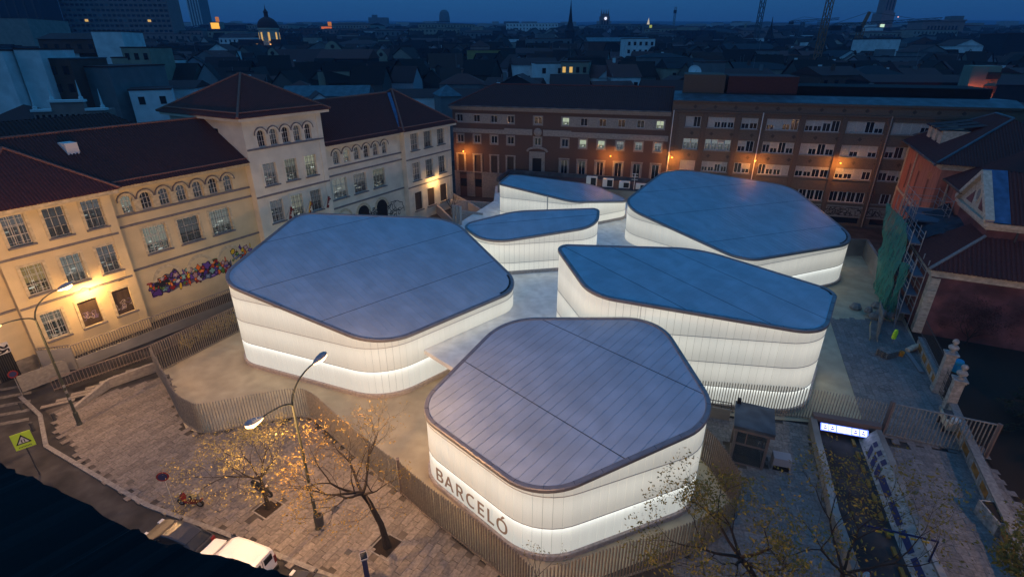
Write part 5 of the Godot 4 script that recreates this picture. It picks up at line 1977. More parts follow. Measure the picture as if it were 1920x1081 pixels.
func car(label: String, at: Vector3, turn: float, m: Material) -> void:   # a rounded hatchback, nose towards local -x
	var o := thing("parked_car", label, "car", at, turn, "vehicles parked along the kerb")
	var s := Sh.new()
	var st := []
	for e in [[-2.05, 0.55, 0.62, 0.60], [-1.95, 0.66, 0.76, 0.68], [-1.5, 0.80, 0.84, 0.72], [-0.9, 0.92, 0.87, 0.74], [0.0, 0.95, 0.88, 0.76], [1.0, 0.98, 0.88, 0.76], [1.7, 1.0, 0.86, 0.74], [1.98, 0.92, 0.80, 0.68], [2.05, 0.75, 0.72, 0.62]]:
		st.append([e[0], [[0.22, e[2] * 0.92], [0.5, e[2]], [e[1] - 0.12, e[2] * 0.98], [e[1], e[3]]]])
	loft(s, st)
	part("body", s, m, o)
	s = Sh.new()
	st = []
	for e in [[-0.95, 0.93, 0.70, 0.66], [-0.35, 1.36, 0.66, 0.56], [0.2, 1.46, 0.66, 0.54], [0.9, 1.44, 0.66, 0.53], [1.5, 1.32, 0.66, 0.5], [1.9, 0.98, 0.68, 0.62]]:
		st.append([e[0], [[0.9, 0.74], [lerpf(0.92, e[1], 0.55), lerpf(0.72, e[2], 0.7)], [e[1] - 0.06, e[3] + 0.06], [e[1], e[3] - 0.06]]])
	loft(s, st)
	part("cabin_glass", s, M.dark_glass, o)
	s = Sh.new()
	st = []
	for e in [[-0.3, 1.385, 0.57], [0.2, 1.47, 0.56], [0.9, 1.452, 0.55], [1.45, 1.345, 0.52]]:
		st.append([e[0], [[e[1] - 0.03, e[2] + 0.02], [e[1] + 0.004, e[2] - 0.05]]])
	loft(s, st)
	part("roof_panel", s, m, o)
	for sg in [1.0, -1.0]:
		for x in [-1.3, 1.3]:
			wheel(o, Vector3(x, 0.3, sg * 0.76), 0.3, 0.2, Vector3(0, 0, sg), M.scaffold)
		s = Sh.new()
		s.box(Vector3(-2.03, 0.56, sg * 0.5 - 0.16), Vector3(-1.85, 0.72, sg * 0.5 + 0.16))
		part("headlight", s, M.white_frame, o)
		s = Sh.new()
		s.box(Vector3(1.86, 0.66, sg * 0.62 - 0.12), Vector3(2.06, 0.9, sg * 0.62 + 0.12))
		part("tail_light", s, M.red, o)
		s = Sh.new()
		s.box(Vector3(-0.72, 0.93, sg * 0.86 - 0.1), Vector3(-0.6, 1.05, sg * 0.86 + 0.1))
		part("door_mirror", s, m, o)

func van(label: String, at: Vector3, turn: float) -> void:
	var o := thing("delivery_van", label, "van", at, turn, "vehicles parked along the kerb")
	var s := Sh.new()
	var st := []
	for e in [[-2.15, 0.75, 0.7, 0.62], [-2.05, 0.92, 0.82, 0.7], [-1.4, 1.05, 0.86, 0.76], [-1.05, 1.12, 0.87, 0.78], [-0.45, 1.72, 0.87, 0.66], [-0.2, 1.84, 0.87, 0.7], [0.5, 1.88, 0.88, 0.74], [1.9, 1.86, 0.88, 0.74], [2.1, 1.78, 0.87, 0.72], [2.16, 1.2, 0.85, 0.8]]:
		st.append([e[0], [[0.25, e[2] * 0.95], [0.75 if e[1] > 0.8 else 0.6, e[2]], [e[1] - 0.14 if e[1] > 1.0 else e[1] - 0.08, lerpf(e[2], e[3], 0.4)], [e[1], e[3] - 0.08]]])
	loft(s, st)
	part("body", s, M.white_car, o)
	s = Sh.new()
	s.quad(Vector3(-1.1, 1.16, -0.68), Vector3(-1.1, 1.16, 0.68), Vector3(-0.5, 1.74, 0.58), Vector3(-0.5, 1.74, -0.58))
	part("windscreen", s, M.dark_glass, o)
	for sg in [1.0, -1.0]:
		s = Sh.new()
		s.box(Vector3(-0.85, 1.12, sg * 0.845 - 0.02), Vector3(-0.05, 1.55, sg * 0.845 + 0.02))
		part("side_window", s, M.dark_glass, o)
		s = Sh.new()
		s.box(Vector3(2.12, 1.25, sg * 0.38 - 0.26), Vector3(2.185, 1.6, sg * 0.38 + 0.26))
		part("rear_window", s, M.dark_glass, o)
		s = Sh.new()
		s.box(Vector3(2.12, 0.8, sg * 0.78 - 0.08), Vector3(2.19, 1.3, sg * 0.78 + 0.06))
		part("tail_light", s, M.red, o)
		s = Sh.new()
		s.box(Vector3(-0.95, 1.1, sg * 0.98 - 0.1), Vector3(-0.85, 1.35, sg * 0.98 + 0.1))
		part("door_mirror", s, M.rubber, o)
		for x in [-1.35, 1.35]:
			wheel(o, Vector3(x, 0.31, sg * 0.78), 0.31, 0.2, Vector3(0, 0, sg), M.scaffold)
	s = Sh.new()
	s.box(Vector3(2.14, 0.3, -0.82), Vector3(2.25, 0.55, 0.82))
	part("bumper", s, M.rubber, o)
	s = Sh.new()
	s.box(Vector3(2.165, 0.6, -0.01), Vector3(2.18, 1.75, 0.01))
	part("door_seam", s, M.rubber, o)

func moped(label: String, at: Vector3, turn: float, box: bool) -> void:   # front wheel towards local -x
	var o := thing("moped", label, "moped", at, turn, "mopeds parked on the pavement")
	for x in [-0.62, 0.62]:
		wheel(o, Vector3(x, 0.26, 0), 0.26, 0.11, Vector3(0, 0, 1), M.scaffold)
	var s := Sh.new()
	s.tube(PackedVector3Array([Vector3(-0.62, 0.26, 0.08), Vector3(-0.45, 0.75, 0.06), Vector3(-0.4, 1.0, 0.0)]), PackedFloat32Array([0.03, 0.035, 0.03]), 6)
	s.tube(PackedVector3Array([Vector3(-0.62, 0.26, -0.08), Vector3(-0.45, 0.75, -0.06), Vector3(-0.4, 1.0, 0.0)]), PackedFloat32Array([0.03, 0.035, 0.03]), 6)
	s.tube(PackedVector3Array([Vector3(-0.38, 1.02, -0.33), Vector3(-0.42, 1.0, 0.0), Vector3(-0.38, 1.02, 0.33)]), PackedFloat32Array([0.02, 0.025, 0.02]), 6)
	part("fork_and_handlebar", s, M.iron, o)
	s = Sh.new()
	loft(s, [[-0.5, [[0.35, 0.03], [0.7, 0.2], [0.95, 0.1]]], [-0.36, [[0.3, 0.1], [0.6, 0.2], [0.9, 0.12]]]])
	part("leg_shield", s, M.red if box else M.black_car, o)
	s = Sh.new()
	loft(s, [[-0.36, [[0.26, 0.12], [0.32, 0.12]]], [0.0, [[0.26, 0.14], [0.36, 0.14]]], [0.12, [[0.28, 0.16], [0.66, 0.13]]], [0.5, [[0.4, 0.16], [0.72, 0.13]]], [0.85, [[0.55, 0.08], [0.72, 0.06]]]])
	part("body", s, M.red if box else M.black_car, o)
	s = Sh.new()
	loft(s, [[0.0, [[0.68, 0.12], [0.74, 0.08]]], [0.3, [[0.72, 0.14], [0.8, 0.1]]], [0.75, [[0.74, 0.12], [0.84, 0.08]]]])
	part("saddle", s, M.rubber, o)
	s = Sh.new()
	s.tube(PackedVector3Array([Vector3(0.1, 0.25, -0.15), Vector3(0.75, 0.3, -0.16)]), PackedFloat32Array([0.04, 0.05]), 8)
	part("exhaust", s, M.scaffold, o)
	s = Sh.new()
	s.lathe([[0.0, -0.02], [0.09, 0.0], [0.07, 0.06], [0.0, 0.07]], Vector3.ZERO, 10, Transform3D(Basis(Vector3.BACK, PI / 2), Vector3(-0.5, 0.88, 0)))
	part("headlight", s, M.white_frame, o)
	if box:
		s = Sh.new()
		loft(s, [[0.42, [[0.86, 0.24], [1.25, 0.24], [1.3, 0.2]]], [0.95, [[0.86, 0.24], [1.25, 0.24], [1.3, 0.2]]]])
		part("top_box", s, M.lime, o)

func build_street() -> void:
	street_lamp("two-armed street lamp with a litter bin behind the parked vehicles", Vector3(-11.55, 0, -22.56), facing(Vector3(-0.43, 0, 0.90)) + PI, 100.0)
	street_lamp("two-armed street lamp nearest the school", Vector3(-32.96, 0, -32.1), facing(Vector3(-0.43, 0, 0.90)) + PI, 62.0)
	street_lamp("two-armed street lamp across the street, under the camera", Vector3(-2.0, 0, -10.4), facing(Vector3(0.937, 0, 0.348)), 50.0)
	street_lamp("two-armed street lamp beyond the garden at the right", Vector3(34.5, 0, -13.0), facing(Vector3(0.937, 0, 0.348)), 60.0)
	var kd := Vector3(0.937, 0, 0.348)
	var turn := facing(kd)
	van("white delivery van parked with its rear doors to the right", Vector3(-15.1, -0.04, -19.75), turn)
	car("black hatchback with a glossy roof parked left of the white van", Vector3(-19.1, -0.04, -21.35), turn, M.black_car)
	car("dark car parked right of the white van with its nose at the van", Vector3(-10.05, -0.04, -18.0), turn, M.black_car)
	moped("red moped with a grey top box beside the round no-entry sign", Vector3(-20.05, 0.04, -24.25), facing(Vector3(0.98, 0, 0.12)), true)
	moped("black moped parked under the smaller yellow tree", Vector3(-16.0, 0.04, -25.2), facing(Vector3(-0.9, 0, -0.4)), false)
	# signs
	var o := thing("warning_sign", "lime square school crossing sign on a pole at the kerb", "road sign", Vector3(-31.75, 0, -26.9), 0.72)
	var s := Sh.new()
	s.tube(PackedVector3Array([Vector3.ZERO, Vector3(0, 2.75, 0)]), PackedFloat32Array([0.05, 0.05]), 8)
	part("pole", s, M.iron, o)
	s = Sh.new()
	s.box(Vector3(-0.5, 2.35, 0.05), Vector3(0.5, 3.55, 0.08))
	var plate := part("plate", s, M.lime_sign, o)
	s = Sh.new()
	s.poly(PackedVector3Array([Vector3(-0.4, 2.72, 0.083), Vector3(0.4, 2.72, 0.083), Vector3(0, 3.42, 0.083)]))
	part("triangle", s, M.black, plate)
	s = Sh.new()
	s.poly(PackedVector3Array([Vector3(-0.28, 2.79, 0.086), Vector3(0.28, 2.79, 0.086), Vector3(0, 3.27, 0.086)]))
	part("triangle_field", s, M.white, plate)
	s = Sh.new()
	for x in [-0.07, 0.07]:
		s.box(Vector3(x - 0.025, 2.82, 0.087), Vector3(x + 0.025, 2.98, 0.092))
		s.lathe([[0.0, 0.0], [0.032, 0.0], [0.032, 0.006], [0.0, 0.006]], Vector3.ZERO, 8, Transform3D(Basis(Vector3.RIGHT, PI / 2), Vector3(x, 3.02, 0.087)))
	part("two_figures", s, M.black, plate)
	s = Sh.new()
	for i in 9:
		s.box(Vector3(-0.32 + i * 0.072, 2.47, 0.083), Vector3(-0.275 + i * 0.072, 2.55, 0.088))
	tag(part("caption_letters", s, M.iron, plate), "", "", "", "stuff")
	o = thing("round_sign", "round dark no-parking sign seen from its back, left of the red moped", "road sign", Vector3(-20.93, 0, -23.95), 0.3)
	s = Sh.new()
	s.tube(PackedVector3Array([Vector3.ZERO, Vector3(0, 2.9, 0)]), PackedFloat32Array([0.04, 0.04]), 8)
	part("pole", s, M.lamp_grey, o)
	for e in [[0.34, 0.0, M.red], [0.25, 0.012, M.navy]]:
		s = Sh.new()
		s.lathe([[0.0, 0.0], [e[0], 0.0], [e[0], 0.02], [0.0, 0.02]], Vector3.ZERO, 20, Transform3D(Basis(Vector3.RIGHT, PI / 2), Vector3(0, 2.75, 0.06 + e[1])))
		part("disc", s, e[2], o)
	o = thing("litter_bin", "dark cylindrical litter bin on the street lamp's pole", "litter bin", Vector3(-11.32, 0, -22.42))
	s = Sh.new()
	s.lathe([[0.0, 0.45], [0.2, 0.45], [0.24, 1.2], [0.22, 1.25], [0.18, 1.25], [0.18, 0.9], [0.0, 0.9]], Vector3.ZERO, 14)
	part("body", s, M.iron, o)
	s = Sh.new()
	s.box(Vector3(-0.28, 0.8, -0.14), Vector3(-0.1, 1.0, -0.02))
	part("bracket", s, M.scaffold, o)
	o = thing("ticket_machine", "dark blue parking ticket post with a solar panel on top", "ticket machine", Vector3(-7.88, 0, -19.45), 0.4)
	s = Sh.new()
	loft(s, [[-0.13, [[0.0, 0.16], [0.6, 0.16], [1.3, 0.2], [1.75, 0.18]]], [0.13, [[0.0, 0.16], [0.6, 0.16], [1.3, 0.2], [1.75, 0.18]]]])
	part("body", s, M.navy, o)
	s = Sh.new()
	s.box(Vector3(-0.2, 1.76, -0.24), Vector3(0.2, 1.83, 0.24), Transform3D(Basis(Vector3.RIGHT, 0.12), Vector3.ZERO))
	var pn := part("panel_frame", s, M.lamp_grey, o)
	s = Sh.new()
	s.box(Vector3(-0.17, 1.831, -0.2), Vector3(0.17, 1.836, 0.2), Transform3D(Basis(Vector3.RIGHT, 0.12), Vector3.ZERO))
	part("solar_cell", s, M.dark_glass, pn)
	var k := 0
	for p in [[-38.9, -33.95], [-35.2, -32.55], [-35.95, -31.45]]:
		o = thing("bollard", ["short dark bollard by the crossing, farthest left", "short dark bollard nearest the school lamp", "short dark bollard nearest the roof edge"][k], "bollard", Vector3(p[0], 0.0, p[1]), 0.0, "short bollards at the corner")
		s = Sh.new()
		s.lathe([[0.0, 0.0], [0.13, 0.0], [0.11, 0.5], [0.13, 0.55], [0.12, 0.68], [0.0, 0.72]], Vector3.ZERO, 10)
		part("stem", s, M.iron, o)
		k += 1
	k = 0
	for p in [[-11.0, -23.98, 0.45], [-9.3, -20.9, 0.35], [-25.2, -26.2, 0.4]]:
		o = thing("manhole_cover", ["square iron cover near the lamp with the bin", "small dark cover beside the pavement tree pit", "small iron cover near the kerb, left of the mopeds"][k], "manhole cover", Vector3(p[0], 0.037, p[1]), 1.05, "covers in the pavement")
		s = Sh.new()
		s.box(Vector3(-p[2] / 2, 0, -p[2] / 2), Vector3(p[2] / 2, 0.008, p[2] / 2))
		part("lid", s, M.iron, o)
		k += 1

# ---------------------------------------------------------------- the right-hand side: lift, car park ramp, garden wall

func build_right_side() -> void:
	var ax := Vector3(0.955, 0, 0.296)   # along the ramp portal
	var turn := facing(ax)
	var o := thing("glass_lift", "dark glazed lift kiosk with an overhanging flat roof", "lift kiosk", Vector3(16.45, 0, -28.75), turn - 0.1)
	var s := Sh.new()
	for x in [-1.0, 1.0]:
		for z in [-1.0, 1.1]:
			s.box(Vector3(x - 0.08, 0, z - 0.08), Vector3(x + 0.08, 3.2, z + 0.08))
	for y in [0.05, 1.7, 3.1]:
		s.box(Vector3(-0.92, y - 0.06, 1.03), Vector3(0.92, y + 0.06, 1.14))
		s.box(Vector3(-0.92, y - 0.06, -1.06), Vector3(0.92, y + 0.06, -0.96))
		for x in [-1.0, 1.0]:
			s.box(Vector3(x - 0.05, y - 0.06, -0.9), Vector3(x + 0.05, y + 0.06, 1.0))
	s.box(Vector3(-0.35, 1.76, 1.05), Vector3(-0.28, 3.04, 1.12))
	part("frame", s, M.post, o)
	var glass := StandardMaterial3D.new()
	glass.albedo_color = Color(0.25, 0.3, 0.32, 0.25)
	glass.transparency = BaseMaterial3D.TRANSPARENCY_ALPHA
	glass.roughness = 0.05
	for e in [[Vector3(-0.92, 0.1, 1.08), Vector3(0.92, 3.05, 1.09)], [Vector3(-0.92, 0.1, -1.01), Vector3(0.92, 3.05, -1.0)], [Vector3(-1.0, 0.1, -0.9), Vector3(-0.99, 3.05, 1.0)], [Vector3(0.99, 0.1, -0.9), Vector3(1.0, 3.05, 1.0)]]:
		s = Sh.new()
		s.box(e[0], e[1])
		part("glazing", s, glass, o)
	s = Sh.new()
	s.box(Vector3(-0.8, 0.1, -0.85), Vector3(0.6, 1.1, 0.2))
	s.box(Vector3(-0.9, 2.2, -0.9), Vector3(0.9, 2.26, 0.95))
	part("lift_car", s, M.iron, o)
	s = Sh.new()
	s.box(Vector3(-1.25, 3.2, -1.35), Vector3(1.25, 3.42, 1.6))
	part("roof", s, M.blue_metal, o)
	s = Sh.new()
	s.box(Vector3(-1.26, 3.0, 1.35), Vector3(1.26, 3.199, 1.58))
	part("fascia", s, M.post, o)
	s = Sh.new()
	s.box(Vector3(-1.15, 3.42, -1.3), Vector3(-0.9, 3.75, -1.0))
	part("vent", s, M.black, o)
	o = thing("utility_box", "grey metal box standing against the glass lift", "utility box", Vector3(18.3, 0, -27.6), turn)
	s = Sh.new()
	s.box(Vector3(-0.55, 0, -0.4), Vector3(0.55, 1.0, 0.4))
	part("casing", s, M.lamp_grey, o)
	s = Sh.new()
	s.box(Vector3(-0.5, 0.04, 0.402), Vector3(0.5, 0.4, 0.42))
	part("vent_panel", s, M.black, o)
	# stairwell between front pavilion fence and lift
	o = thing("stairwell", "grey walled stairwell with handrails beside the lift", "stairwell", Vector3(14.6, 0, -31.2), turn)
	s = Sh.new()
	s.box(Vector3(-1.2, 0, -2.0), Vector3(1.6, 1.0, -1.85))
	s.box(Vector3(-1.2, 0, 0.6), Vector3(-1.05, 0.9, 2.2))
	part("wall", s, M.concrete, o)
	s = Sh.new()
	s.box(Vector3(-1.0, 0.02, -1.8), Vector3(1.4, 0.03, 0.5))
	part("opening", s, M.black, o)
	s = Sh.new()
	for y in [1.25, 1.6]:
		s.bar(Vector3(-1.2, y, -1.92), Vector3(1.6, y, -1.92), 0.05, 0.05)
	for i in 5:
		s.bar(Vector3(-1.2 + i * 0.7, 1.0, -1.92), Vector3(-1.2 + i * 0.7, 1.6, -1.92), 0.04, 0.04)
	part("handrail", s, M.iron, o)
	# car park entrance
	o = thing("car_park_ramp", "sunken car park ramp with concrete walls and a white striped flank", "car park entrance", Vector3.ZERO)
	s = Sh.new()
	var L := [Vector3(22.75, 0, -32.0), Vector3(21.75, 0, -29.4), Vector3(20.65, 0, -26.3), Vector3(19.5, 0, -23.3), Vector3(18.4, 0, -19.4), Vector3(16.8, 0, -14.0)]
	for i in L.size() - 1:
		s.bar(L[i] + Vector3.UP * 0.35, L[i + 1] + Vector3.UP * 0.35, 0.42, 0.9)
	part("left_wall", s, M.concrete, o)
	var R := [Vector3(26.55, 0, -30.3), Vector3(25.5, 0, -27.3), Vector3(24.4, 0, -24.2), Vector3(23.3, 0, -21.0), Vector3(22.6, 0, -18.6), Vector3(21.0, 0, -13.5)]
	var hr := [0.95, 0.95, 0.9, 0.8, 0.7, 0.5]
	s = Sh.new()
	for i in R.size() - 1:
		s.bar(R[i] + Vector3.UP * hr[i] * 0.5, R[i + 1] + Vector3.UP * hr[i + 1] * 0.5, 0.36, 1.0)
	part("right_wall", s, M.concrete, o)
	s = Sh.new()   # the ramp's floor falls towards the portal
	var y0 := 0.02
	for i in L.size() - 1:
		var ya := lerpf(-2.2, 0.0, i / 4.0) if i < 4 else 0.02
		var yb := lerpf(-2.2, 0.0, (i + 1) / 4.0) if i < 3 else 0.02
		s.quad(L[i + 1] + Vector3(0.2, 0.02, 0), R[i + 1] + Vector3(-0.15, 0.02, 0), R[i] + Vector3(-0.15, 0.02, 0), L[i] + Vector3(0.2, 0.02, 0))
	part("ramp_floor", s, M.asphalt, o)
	s = Sh.new()
	var inner := []
	for p in R:
		inner.append(p + Vector3(-1.15, 0.03, -0.1))
	for i in R.size() - 1:   # sloping white flank, seen from above
		s.quad(inner[i + 1], R[i + 1] + Vector3(-0.2, hr[i + 1] - 0.02, 0), R[i] + Vector3(-0.2, hr[i] - 0.02, 0), inner[i])
	part("white_flank", s, M.old_white, o)
	var at := func(t: float, v: float) -> Vector3:   # a point on the flank: t along (0 at the portal), v up it
		var f := t * 4.0
		var i := mini(int(f), 3)
		var a: Vector3 = (inner[i] as Vector3).lerp(inner[i + 1], f - i)
		var b: Vector3 = (R[i] + Vector3(-0.2, hr[i] - 0.02, 0) as Vector3).lerp(R[i + 1] + Vector3(-0.2, hr[i + 1] - 0.02, 0), f - i)
		return a.lerp(b, v) + Vector3(-0.015, 0.02, 0)
	var marks := [[0.085, 0.125, 0.60, 0.82, 0.0], [0.09, 0.135, 0.12, 0.52, 0.05], [0.16, 0.20, 0.60, 0.85, 0.0], [0.165, 0.215, 0.12, 0.52, 0.05], [0.235, 0.275, 0.60, 0.88, 0.0], [0.24, 0.295, 0.12, 0.52, 0.05], [0.33, 0.47, 0.22, 0.55, 0.0], [0.50, 0.64, 0.25, 0.55, 0.0], [0.67, 0.80, 0.25, 0.55, 0.0], [0.83, 0.97, 0.25, 0.55, 0.0]]
	for m in marks:
		s = Sh.new()
		s.quad(at.call(m[1] + m[4], m[2]), at.call(m[1], m[3]), at.call(m[0], m[3]), at.call(m[0] + m[4], m[2]))
		part("blue_mark", s, M.navy, o)
	for i in 9:
		s = Sh.new()
		var a: Vector3 = (inner[0] as Vector3).lerp(inner[4], (i + 0.1) / 9.0) + Vector3(-0.5, 0.0, 0)
		var b: Vector3 = (inner[0] as Vector3).lerp(inner[4], (i + 0.6) / 9.0) + Vector3(-0.5, 0.0, 0)
		s.bar(a + Vector3.UP * 0.06, b + Vector3.UP * 0.06, 0.2, 0.14)
		part("yellow_kerb", s, M.dull_yellow, o)
	# portal and its lit sign
	o = thing("portal_sign", "long blue-white lit sign over the car park portal", "lit sign", Vector3(24.45, 0, -30.85), turn)
	s = Sh.new()
	s.box(Vector3(-2.0, 0.55, -0.9), Vector3(2.45, 1.05, -0.35))
	s.box(Vector3(-2.0, 0.0, -0.9), Vector3(-1.7, 0.549, -0.35))
	part("portal_beam", s, M.post, o)
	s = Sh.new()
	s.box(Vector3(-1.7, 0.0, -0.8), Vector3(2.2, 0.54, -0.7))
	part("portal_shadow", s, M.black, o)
	s = Sh.new()
	var X := Transform3D(Basis(Vector3.RIGHT, -0.75), Vector3(0, 0.55, 0.1))
	s.box(Vector3(-1.62, -0.32, -0.12), Vector3(1.62, 0.32, 0.0), X)
	part("sign_box", s, M.navy, o)
	var gl := glow(Color(0.42, 0.52, 1.0), 2.4)
	var wh := glow(Color(0.93, 0.93, 1.0), 2.2)
	s = Sh.new()
	s.box(Vector3(-1.56, -0.27, 0.002), Vector3(1.56, 0.27, 0.02), X)
	part("sign_face", s, gl, o)
	for e in [[-1.48, -1.06], [-0.98, -0.56], [-0.46, 0.44], [0.54, 0.94], [1.04, 1.46]]:
		s = Sh.new()
		s.box(Vector3(e[0], -0.21, 0.022), Vector3(e[1], 0.21, 0.03), X)
		var field := part("pictogram_field", s, wh, o)
		s = Sh.new()
		if e[1] - e[0] > 0.6:
			for r in 2:
				for i in 8:
					s.box(Vector3(e[0] + 0.06 + i * 0.1, -0.1 + r * 0.15, 0.032), Vector3(e[0] + 0.12 + i * 0.1, -0.02 + r * 0.15, 0.036), X)
		else:
			s.lathe([[0.0, 0.0], [0.07, 0.0], [0.07, 0.004], [0.0, 0.004]], Vector3.ZERO, 10, X * Transform3D(Basis(Vector3.RIGHT, PI / 2), Vector3((e[0] + e[1]) / 2, 0.08, 0.033)))
			s.box(Vector3((e[0] + e[1]) / 2 - 0.12, -0.13, 0.032), Vector3((e[0] + e[1]) / 2 + 0.12, -0.03, 0.036), X)
		tag(part("pictogram", s, glow(Color(0.35, 0.4, 0.95), 1.2), field), "", "", "", "stuff")
	var l := AreaLight3D.new()
	l.name = "sign_light"
	l.area_size = Vector2(3.0, 0.5)
	l.light_color = Color(0.62, 0.68, 1.0)
	l.light_energy = 1.2
	l.shadow_enabled = true
	l.transform = X * Transform3D(Basis.looking_at(Vector3(0, 0, 1)), Vector3(0, 0, 0.06))
	o.add_child(l, true)
	# height barrier and a round speed sign near the ramp's top
	o = thing("height_barrier", "dark blue height barrier bar with yellow stripes across the ramp", "height barrier", Vector3(19.3, 0, -20.9), facing(Vector3(3.4, 0, 1.1)))
	s = Sh.new()
	s.tube(PackedVector3Array([Vector3(0, 2.2, 0), Vector3(3.55, 2.2, 0), Vector3(3.55, 0.3, 0)]), PackedFloat32Array([0.06, 0.06, 0.06]), 8)
	part("bar", s, M.navy, o)
	for i in 5:
		s = Sh.new()
		s.bar(Vector3(0.7 + i * 0.55, 1.98, 0), Vector3(1.0 + i * 0.55, 1.98, 0), 0.06, 0.09)
		part("yellow_stripe", s, M.yellow, o)
	o = thing("speed_sign", "round white speed sign with a red rim at the ramp's top", "road sign", Vector3(17.6, 0, -17.9), 0.15)
	s = Sh.new()
	s.tube(PackedVector3Array([Vector3.ZERO, Vector3(0, 2.2, 0)]), PackedFloat32Array([0.04, 0.04]), 8)
	part("pole", s, M.scaffold, o)
	for e in [[0.3, 0.0, M.red], [0.22, 0.012, M.white]]:
		s = Sh.new()
		s.lathe([[0.0, 0.0], [e[0], 0.0], [e[0], 0.02], [0.0, 0.02]], Vector3.ZERO, 20, Transform3D(Basis(Vector3.RIGHT, PI / 2 - 0.3), Vector3(0, 2.2, 0.06 + e[1])))
		part("disc", s, e[2], o)
	# garden wall with gate pillars and urns
	var u := Vector3(-0.4266, 0, 0.9045)
	var wt := facing(u)
	o = thing("garden_wall", "low white garden wall with peeling ochre panels beside the flagged yard", "garden wall", Vector3(35.33, 0, -36.2), wt)
	for e in [[-8.0, -0.45, 0.0], [3.25, 9.2, 0.0], [9.2, 21.0, -0.0]]:
		s = Sh.new()
		s.box(Vector3(e[0], 0, -0.35), Vector3(e[1], 1.05, 0.05))
		part("wall", s, M.old_white, o)
		s = Sh.new()
		s.box(Vector3(e[0] - 0.02, 1.053, -0.42), Vector3(e[1] + 0.02, 1.17, 0.12))
		part("coping", s, M.kerb, o)
		var x: float = e[0] + 0.7
		while x < e[1] - 1.0:
			s = Sh.new()
			s.box(Vector3(x, 0.28, 0.052), Vector3(x + 1.2, 0.82, 0.066))
			part("ochre_panel", s, M.ochre, o)
			x += 1.85
	for k in 2:
		var px := [-0.2, 2.95][k] as float
		var h := [3.75, 3.2][k] as float
		var p := thing("gate_pillar", ["tall white gate pillar with an urn, farther from the fence", "tall white gate pillar with an urn, nearer the fence"][k], "gate pillar", Vector3(35.33, 0, -36.2) + u * px, wt, "white gate pillars with urns")
		s = Sh.new()
		s.box(Vector3(-0.32, 0.35, -0.4), Vector3(0.32, h - 0.25, 0.24))
		part("shaft", s, M.old_white, p)
		s = Sh.new()
		s.box(Vector3(-0.4, 0, -0.48), Vector3(0.4, 0.348, 0.32))
		part("base", s, M.old_white, p)
		s = Sh.new()
		s.box(Vector3(-0.38, h - 0.248, -0.46), Vector3(0.38, h - 0.1, 0.3))
		s.box(Vector3(-0.45, h - 0.1, -0.53), Vector3(0.45, h, 0.37))
		part("capital", s, M.old_white, p)
		s = Sh.new()
		s.lathe([[0.0, 0.0], [0.22, 0.0], [0.22, 0.08], [0.1, 0.14], [0.12, 0.22], [0.33, 0.36], [0.37, 0.52], [0.26, 0.66], [0.12, 0.72], [0.13, 0.8], [0.22, 0.92], [0.23, 1.05], [0.14, 1.2], [0.0, 1.24]], Vector3(0, h, -0.08), 14)
		part("urn", s, M.old_white, p)
	o = thing("iron_gate", "open iron gate bars hanging between the white pillars", "gate", Vector3(35.33, 0, -36.2), wt)
	for i in 9:
		s = Sh.new()
		var x := 0.35 + i * 0.27
		s.tube(PackedVector3Array([Vector3(x, 0.15, -0.1), Vector3(x, 2.5 - 0.25 * sin(PI * i / 8.0), -0.1)]), PackedFloat32Array([0.018, 0.018]), 5)
		part("bar", s, M.iron, o)
	s = Sh.new()
	for y in [0.3, 1.3, 2.2]:
		s.bar(Vector3(0.25, y, -0.1), Vector3(2.55, y, -0.1), 0.04, 0.04)
	part("rail", s, M.iron, o)
	o = thing("garden_railing", "dark garden railing from the gate pillar to the church corner", "railing", Vector3(35.33, 0, -36.2), wt)
	for i in 28:
		s = Sh.new()
		var x := -8.2 + i * 0.28
		s.tube(PackedVector3Array([Vector3(x, 1.17, -0.15), Vector3(x, 2.9, -0.15)]), PackedFloat32Array([0.014, 0.014]), 5)
		part("bar", s, M.iron, o)
	s = Sh.new()
	for y in [1.4, 2.75]:
		s.bar(Vector3(-8.3, y, -0.15), Vector3(-0.5, y, -0.15), 0.04, 0.04)
	part("rail", s, M.iron, o)
	struct("garden_soil", sheet([[35.6, -36.0], [39.4, -44.5], [41.8, -49.6], [70, -38], [60, -10], [33, -10], [30.4, -20]], 0.02), M.soil)
	# works clutter in the yard
	o = thing("hoarding_sheet", "leaning grey plywood hoarding sheets before the green net", "hoarding", Vector3(37.6, 0, -47.2), 1.05)
	for e in [[-1.6, 0.0, 2.3, 0.1], [0.1, 0.15, 2.0, 0.16], [1.6, 0.05, 1.8, 0.1], [-3.4, -0.3, 2.2, 0.13]]:
		s = Sh.new()
		s.box(Vector3(e[0], 0, -0.04), Vector3(e[0] + 1.55, e[2], 0.04), Transform3D(Basis(Vector3.RIGHT, -e[3]), Vector3(0, 0, e[1])))
		part("board", s, M.rubble, o)
	o = thing("debris_sacks", "heap of grey rubble sacks at the foot of the net", "rubble sacks", Vector3(38.9, 0, -50.2))
	for i in 9:
		s = Sh.new()
		var r := rnd(0.35, 0.6)
		s.lathe([[0.0, 0.0], [r, 0.05], [r * 1.1, 0.3], [r * 0.7, 0.62], [0.15, 0.7], [0.0, 0.7]], Vector3(rnd(-1.2, 1.2) + i * 0.15, 0.35 * (i % 2), rnd(-2.2, 1.6)), 7)
		part("sack", s, M.rubble, o)
	o = thing("pallet_stack", "stack of grey timber pallets on the flagstones", "pallets", Vector3(34.9, 0.04, -41.9), 0.35)
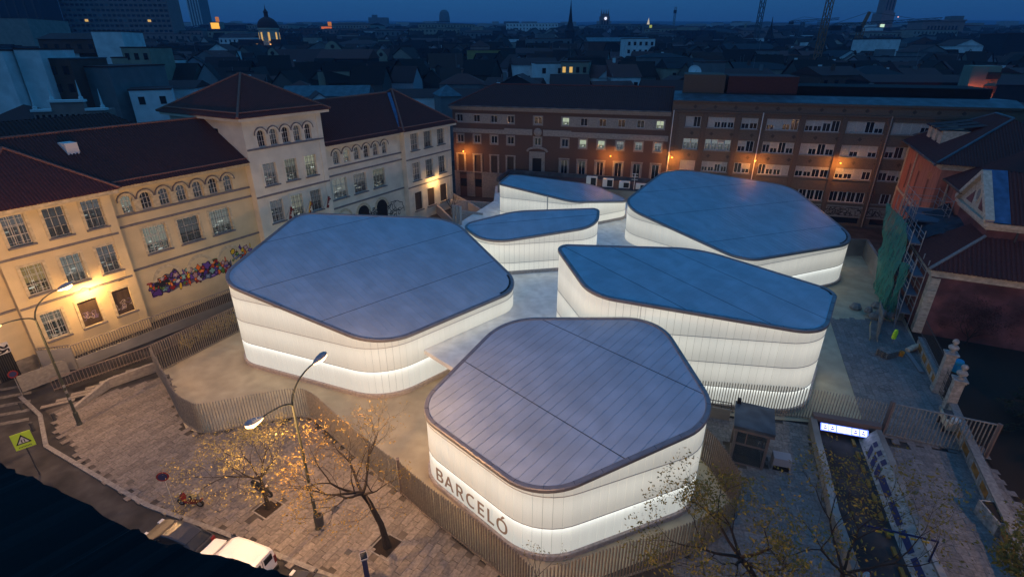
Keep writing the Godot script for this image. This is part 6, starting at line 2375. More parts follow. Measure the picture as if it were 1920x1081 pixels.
	for i in 4:
		for j in 6:
			s = Sh.new()
			s.box(Vector3(-0.75 + j * 0.26, 0.17 * i + 0.1, -0.55), Vector3(-0.56 + j * 0.26, 0.17 * i + 0.13, 0.55))
			part("board", s, M.rubble, o)
		for z in [-0.5, 0.0, 0.45]:
			s = Sh.new()
			s.box(Vector3(-0.75, 0.17 * i, z), Vector3(0.74, 0.17 * i + 0.1, z + 0.09))
			part("bearer", s, M.slab2, o)
	o = thing("hivis_jacket", "bright lime hi-vis jacket hanging on a stake by the hoardings", "jacket", Vector3(36.7, 0, -43.9), 0.5)
	s = Sh.new()
	s.tube(PackedVector3Array([Vector3.ZERO, Vector3(0, 1.75, 0)]), PackedFloat32Array([0.04, 0.04]), 6)
	part("stake", s, M.rubble, o)
	s = Sh.new()
	loft(s, [[-0.24, [[0.75, 0.1], [1.2, 0.12], [1.55, 0.06]]], [-0.12, [[0.72, 0.16], [1.3, 0.15], [1.68, 0.08]]], [0.12, [[0.72, 0.16], [1.3, 0.15], [1.68, 0.08]]], [0.24, [[0.75, 0.1], [1.2, 0.12], [1.55, 0.06]]]])
	part("cloth", s, M.hivis, o)
	s = Sh.new()
	for x in [-0.3, 0.3]:
		s.tube(PackedVector3Array([Vector3(x * 0.8, 1.5, 0), Vector3(x, 1.2, 0.05), Vector3(x * 1.02, 0.9, 0.02)]), PackedFloat32Array([0.08, 0.07, 0.06]), 7)
	part("sleeve", s, M.hivis, o)
	o = thing("orange_bucket", "small orange bucket at the end of the pallets", "bucket", Vector3(36.2, 0.05, -41.85))
	s = Sh.new()
	s.lathe([[0.0, 0.0], [0.2, 0.0], [0.27, 0.42], [0.22, 0.42], [0.18, 0.1], [0.0, 0.1]], Vector3.ZERO, 12)
	part("bucket", s, M.rust, o)
	s = Sh.new()
	s.tube(PackedVector3Array([Vector3(-0.25, 0.42, 0), Vector3(0, 0.66, 0), Vector3(0.25, 0.42, 0)]), PackedFloat32Array([0.012, 0.012, 0.012]), 5)
	part("handle", s, M.iron, o)
	M.orange = mat(Color(0.7, 0.25, 0.02), 0.6)
	o.get_child(0).material_override = M.orange
	o = thing("barrier_frame", "yellow wire barrier frame leaning on the flagstones", "barrier", Vector3(35.3, 0.05, -45.0), 0.9)
	s = Sh.new()
	for i in 9:
		s.tube(PackedVector3Array([Vector3(-0.5 + i * 0.125, 0.1, 0), Vector3(-0.5 + i * 0.125, 1.6, -0.35)]), PackedFloat32Array([0.012, 0.012]), 5)
	part("bars", s, M.lime_pale if M.has("lime_pale") else M.ivory, o).set_meta("kind", "stuff")
	s = Sh.new()
	for y in [0.1, 1.6]:
		s.bar(Vector3(-0.55, y, -0.35 * (y - 0.1) / 1.5), Vector3(0.55, y, -0.35 * (y - 0.1) / 1.5), 0.04, 0.04)
	part("frame", s, M.yellow, o)
	o = thing("rolled_mat", "rolled pale tarpaulin lying at the end of the garden wall", "roll", Vector3(38.0, 0.25, -42.8), 0.4)
	s = Sh.new()
	s.tube(PackedVector3Array([Vector3(-0.9, 0, 0), Vector3(0, 0.12, 0), Vector3(0.9, 0.25, 0.1)]), PackedFloat32Array([0.24, 0.28, 0.22]), 10)
	part("roll", s, M.ivory, o)
	o = thing("metal_sheet", "long grey metal gutter lying on the flagstones by the garden wall", "gutter", Vector3(36.6, 0.1, -40.6), facing(Vector3(-0.3, 0, 0.95)))
	s = Sh.new()
	s.bar(Vector3(-1.7, 0.05, 0), Vector3(1.7, 0.05, 0), 0.35, 0.08)
	part("sheet", s, M.scaffold, o)
	o = thing("blue_barrel", "bright turquoise plastic barrel behind the gate pillars", "barrel", Vector3(39.4, 0, -39.4))
	s = Sh.new()
	s.lathe([[0.0, 0.0], [0.38, 0.0], [0.42, 0.1], [0.42, 0.45], [0.45, 0.5], [0.42, 0.55], [0.42, 1.0], [0.36, 1.1], [0.0, 1.1]], Vector3.ZERO, 14)
	part("barrel", s, mat(Color(0.01, 0.25, 0.42), 0.5), o)
	s = Sh.new()
	s.lathe([[0.4, 0.0], [0.44, 0.03], [0.4, 0.07]], Vector3(0, 0.8, 0), 14)
	part("hoop", s, M.blue_metal, o)
	o = thing("works_cart", "boxy grey tool cart with a tank behind the slatted gate", "tool cart", Vector3(32.9, 0.04, -31.6), wt)
	s = Sh.new()
	s.box(Vector3(-1.0, 0.35, -0.5), Vector3(0.9, 0.95, 0.5))
	part("body", s, M.ivory, o)
	s = Sh.new()
	s.box(Vector3(-0.9, 0.953, -0.42), Vector3(0.3, 1.05, 0.42))
	part("lid", s, M.iron, o)
	for x in [-0.6, 0.6]:
		wheel(o, Vector3(x, 0.25, 0.55), 0.25, 0.12, Vector3(0, 0, 1), M.iron)
		wheel(o, Vector3(x, 0.25, -0.55), 0.25, 0.12, Vector3(0, 0, -1), M.iron)
	s = Sh.new()
	s.lathe([[0.0, 0.0], [0.26, 0.05], [0.28, 0.3], [0.1, 0.45], [0.0, 0.45]], Vector3(0.6, 0.955, 0), 10)
	part("tank", s, M.white, o)
	# four iron frames in the yard's paving
	var k := 0
	for p in [[34.0, -42.3], [32.8, -39.4], [31.6, -36.8]]:
		var m := thing("yard_cover", "rectangular iron frame in the yard paving, %s from the lift side" % ["third", "second", "first"][k], "cover", Vector3(p[0], 0.046, p[1]), 0.3, "covers in the yard")
		s = Sh.new()
		s.bar(Vector3(-0.5, 0, -0.35), Vector3(0.5, 0, -0.35), 0.05, 0.01)
		s.bar(Vector3(-0.5, 0, 0.35), Vector3(0.5, 0, 0.35), 0.05, 0.01)
		s.bar(Vector3(-0.5, 0, -0.35), Vector3(-0.5, 0, 0.35), 0.05, 0.01)
		s.bar(Vector3(0.5, 0, -0.35), Vector3(0.5, 0, 0.35), 0.05, 0.01)
		part("frame", s, M.iron, m)
		k += 1
	o = thing("planter", "pale box planter by the orange lit corner of the lower yard", "planter", Vector3(28.9, 0.03, -22.8), wt + 0.3)
	s = Sh.new()
	s.box(Vector3(-0.9, 0, -0.55), Vector3(0.9, 1.0, 0.55))
	part("box", s, M.old_white, o)
	s = Sh.new()
	s.box(Vector3(-0.8, 1.001, -0.45), Vector3(0.8, 1.02, 0.45))
	part("earth", s, M.soil, o)

# ---------------------------------------------------------------- trees

func grow(wood: Sh, leaves: Sh, p: Vector3, d: Vector3, len: float, r: float, level: int, top: int, spec: Dictionary) -> void:
	var n := 4
	var pts := PackedVector3Array([p])
	var rad := PackedFloat32Array([r])
	var q := p
	var dir := d
	for i in n:
		dir = (dir + Vector3(rnd(-1, 1), rnd(-0.6, 0.9), rnd(-1, 1)) * spec.bend).normalized()
		q += dir * len / n
		pts.append(q)
		rad.append(r * (1.0 - 0.42 * (i + 1) / n))
	wood.tube(pts, rad, 7 if level < 2 else (5 if level < 3 else 3), false)
	if level >= top - 1:
		for i in int(spec.leaves * (0.4 if level < top else 1.0)):
			var a: Vector3 = pts[rng.randi() % pts.size()].lerp(q, rnd(0.0, 1.0)) + Vector3(rnd(-1, 1), rnd(-1, 1), rnd(-1, 1)) * spec.cloud
			var s: float = spec.leaf * rnd(0.6, 1.3)
			var b := Basis.from_euler(Vector3(rnd(-1.2, 1.2), rnd(0, TAU), rnd(-1.2, 1.2)))
			var t := rnd(0.65, 1.25)
			leaves.tint = Color(t * rnd(0.9, 1.1), t, t * rnd(0.7, 1.0))
			leaves.quad(a + b * Vector3(-s, 0, 0), a + b * Vector3(0, 0.1 * s, -s * 0.45), a + b * Vector3(s, 0, 0), a + b * Vector3(0, 0.1 * s, s * 0.45))
	if level >= top:
		return
	var kids: int = spec.kids[mini(level, spec.kids.size() - 1)]
	var spin := rnd(0, TAU)
	for i in kids:
		var t := 1.0 if i < 2 else rnd(0.4, 0.95)
		var at := pts[int(t * n)]
		spin += TAU / kids + rnd(-0.4, 0.4)
		var side := Vector3(cos(spin), 0, sin(spin))
		var spread: float = spec.spread * rnd(0.75, 1.25)
		var nd := (dir * cos(spread) + (side - dir * side.dot(dir)).normalized() * sin(spread)).normalized()
		nd = (nd + Vector3(0, spec.rise, 0)).normalized()
		grow(wood, leaves, at, nd, len * rnd(0.62, 0.85), rad[int(t * n)] * (0.78 if i < 2 else 0.55), level + 1, top, spec)

func tree(called: String, label: String, at: Vector3, lean: Vector3, trunk: float, r: float, leaf_m: Material, seed: int, top: int, spec: Dictionary, group := "") -> Node3D:
	var keep := rng.state
	rng.seed = seed
	var o := thing(called, label, "tree", at, 0.0, group)
	var wood := Sh.new()
	var lv := Sh.new()
	var pts := PackedVector3Array()
	var rad := PackedFloat32Array()
	for i in 6:
		var t := i / 5.0
		pts.append(Vector3(lean.x * t * t, trunk * t, lean.z * t * t) + Vector3(rnd(-0.04, 0.04), 0, rnd(-0.04, 0.04)))
		rad.append(r * (1.35 if i == 0 else 1.0 - 0.3 * t))
	wood.tube(pts, rad, 10, false)
	part("trunk", wood, M.bark, o)
	wood = Sh.new()
	var d := (pts[5] - pts[4]).normalized()
	var n: int = spec.main
	var spin := rnd(0, TAU)
	for i in n:
		spin += TAU / n + rnd(-0.3, 0.3)
		var nd := (d * cos(spec.open) + Vector3(cos(spin), 0, sin(spin)) * sin(spec.open)).normalized()
		grow(wood, lv, pts[5] - d * rnd(0.0, 0.25), nd, spec.len * rnd(0.85, 1.15), r * 0.46, 1, top, spec)
	part("branches", wood, M.bark, o)
	if lv.v.size():
		tag(part("foliage", lv, leaf_m, o), "", "", "", "stuff")
	rng.state = keep
	return o

func build_trees() -> void:
	var k := 0
	for p in [[-15.15, -24.05, 0.62], [-7.2, -21.3, 0.66]]:
		var o := thing("tree_pit", ["square earth pit round the smaller yellow tree", "square earth pit round the larger leaning tree"][k], "tree pit", Vector3(p[0], 0.012, p[1]), 1.05, "tree pits in the pavement")
		part("earth", sheet([[-p[2], -p[2]], [p[2], -p[2]], [p[2], p[2]], [-p[2], p[2]]], 0.012), M.soil, o)
		for e in 4:
			var s := Sh.new()
			s.box(Vector3(-p[2], 0, p[2]), Vector3(p[2] + 0.08, 0.04, p[2] + 0.08), Transform3D(Basis(Vector3.UP, e * PI / 2), Vector3.ZERO))
			part("edging", s, M.kerb, o)
		k += 1
	var small := {"bend": 0.22, "leaves": 24, "cloud": 0.38, "leaf": 0.058, "kids": [3, 3, 3, 3], "spread": 0.62, "rise": 0.1, "main": 5, "open": 0.75, "len": 1.75}
	tree("street_tree", "smaller street tree with thin yellow autumn leaves over a black moped", Vector3(-15.15, 0, -24.05), Vector3(-0.25, 0, -0.3), 2.3, 0.13, M.leaf_olive, 11, 4, small, "street trees on the pavement")
	var big := {"bend": 0.2, "leaves": 4.2, "cloud": 0.22, "leaf": 0.06, "kids": [3, 3, 3, 3], "spread": 0.55, "rise": 0.05, "main": 6, "open": 0.85, "len": 1.95}
	tree("street_tree", "larger leaning street tree, half bare with golden leaves, beside the front pavilion", Vector3(-7.2, 0, -21.3), Vector3(-0.9, 0, 0.1), 4.3, 0.19, M.leaf_gold, 25, 5, big, "street trees on the pavement")
	var bare := {"bend": 0.2, "leaves": 5, "cloud": 0.3, "leaf": 0.085, "kids": [3, 3, 3, 3], "spread": 0.55, "rise": 0.08, "main": 5, "open": 0.85, "len": 2.2}
	tree("street_tree", "half bare tree with dull green leaves before the front pavilion's right corner", Vector3(12.7, 0, -17.6), Vector3(-1.7, 0, -0.2), 3.6, 0.19, M.leaf_green, 33, 5, {"bend": 0.2, "leaves": 9, "cloud": 0.33, "leaf": 0.085, "kids": [3, 3, 3, 3], "spread": 0.58, "rise": -0.02, "main": 6, "open": 1.0, "len": 1.75}, "street trees on the pavement")
	tree("street_tree", "bare dark tree standing over the car park ramp", Vector3(15.6, 0, -16.6), Vector3(0.3, 0, -0.6), 3.2, 0.16, M.leaf_green, 47, 5, bare, "street trees on the pavement")
	tree("street_tree", "leafy dark tree at the bottom right by the planter", Vector3(25.5, 0, -14.4), Vector3(-0.3, 0, -0.6), 3.0, 0.17, M.leaf_green, 52, 4, {"bend": 0.2, "leaves": 26, "cloud": 0.35, "leaf": 0.12, "kids": [3, 3, 3], "spread": 0.6, "rise": 0.05, "main": 5, "open": 0.9, "len": 1.9}, "street trees on the pavement")
	tree("sapling", "thin bare sapling inside the fence below the big lettering", Vector3(1.15, 0, -18.9), Vector3(0.1, 0, 0), 0.7, 0.04, M.leaf_green, 60, 3, {"bend": 0.2, "leaves": 3, "cloud": 0.1, "leaf": 0.06, "kids": [3, 2, 2], "spread": 0.5, "rise": 0.25, "main": 4, "open": 0.5, "len": 0.9})
	tree("bare_tree", "bare lamp-lit tree against the school's right end", Vector3(-10.0, 0, -85.2), Vector3(0, 0, 0), 1.8, 0.12, M.leaf_green, 71, 5, {"bend": 0.2, "leaves": 0, "cloud": 0.1, "leaf": 0.06, "kids": [3, 3, 2], "spread": 0.45, "rise": 0.2, "main": 5, "open": 0.6, "len": 1.6})
	tree("garden_shrub", "leafless dark red shrub before the church's plum wall", Vector3(44.0, 0, -44.0), Vector3(0, 0, 0), 0.8, 0.09, M.leaf_red, 82, 5, {"bend": 0.25, "leaves": 8, "cloud": 0.25, "leaf": 0.07, "kids": [3, 3, 3], "spread": 0.6, "rise": 0.1, "main": 6, "open": 0.8, "len": 1.5})
	# the dark conifer behind the gate
	k = 0
	for e in [[38.8, -31.5, 9.0, 3.2], [41.5, -27.5, 8.0, 3.4], [36.6, -25.2, 6.5, 2.6]]:
		var keep := rng.state
		rng.seed = 90 + k
		var o := thing("conifer", ["tall dark conifer right behind the gate pillars", "broad dark conifer at the right edge of the garden", "lower dark conifer beside the lower yard wall"][k], "tree", Vector3(e[0], 0, e[1]), 0.0, "dark conifers in the garden")
		var s := Sh.new()
		s.tube(PackedVector3Array([Vector3.ZERO, Vector3(0.1, e[2] * 0.5, 0), Vector3(0, e[2] * 0.97, 0)]), PackedFloat32Array([0.25, 0.16, 0.03]), 8)
		part("trunk", s, M.bark, o)
		s = Sh.new()
		var lv := Sh.new()
		for i in 70:
			var t := rnd(0.06, 0.98)
			var a := rnd(0, TAU)
			var l: float = e[3] * (1.0 - t * 0.85) * rnd(0.6, 1.1)
			var p0 := Vector3(0, e[2] * t, 0)
			var p1 := p0 + Vector3(cos(a) * l, -0.12 * l, sin(a) * l)
			s.tube(PackedVector3Array([p0, p1]), PackedFloat32Array([0.04, 0.012]), 4, false)
			for j in 34:
				var q := p0.lerp(p1, rnd(0.25, 1.02)) + Vector3(rnd(-0.3, 0.3), rnd(-0.3, 0.1), rnd(-0.3, 0.3))
				var b := Basis.from_euler(Vector3(rnd(-0.6, 0.6), rnd(0, TAU), rnd(-0.6, 0.6)))
				var g := rnd(0.5, 1.4)
				lv.tint = Color(g, g, g)
				var w := rnd(0.12, 0.28)
				lv.quad(q + b * Vector3(-w, 0, 0), q + b * Vector3(0, 0, -w * 0.3), q + b * Vector3(w, -0.06, 0), q + b * Vector3(0, 0, w * 0.3))
		part("branches", s, M.bark, o)
		tag(part("foliage", lv, M.leaf_dark, o), "", "", "", "stuff")
		rng.state = keep
		k += 1
	# weeds and low shrubs behind the sunken yard fence
	k = 0
	for i in 9:
		var t := i / 9.0
		var p := Vector3(-30.2, 0, -43.0).lerp(Vector3(-25.3, 0, -53.5), t)
		var o := thing("hedge_shrub", "small yellow-green hedge shrub, number %s along the sunken yard fence" % ["one", "two", "three", "four", "five", "six", "seven", "eight", "nine"][i], "shrub", p + Vector3(-0.9, 0, -0.4), 0.0, "hedge shrubs behind the yard fence")
		var lv := Sh.new()
		var keep := rng.state
		rng.seed = 300 + i
		for j in 150:
			var q := Vector3(rnd(-0.6, 0.6), rnd(0.1, 1.3), rnd(-0.6, 0.6))
			var b := Basis.from_euler(Vector3(rnd(-1, 1), rnd(0, TAU), rnd(-1, 1)))
			var g := rnd(0.6, 1.3)
			lv.tint = Color(g, g, g)
			lv.quad(q + b * Vector3(-0.12, 0, 0), q + b * Vector3(0, 0, -0.06), q + b * Vector3(0.12, 0, 0), q + b * Vector3(0, 0, 0.06))
		tag(part("foliage", lv, M.leaf_olive, o), "", "", "", "stuff")
		var s := Sh.new()
		s.tube(PackedVector3Array([Vector3.ZERO, Vector3(0, 0.9, 0)]), PackedFloat32Array([0.04, 0.02]), 5)
		part("stem", s, M.bark, o)
		rng.state = keep

# ---------------------------------------------------------------- the roof edge that the picture is taken from

func build_near_roofs() -> void:
	var o := thing("roof_edge", "black unlit roof edge with an uneven rim at the bottom left", "roof", Vector3.ZERO)
	var p := [[-4.6, -2.95], [-2.71, -2.14], [-2.3, -1.98], [-1.8, -1.75], [-1.54, -1.65], [-1.19, -1.57], [-0.93, -1.49], [-0.4, -1.3], [0.9, -0.75]]
	var s := Sh.new()
	var n := 90
	var f := FastNoiseLite.new()
	f.seed = 3
	f.frequency = 1.6
	var edge := []
	for i in n + 1:
		var t := float(i) / n * (p.size() - 1)
		var k := mini(int(t), p.size() - 2)
		var a := Vector2(p[k][0], p[k][1]).lerp(Vector2(p[k + 1][0], p[k + 1][1]), t - k)
		edge.append(Vector3(a.x, 24.0 + 0.012 * f.get_noise_1d(i * 0.9) + (0.014 * maxf(0.0, sin(i * 0.7))), a.y + 0.02 * f.get_noise_1d(i * 0.7 + 50)))
	for i in n:
		var a: Vector3 = edge[i]
		var b: Vector3 = edge[i + 1]
		var back := Vector3(-2.2, 0.55, 4.0)
		s.quad(a, b, b + back, a + back)
		s.quad(a + Vector3(0, -0.25, 0.02), b + Vector3(0, -0.25, 0.02), b, a)
		s.quad(a + Vector3(0, -0.25, 0.02), a + back + Vector3(0, -0.25, 0), b + back + Vector3(0, -0.25, 0), b + Vector3(0, -0.25, 0.02))
	part("roofing", s, M.night_roof, o)

# ---------------------------------------------------------------- the city beyond

func land(d: float) -> float:
	var zs := [0.0, 130.0, 200.0, 300.0, 450.0, 650.0, 900.0, 1300.0, 2000.0]
	var hs := [0.0, 0.0, 2.0, 6.0, 13.0, 23.0, 40.0, 64.0, 100.0]
	for i in zs.size() - 1:
		if d <= zs[i + 1]:
			return lerpf(hs[i], hs[i + 1], (d - zs[i]) / (zs[i + 1] - zs[i]))
	return 100.0

func city_materials() -> void:
	for e in [["white", Color(0.74, 0.74, 0.71)], ["beige", Color(0.30, 0.27, 0.22)], ["brick", Color(0.13, 0.06, 0.045)], ["grey", Color(0.17, 0.175, 0.175)], ["sand", Color(0.32, 0.28, 0.20)], ["plum", Color(0.16, 0.06, 0.07)], ["pink", Color(0.32, 0.19, 0.16)], ["yellow", Color(0.36, 0.28, 0.10)], ["green", Color(0.09, 0.14, 0.10)], ["black", Color(0.025, 0.025, 0.03)]]:
		M["house_" + e[0]] = mat(e[1], 0.9, "soft", 0.1)

func roof_on(s: Sh, kind: String, w: float, dp: float, h: float, rise: float, o := 0.35) -> void:   # house centred on the origin
	var x := w / 2.0 + o
	var z := dp / 2.0 + o
	var a := Vector3(-x, h, z)
	var b := Vector3(x, h, z)
	var c := Vector3(x, h, -z)
	var d := Vector3(-x, h, -z)
	if kind == "gable":   # ridge runs away from the camera
		var p := Vector3(0, h + rise, z)
		var q := Vector3(0, h + rise, -z)
		s.quad(b, c, q, p); s.quad(d, a, p, q)
	elif kind == "side":
		var p := Vector3(-x, h + rise, 0)
		var q := Vector3(x, h + rise, 0)
		s.quad(a, b, q, p); s.quad(c, d, p, q)
		s.tri(b, c, q); s.tri(d, a, p)
	elif kind == "hip":
		var r := maxf(0.0, x - z)
		var p := Vector3(-r, h + rise, 0)
		var q := Vector3(r, h + rise, 0)
		s.quad(a, b, q, p); s.quad(c, d, p, q)
		s.tri(b, c, q); s.tri(d, a, p)
	else:
		s.quad(a, b, c, d)
	if kind != "flat":
		s.quad(d, c, b, a)

func house(called: String, label: String, category: String, x: float, z: float, w: float, dp: float, top: float, rot: float, kind: String, rise: float, wm: Material, rm: Material, rows: int, cols: int, lit: int, group := "", parts := true) -> Node3D:
	var g := land(-z) - 3.0
	var o := thing(called, label, category, Vector3(x, g, z), rot, group)
	var h := top - g
	var s := Sh.new()
	s.box(Vector3(-w / 2, 0, -dp / 2), Vector3(w / 2, h, dp / 2))
	if kind == "gable":
		s.tri(Vector3(-w / 2, h, dp / 2), Vector3(w / 2, h, dp / 2), Vector3(0, h + rise * 0.96, dp / 2))
	part("wall", s, wm, o)
	s = Sh.new()
	if kind == "flat":
		s.box(Vector3(-w / 2 - 0.12, h + 0.003, -dp / 2 - 0.12), Vector3(w / 2 + 0.12, h + 0.25, dp / 2 + 0.12))
	else:
		roof_on(s, kind, w, dp, h + 0.01, rise)
	part("roof", s, rm, o)
	var front := dp / 2
	var floor_h := 3.2
	if rows > 0 and cols > 0:
		var all := Sh.new()
		var ww := minf(1.1, w / cols * 0.45)
		for r in rows:
			for c in cols:
				var cx := -w / 2 + w * (c + 0.5) / cols
				var cy := h - 1.9 - r * floor_h
				if cy < 1.0:
					continue
				var q := Sh.new() if parts else all
				q.box(Vector3(cx - ww / 2, cy - 0.8, front + 0.003), Vector3(cx + ww / 2, cy + 0.7, front + 0.06))
				if parts:
					part("window", q, M.warm_pane if c < lit and r == 0 else M.dark_glass, o)
		if not parts and all.v.size():
			tag(part("windows", all, M.dark_glass, o), "", "", "", "stuff")
	return o

func build_city() -> void:
	city_materials()
	var table := [
		["party_wall_building", "tall blank white party wall at the far left edge", "building", -97.4, -112, 6.4, 14, 25.7, 0.10, "flat", 0.0, "house_white", "tile_dark", 0, 0, 0],
		["apartment_building", "beige recessed facade with small windows between two white party walls", "building", -99.7, -118, 3.7, 12, 23.6, 0.10, "flat", 0.0, "house_beige", "tile_dark", 3, 3, 0],
		["party_wall_building", "narrow pale party wall left of the brick one", "building", -91.7, -113, 4.4, 10, 25.9, 0.10, "flat", 0.0, "house_white", "tile_dark", 0, 0, 0],
		["brick_building", "square brick party wall with two rows of three small windows", "building", -89.5, -116, 6.8, 12, 24.2, 0.10, "flat", 0.0, "house_brick", "blue_metal", 2, 3, 0],
		["party_wall_building", "wide bare grey gable wall behind the school", "building", -85.6, -122, 11.7, 16, 22.7, -0.10, "flat", 0.0, "house_grey", "tile_dark", 0, 0, 0],
		["apartment_building", "brick block with stacked balconies and a white blind", "building", -122.5, -165, 15.1, 12, 28.5, 0.05, "side", 1.6, "house_brick", "tile_dark", 3, 5, 0],
		["party_wall_building", "white curved-top party wall beside the balcony block", "building", -109.6, -162, 7.8, 10, 30.3, 0.05, "flat", 0.0, "house_white", "tile_dark", 0, 0, 0],
		["apartment_building", "plain sand-coloured block with one row of tiny windows", "building", -94.9, -150, 6.5, 12, 26.3, 0.10, "flat", 0.0, "house_sand", "tile_dark", 1, 3, 0],
		["annexe", "low sand-coloured annexe left of the sand block", "building", -98.9, -148, 3.9, 9, 24.0, 0.10, "flat", 0.0, "house_sand", "tile_dark", 0, 0, 0],
		["apartment_building", "broad beige block under the black tower", "building", -249.8, -300, 24.7, 30, 39.6, 0.10, "flat", 0.0, "house_beige", "tile_dark", 0, 0, 0],
		["outbuilding", "small white shed wall just behind the square tower roof", "house", -76.0, -118, 7.4, 9, 18.4, 0.50, "flat", 0.0, "house_white", "tile_dark", 1, 2, 0],
		["house", "dark tiled roof left of the obelisk parapet", "house", -86.5, -98, 8.3, 10, 14.5, 0.10, "hip", 2.6, "house_plum", "tile_dark", 0, 0, 0],
		["tower_house", "little pink tower house with a pyramid roof", "house", -14.1, -255, 8.0, 9, 27.1, 0.00, "hip", 2.5, "house_pink", "tile_dark", 0, 0, 0],
		["house", "dull yellow windowless block under the pink tower house", "house", -12.0, -240, 13.3, 14, 25.6, 0.10, "flat", 0.0, "house_yellow", "tile_dark", 0, 0, 0],
		["house", "white gabled house left of the pair in the middle distance", "house", -38.4, -172, 9.2, 12, 15.6, 0.15, "gable", 3.0, "house_white", "tile", 0, 0, 0],
		["house", "white gabled house right of the pair in the middle distance", "house", -30.7, -178, 9.7, 12, 15.5, 0.15, "gable", 3.2, "house_white", "tile_dark", 0, 0, 0],
		["house", "long blue-grey metal roof behind the right wing of the school", "house", -45.2, -138, 19.7, 14, 15.9, 0.15, "side", 2.0, "house_grey", "blue_metal", 0, 0, 0],
		["house", "bright white gable with two tiny windows behind the tower roof", "house", -44.6, -128, 7.7, 10, 14.3, 0.40, "gable", 2.8, "house_white", "tile_dark", 0, 2, 0],
		["lantern_house", "small glazed lantern house with a red pyramid roof", "house", -53.5, -142, 3.9, 5, 17.7, 0.20, "hip", 1.2, "house_white", "tile", 1, 4, 0],
		["house", "low ochre louvred wall beside the white gable", "house", -49.9, -160, 8.4, 10, 20.4, 0.20, "flat", 0.0, "house_sand", "tile_dark", 0, 7, 0],
		["house", "blue-grey turret roof with white edges", "house", -16.3, -140, 5.0, 10, 15.6, 0.30, "hip", 2.4, "house_grey", "blue_metal", 0, 0, 0],
		["house", "long white wall under dark roofs behind the school end block", "house", -20.0, -150, 22.8, 12, 14.6, 0.10, "side", 1.8, "house_white", "tile_dark", 0, 0, 0],
		["apartment_building", "beige corner house with two lit windows", "building", 19.0, -168, 7.8, 12, 22.6, -0.20, "flat", 0.0, "house_sand", "tile_dark", 1, 4, 2],
		["house", "white terraced house left of the beige corner house", "house", 11.3, -175, 9.5, 12, 22.1, 0.10, "flat", 0.0, "house_white", "tile_dark", 1, 2, 0],
		["house", "long white house with a dark roof at the image middle", "house", 6.9, -185, 13.8, 12, 21.5, 0.10, "side", 2.0, "house_white", "tile_dark", 0, 0, 0],
		["house", "tall white gable right of the beige corner house", "house", 25.8, -165, 7.1, 12, 18.6, 0.30, "gable", 3.2, "house_white", "tile", 0, 0, 0],
		["house", "white house with a red roof next to the tall white gable", "house", 30.8, -160, 7.8, 12, 19.0, 0.10, "side", 3.2, "house_white", "tile", 1, 3, 0],
		["roof_house", "small boxy roof house with a tiled hip roof above the brown block", "house", 25.9, -128, 6.3, 8, 17.4, 0.10, "hip", 2.0, "house_sand", "tile_dark", 0, 0, 0],
		["house", "long green-walled house with white dormer windows and a huge dark roof", "house", 48.0, -140, 31.1, 14, 14.4, -0.05, "side", 4.6, "house_green", "tile_dark", 1, 9, 0],
		["stair_house", "grey stair house on the roofs above the satellite dish", "house", 51.8, -150, 6.2, 8, 22.9, -0.05, "flat", 0.0, "house_grey", "tile_dark", 0, 0, 0],
		["house", "long black roof with pale edges right of the cranes", "house", 99.3, -142, 22.1, 12, 18.7, -0.10, "side", 1.5, "house_black", "tile_dark", 0, 0, 0],
		["apartment_building", "long dim block with a dark roof under the cathedral tower", "building", 54.3, -300, 31.6, 16, 29.5, 0.00, "side", 2.0, "house_brick", "blue_metal", 0, 12, 0],
		["apartment_building", "white stepped block right of the cathedral tower", "building", 57.4, -265, 12.7, 14, 30.2, 0.00, "flat", 0.0, "house_white", "tile_dark", 2, 5, 0],
		["house", "pale blank block behind the long crane", "house", 153.9, -245, 10.8, 14, 29.7, 0.10, "flat", 0.0, "house_white", "tile_dark", 0, 0, 0],
		["house", "bright white gabled wall below the square palace", "house", 193.3, -250, 11.0, 14, 27.3, -0.10, "gable", 2.5, "house_white", "tile_dark", 0, 0, 0],
		["apartment_building", "black block at the far right edge", "building", 223.4, -260, 14.7, 20, 32.1, -0.20, "flat", 0.0, "house_black", "tile_dark", 0, 0, 0],
		["house", "grey house with a pale sloping roof left of the white gabled wall", "house", 156.7, -220, 11.2, 12, 25.0, 0.00, "gable", 2.5, "house_grey", "tile_dark", 0, 0, 0],
		["building", "dark red building mass at the right edge behind the church", "building", 109.5, -118, 16.0, 30, 14.3, -0.20, "flat", 0.0, "house_plum", "tile_dark", 0, 0, 0],
		["house", "black roofs right of the orange-lit alley", "house", 134.6, -150, 21.9, 20, 17.8, -0.30, "side", 2.0, "house_black", "tile_dark", 0, 0, 0],
		["house", "white house with awning behind the tower roof, left side", "house", -81.4, -138, 9.4, 12, 17.5, 0.20, "side", 1.6, "house_white", "tile_dark", 0, 3, 0],
		["house", "pair of bright white dormered walls left of the ornate building", "house", -115.0, -230, 8.1, 12, 25.4, 0.10, "gable", 2.5, "house_white", "tile_dark", 0, 0, 0],
		["house", "long low white wall right of the sand block", "house", -112.8, -190, 8.1, 12, 22.8, 0.10, "flat", 0.0, "house_white", "tile_dark", 0, 0, 0]
	]
	for e in table:
		var o := house(e[0], e[1], e[2], e[3], e[4], e[5], e[6], e[7], e[8], e[9], e[10], M[e[11]], M[e[12]], e[13], e[14], e[15], "named houses of the near city")
		o.remove_meta("group")
		if e[1].begins_with("brick block with stacked"):
			for r in 3:
				var s := Sh.new()
				var h: float = 31.0 - 2.6 - r * 3.2
				s.box(Vector3(-7.2, h - 1.4, 6.1), Vector3(7.2, h - 0.4, 7.2))
				part("balcony", s, M.house_brick, o)
			var s := Sh.new()
			s.box(Vector3(-1.5, 25.6, 6.3), Vector3(2.5, 27.4, 6.5))
			part("white_blind", s, M.house_white, o)
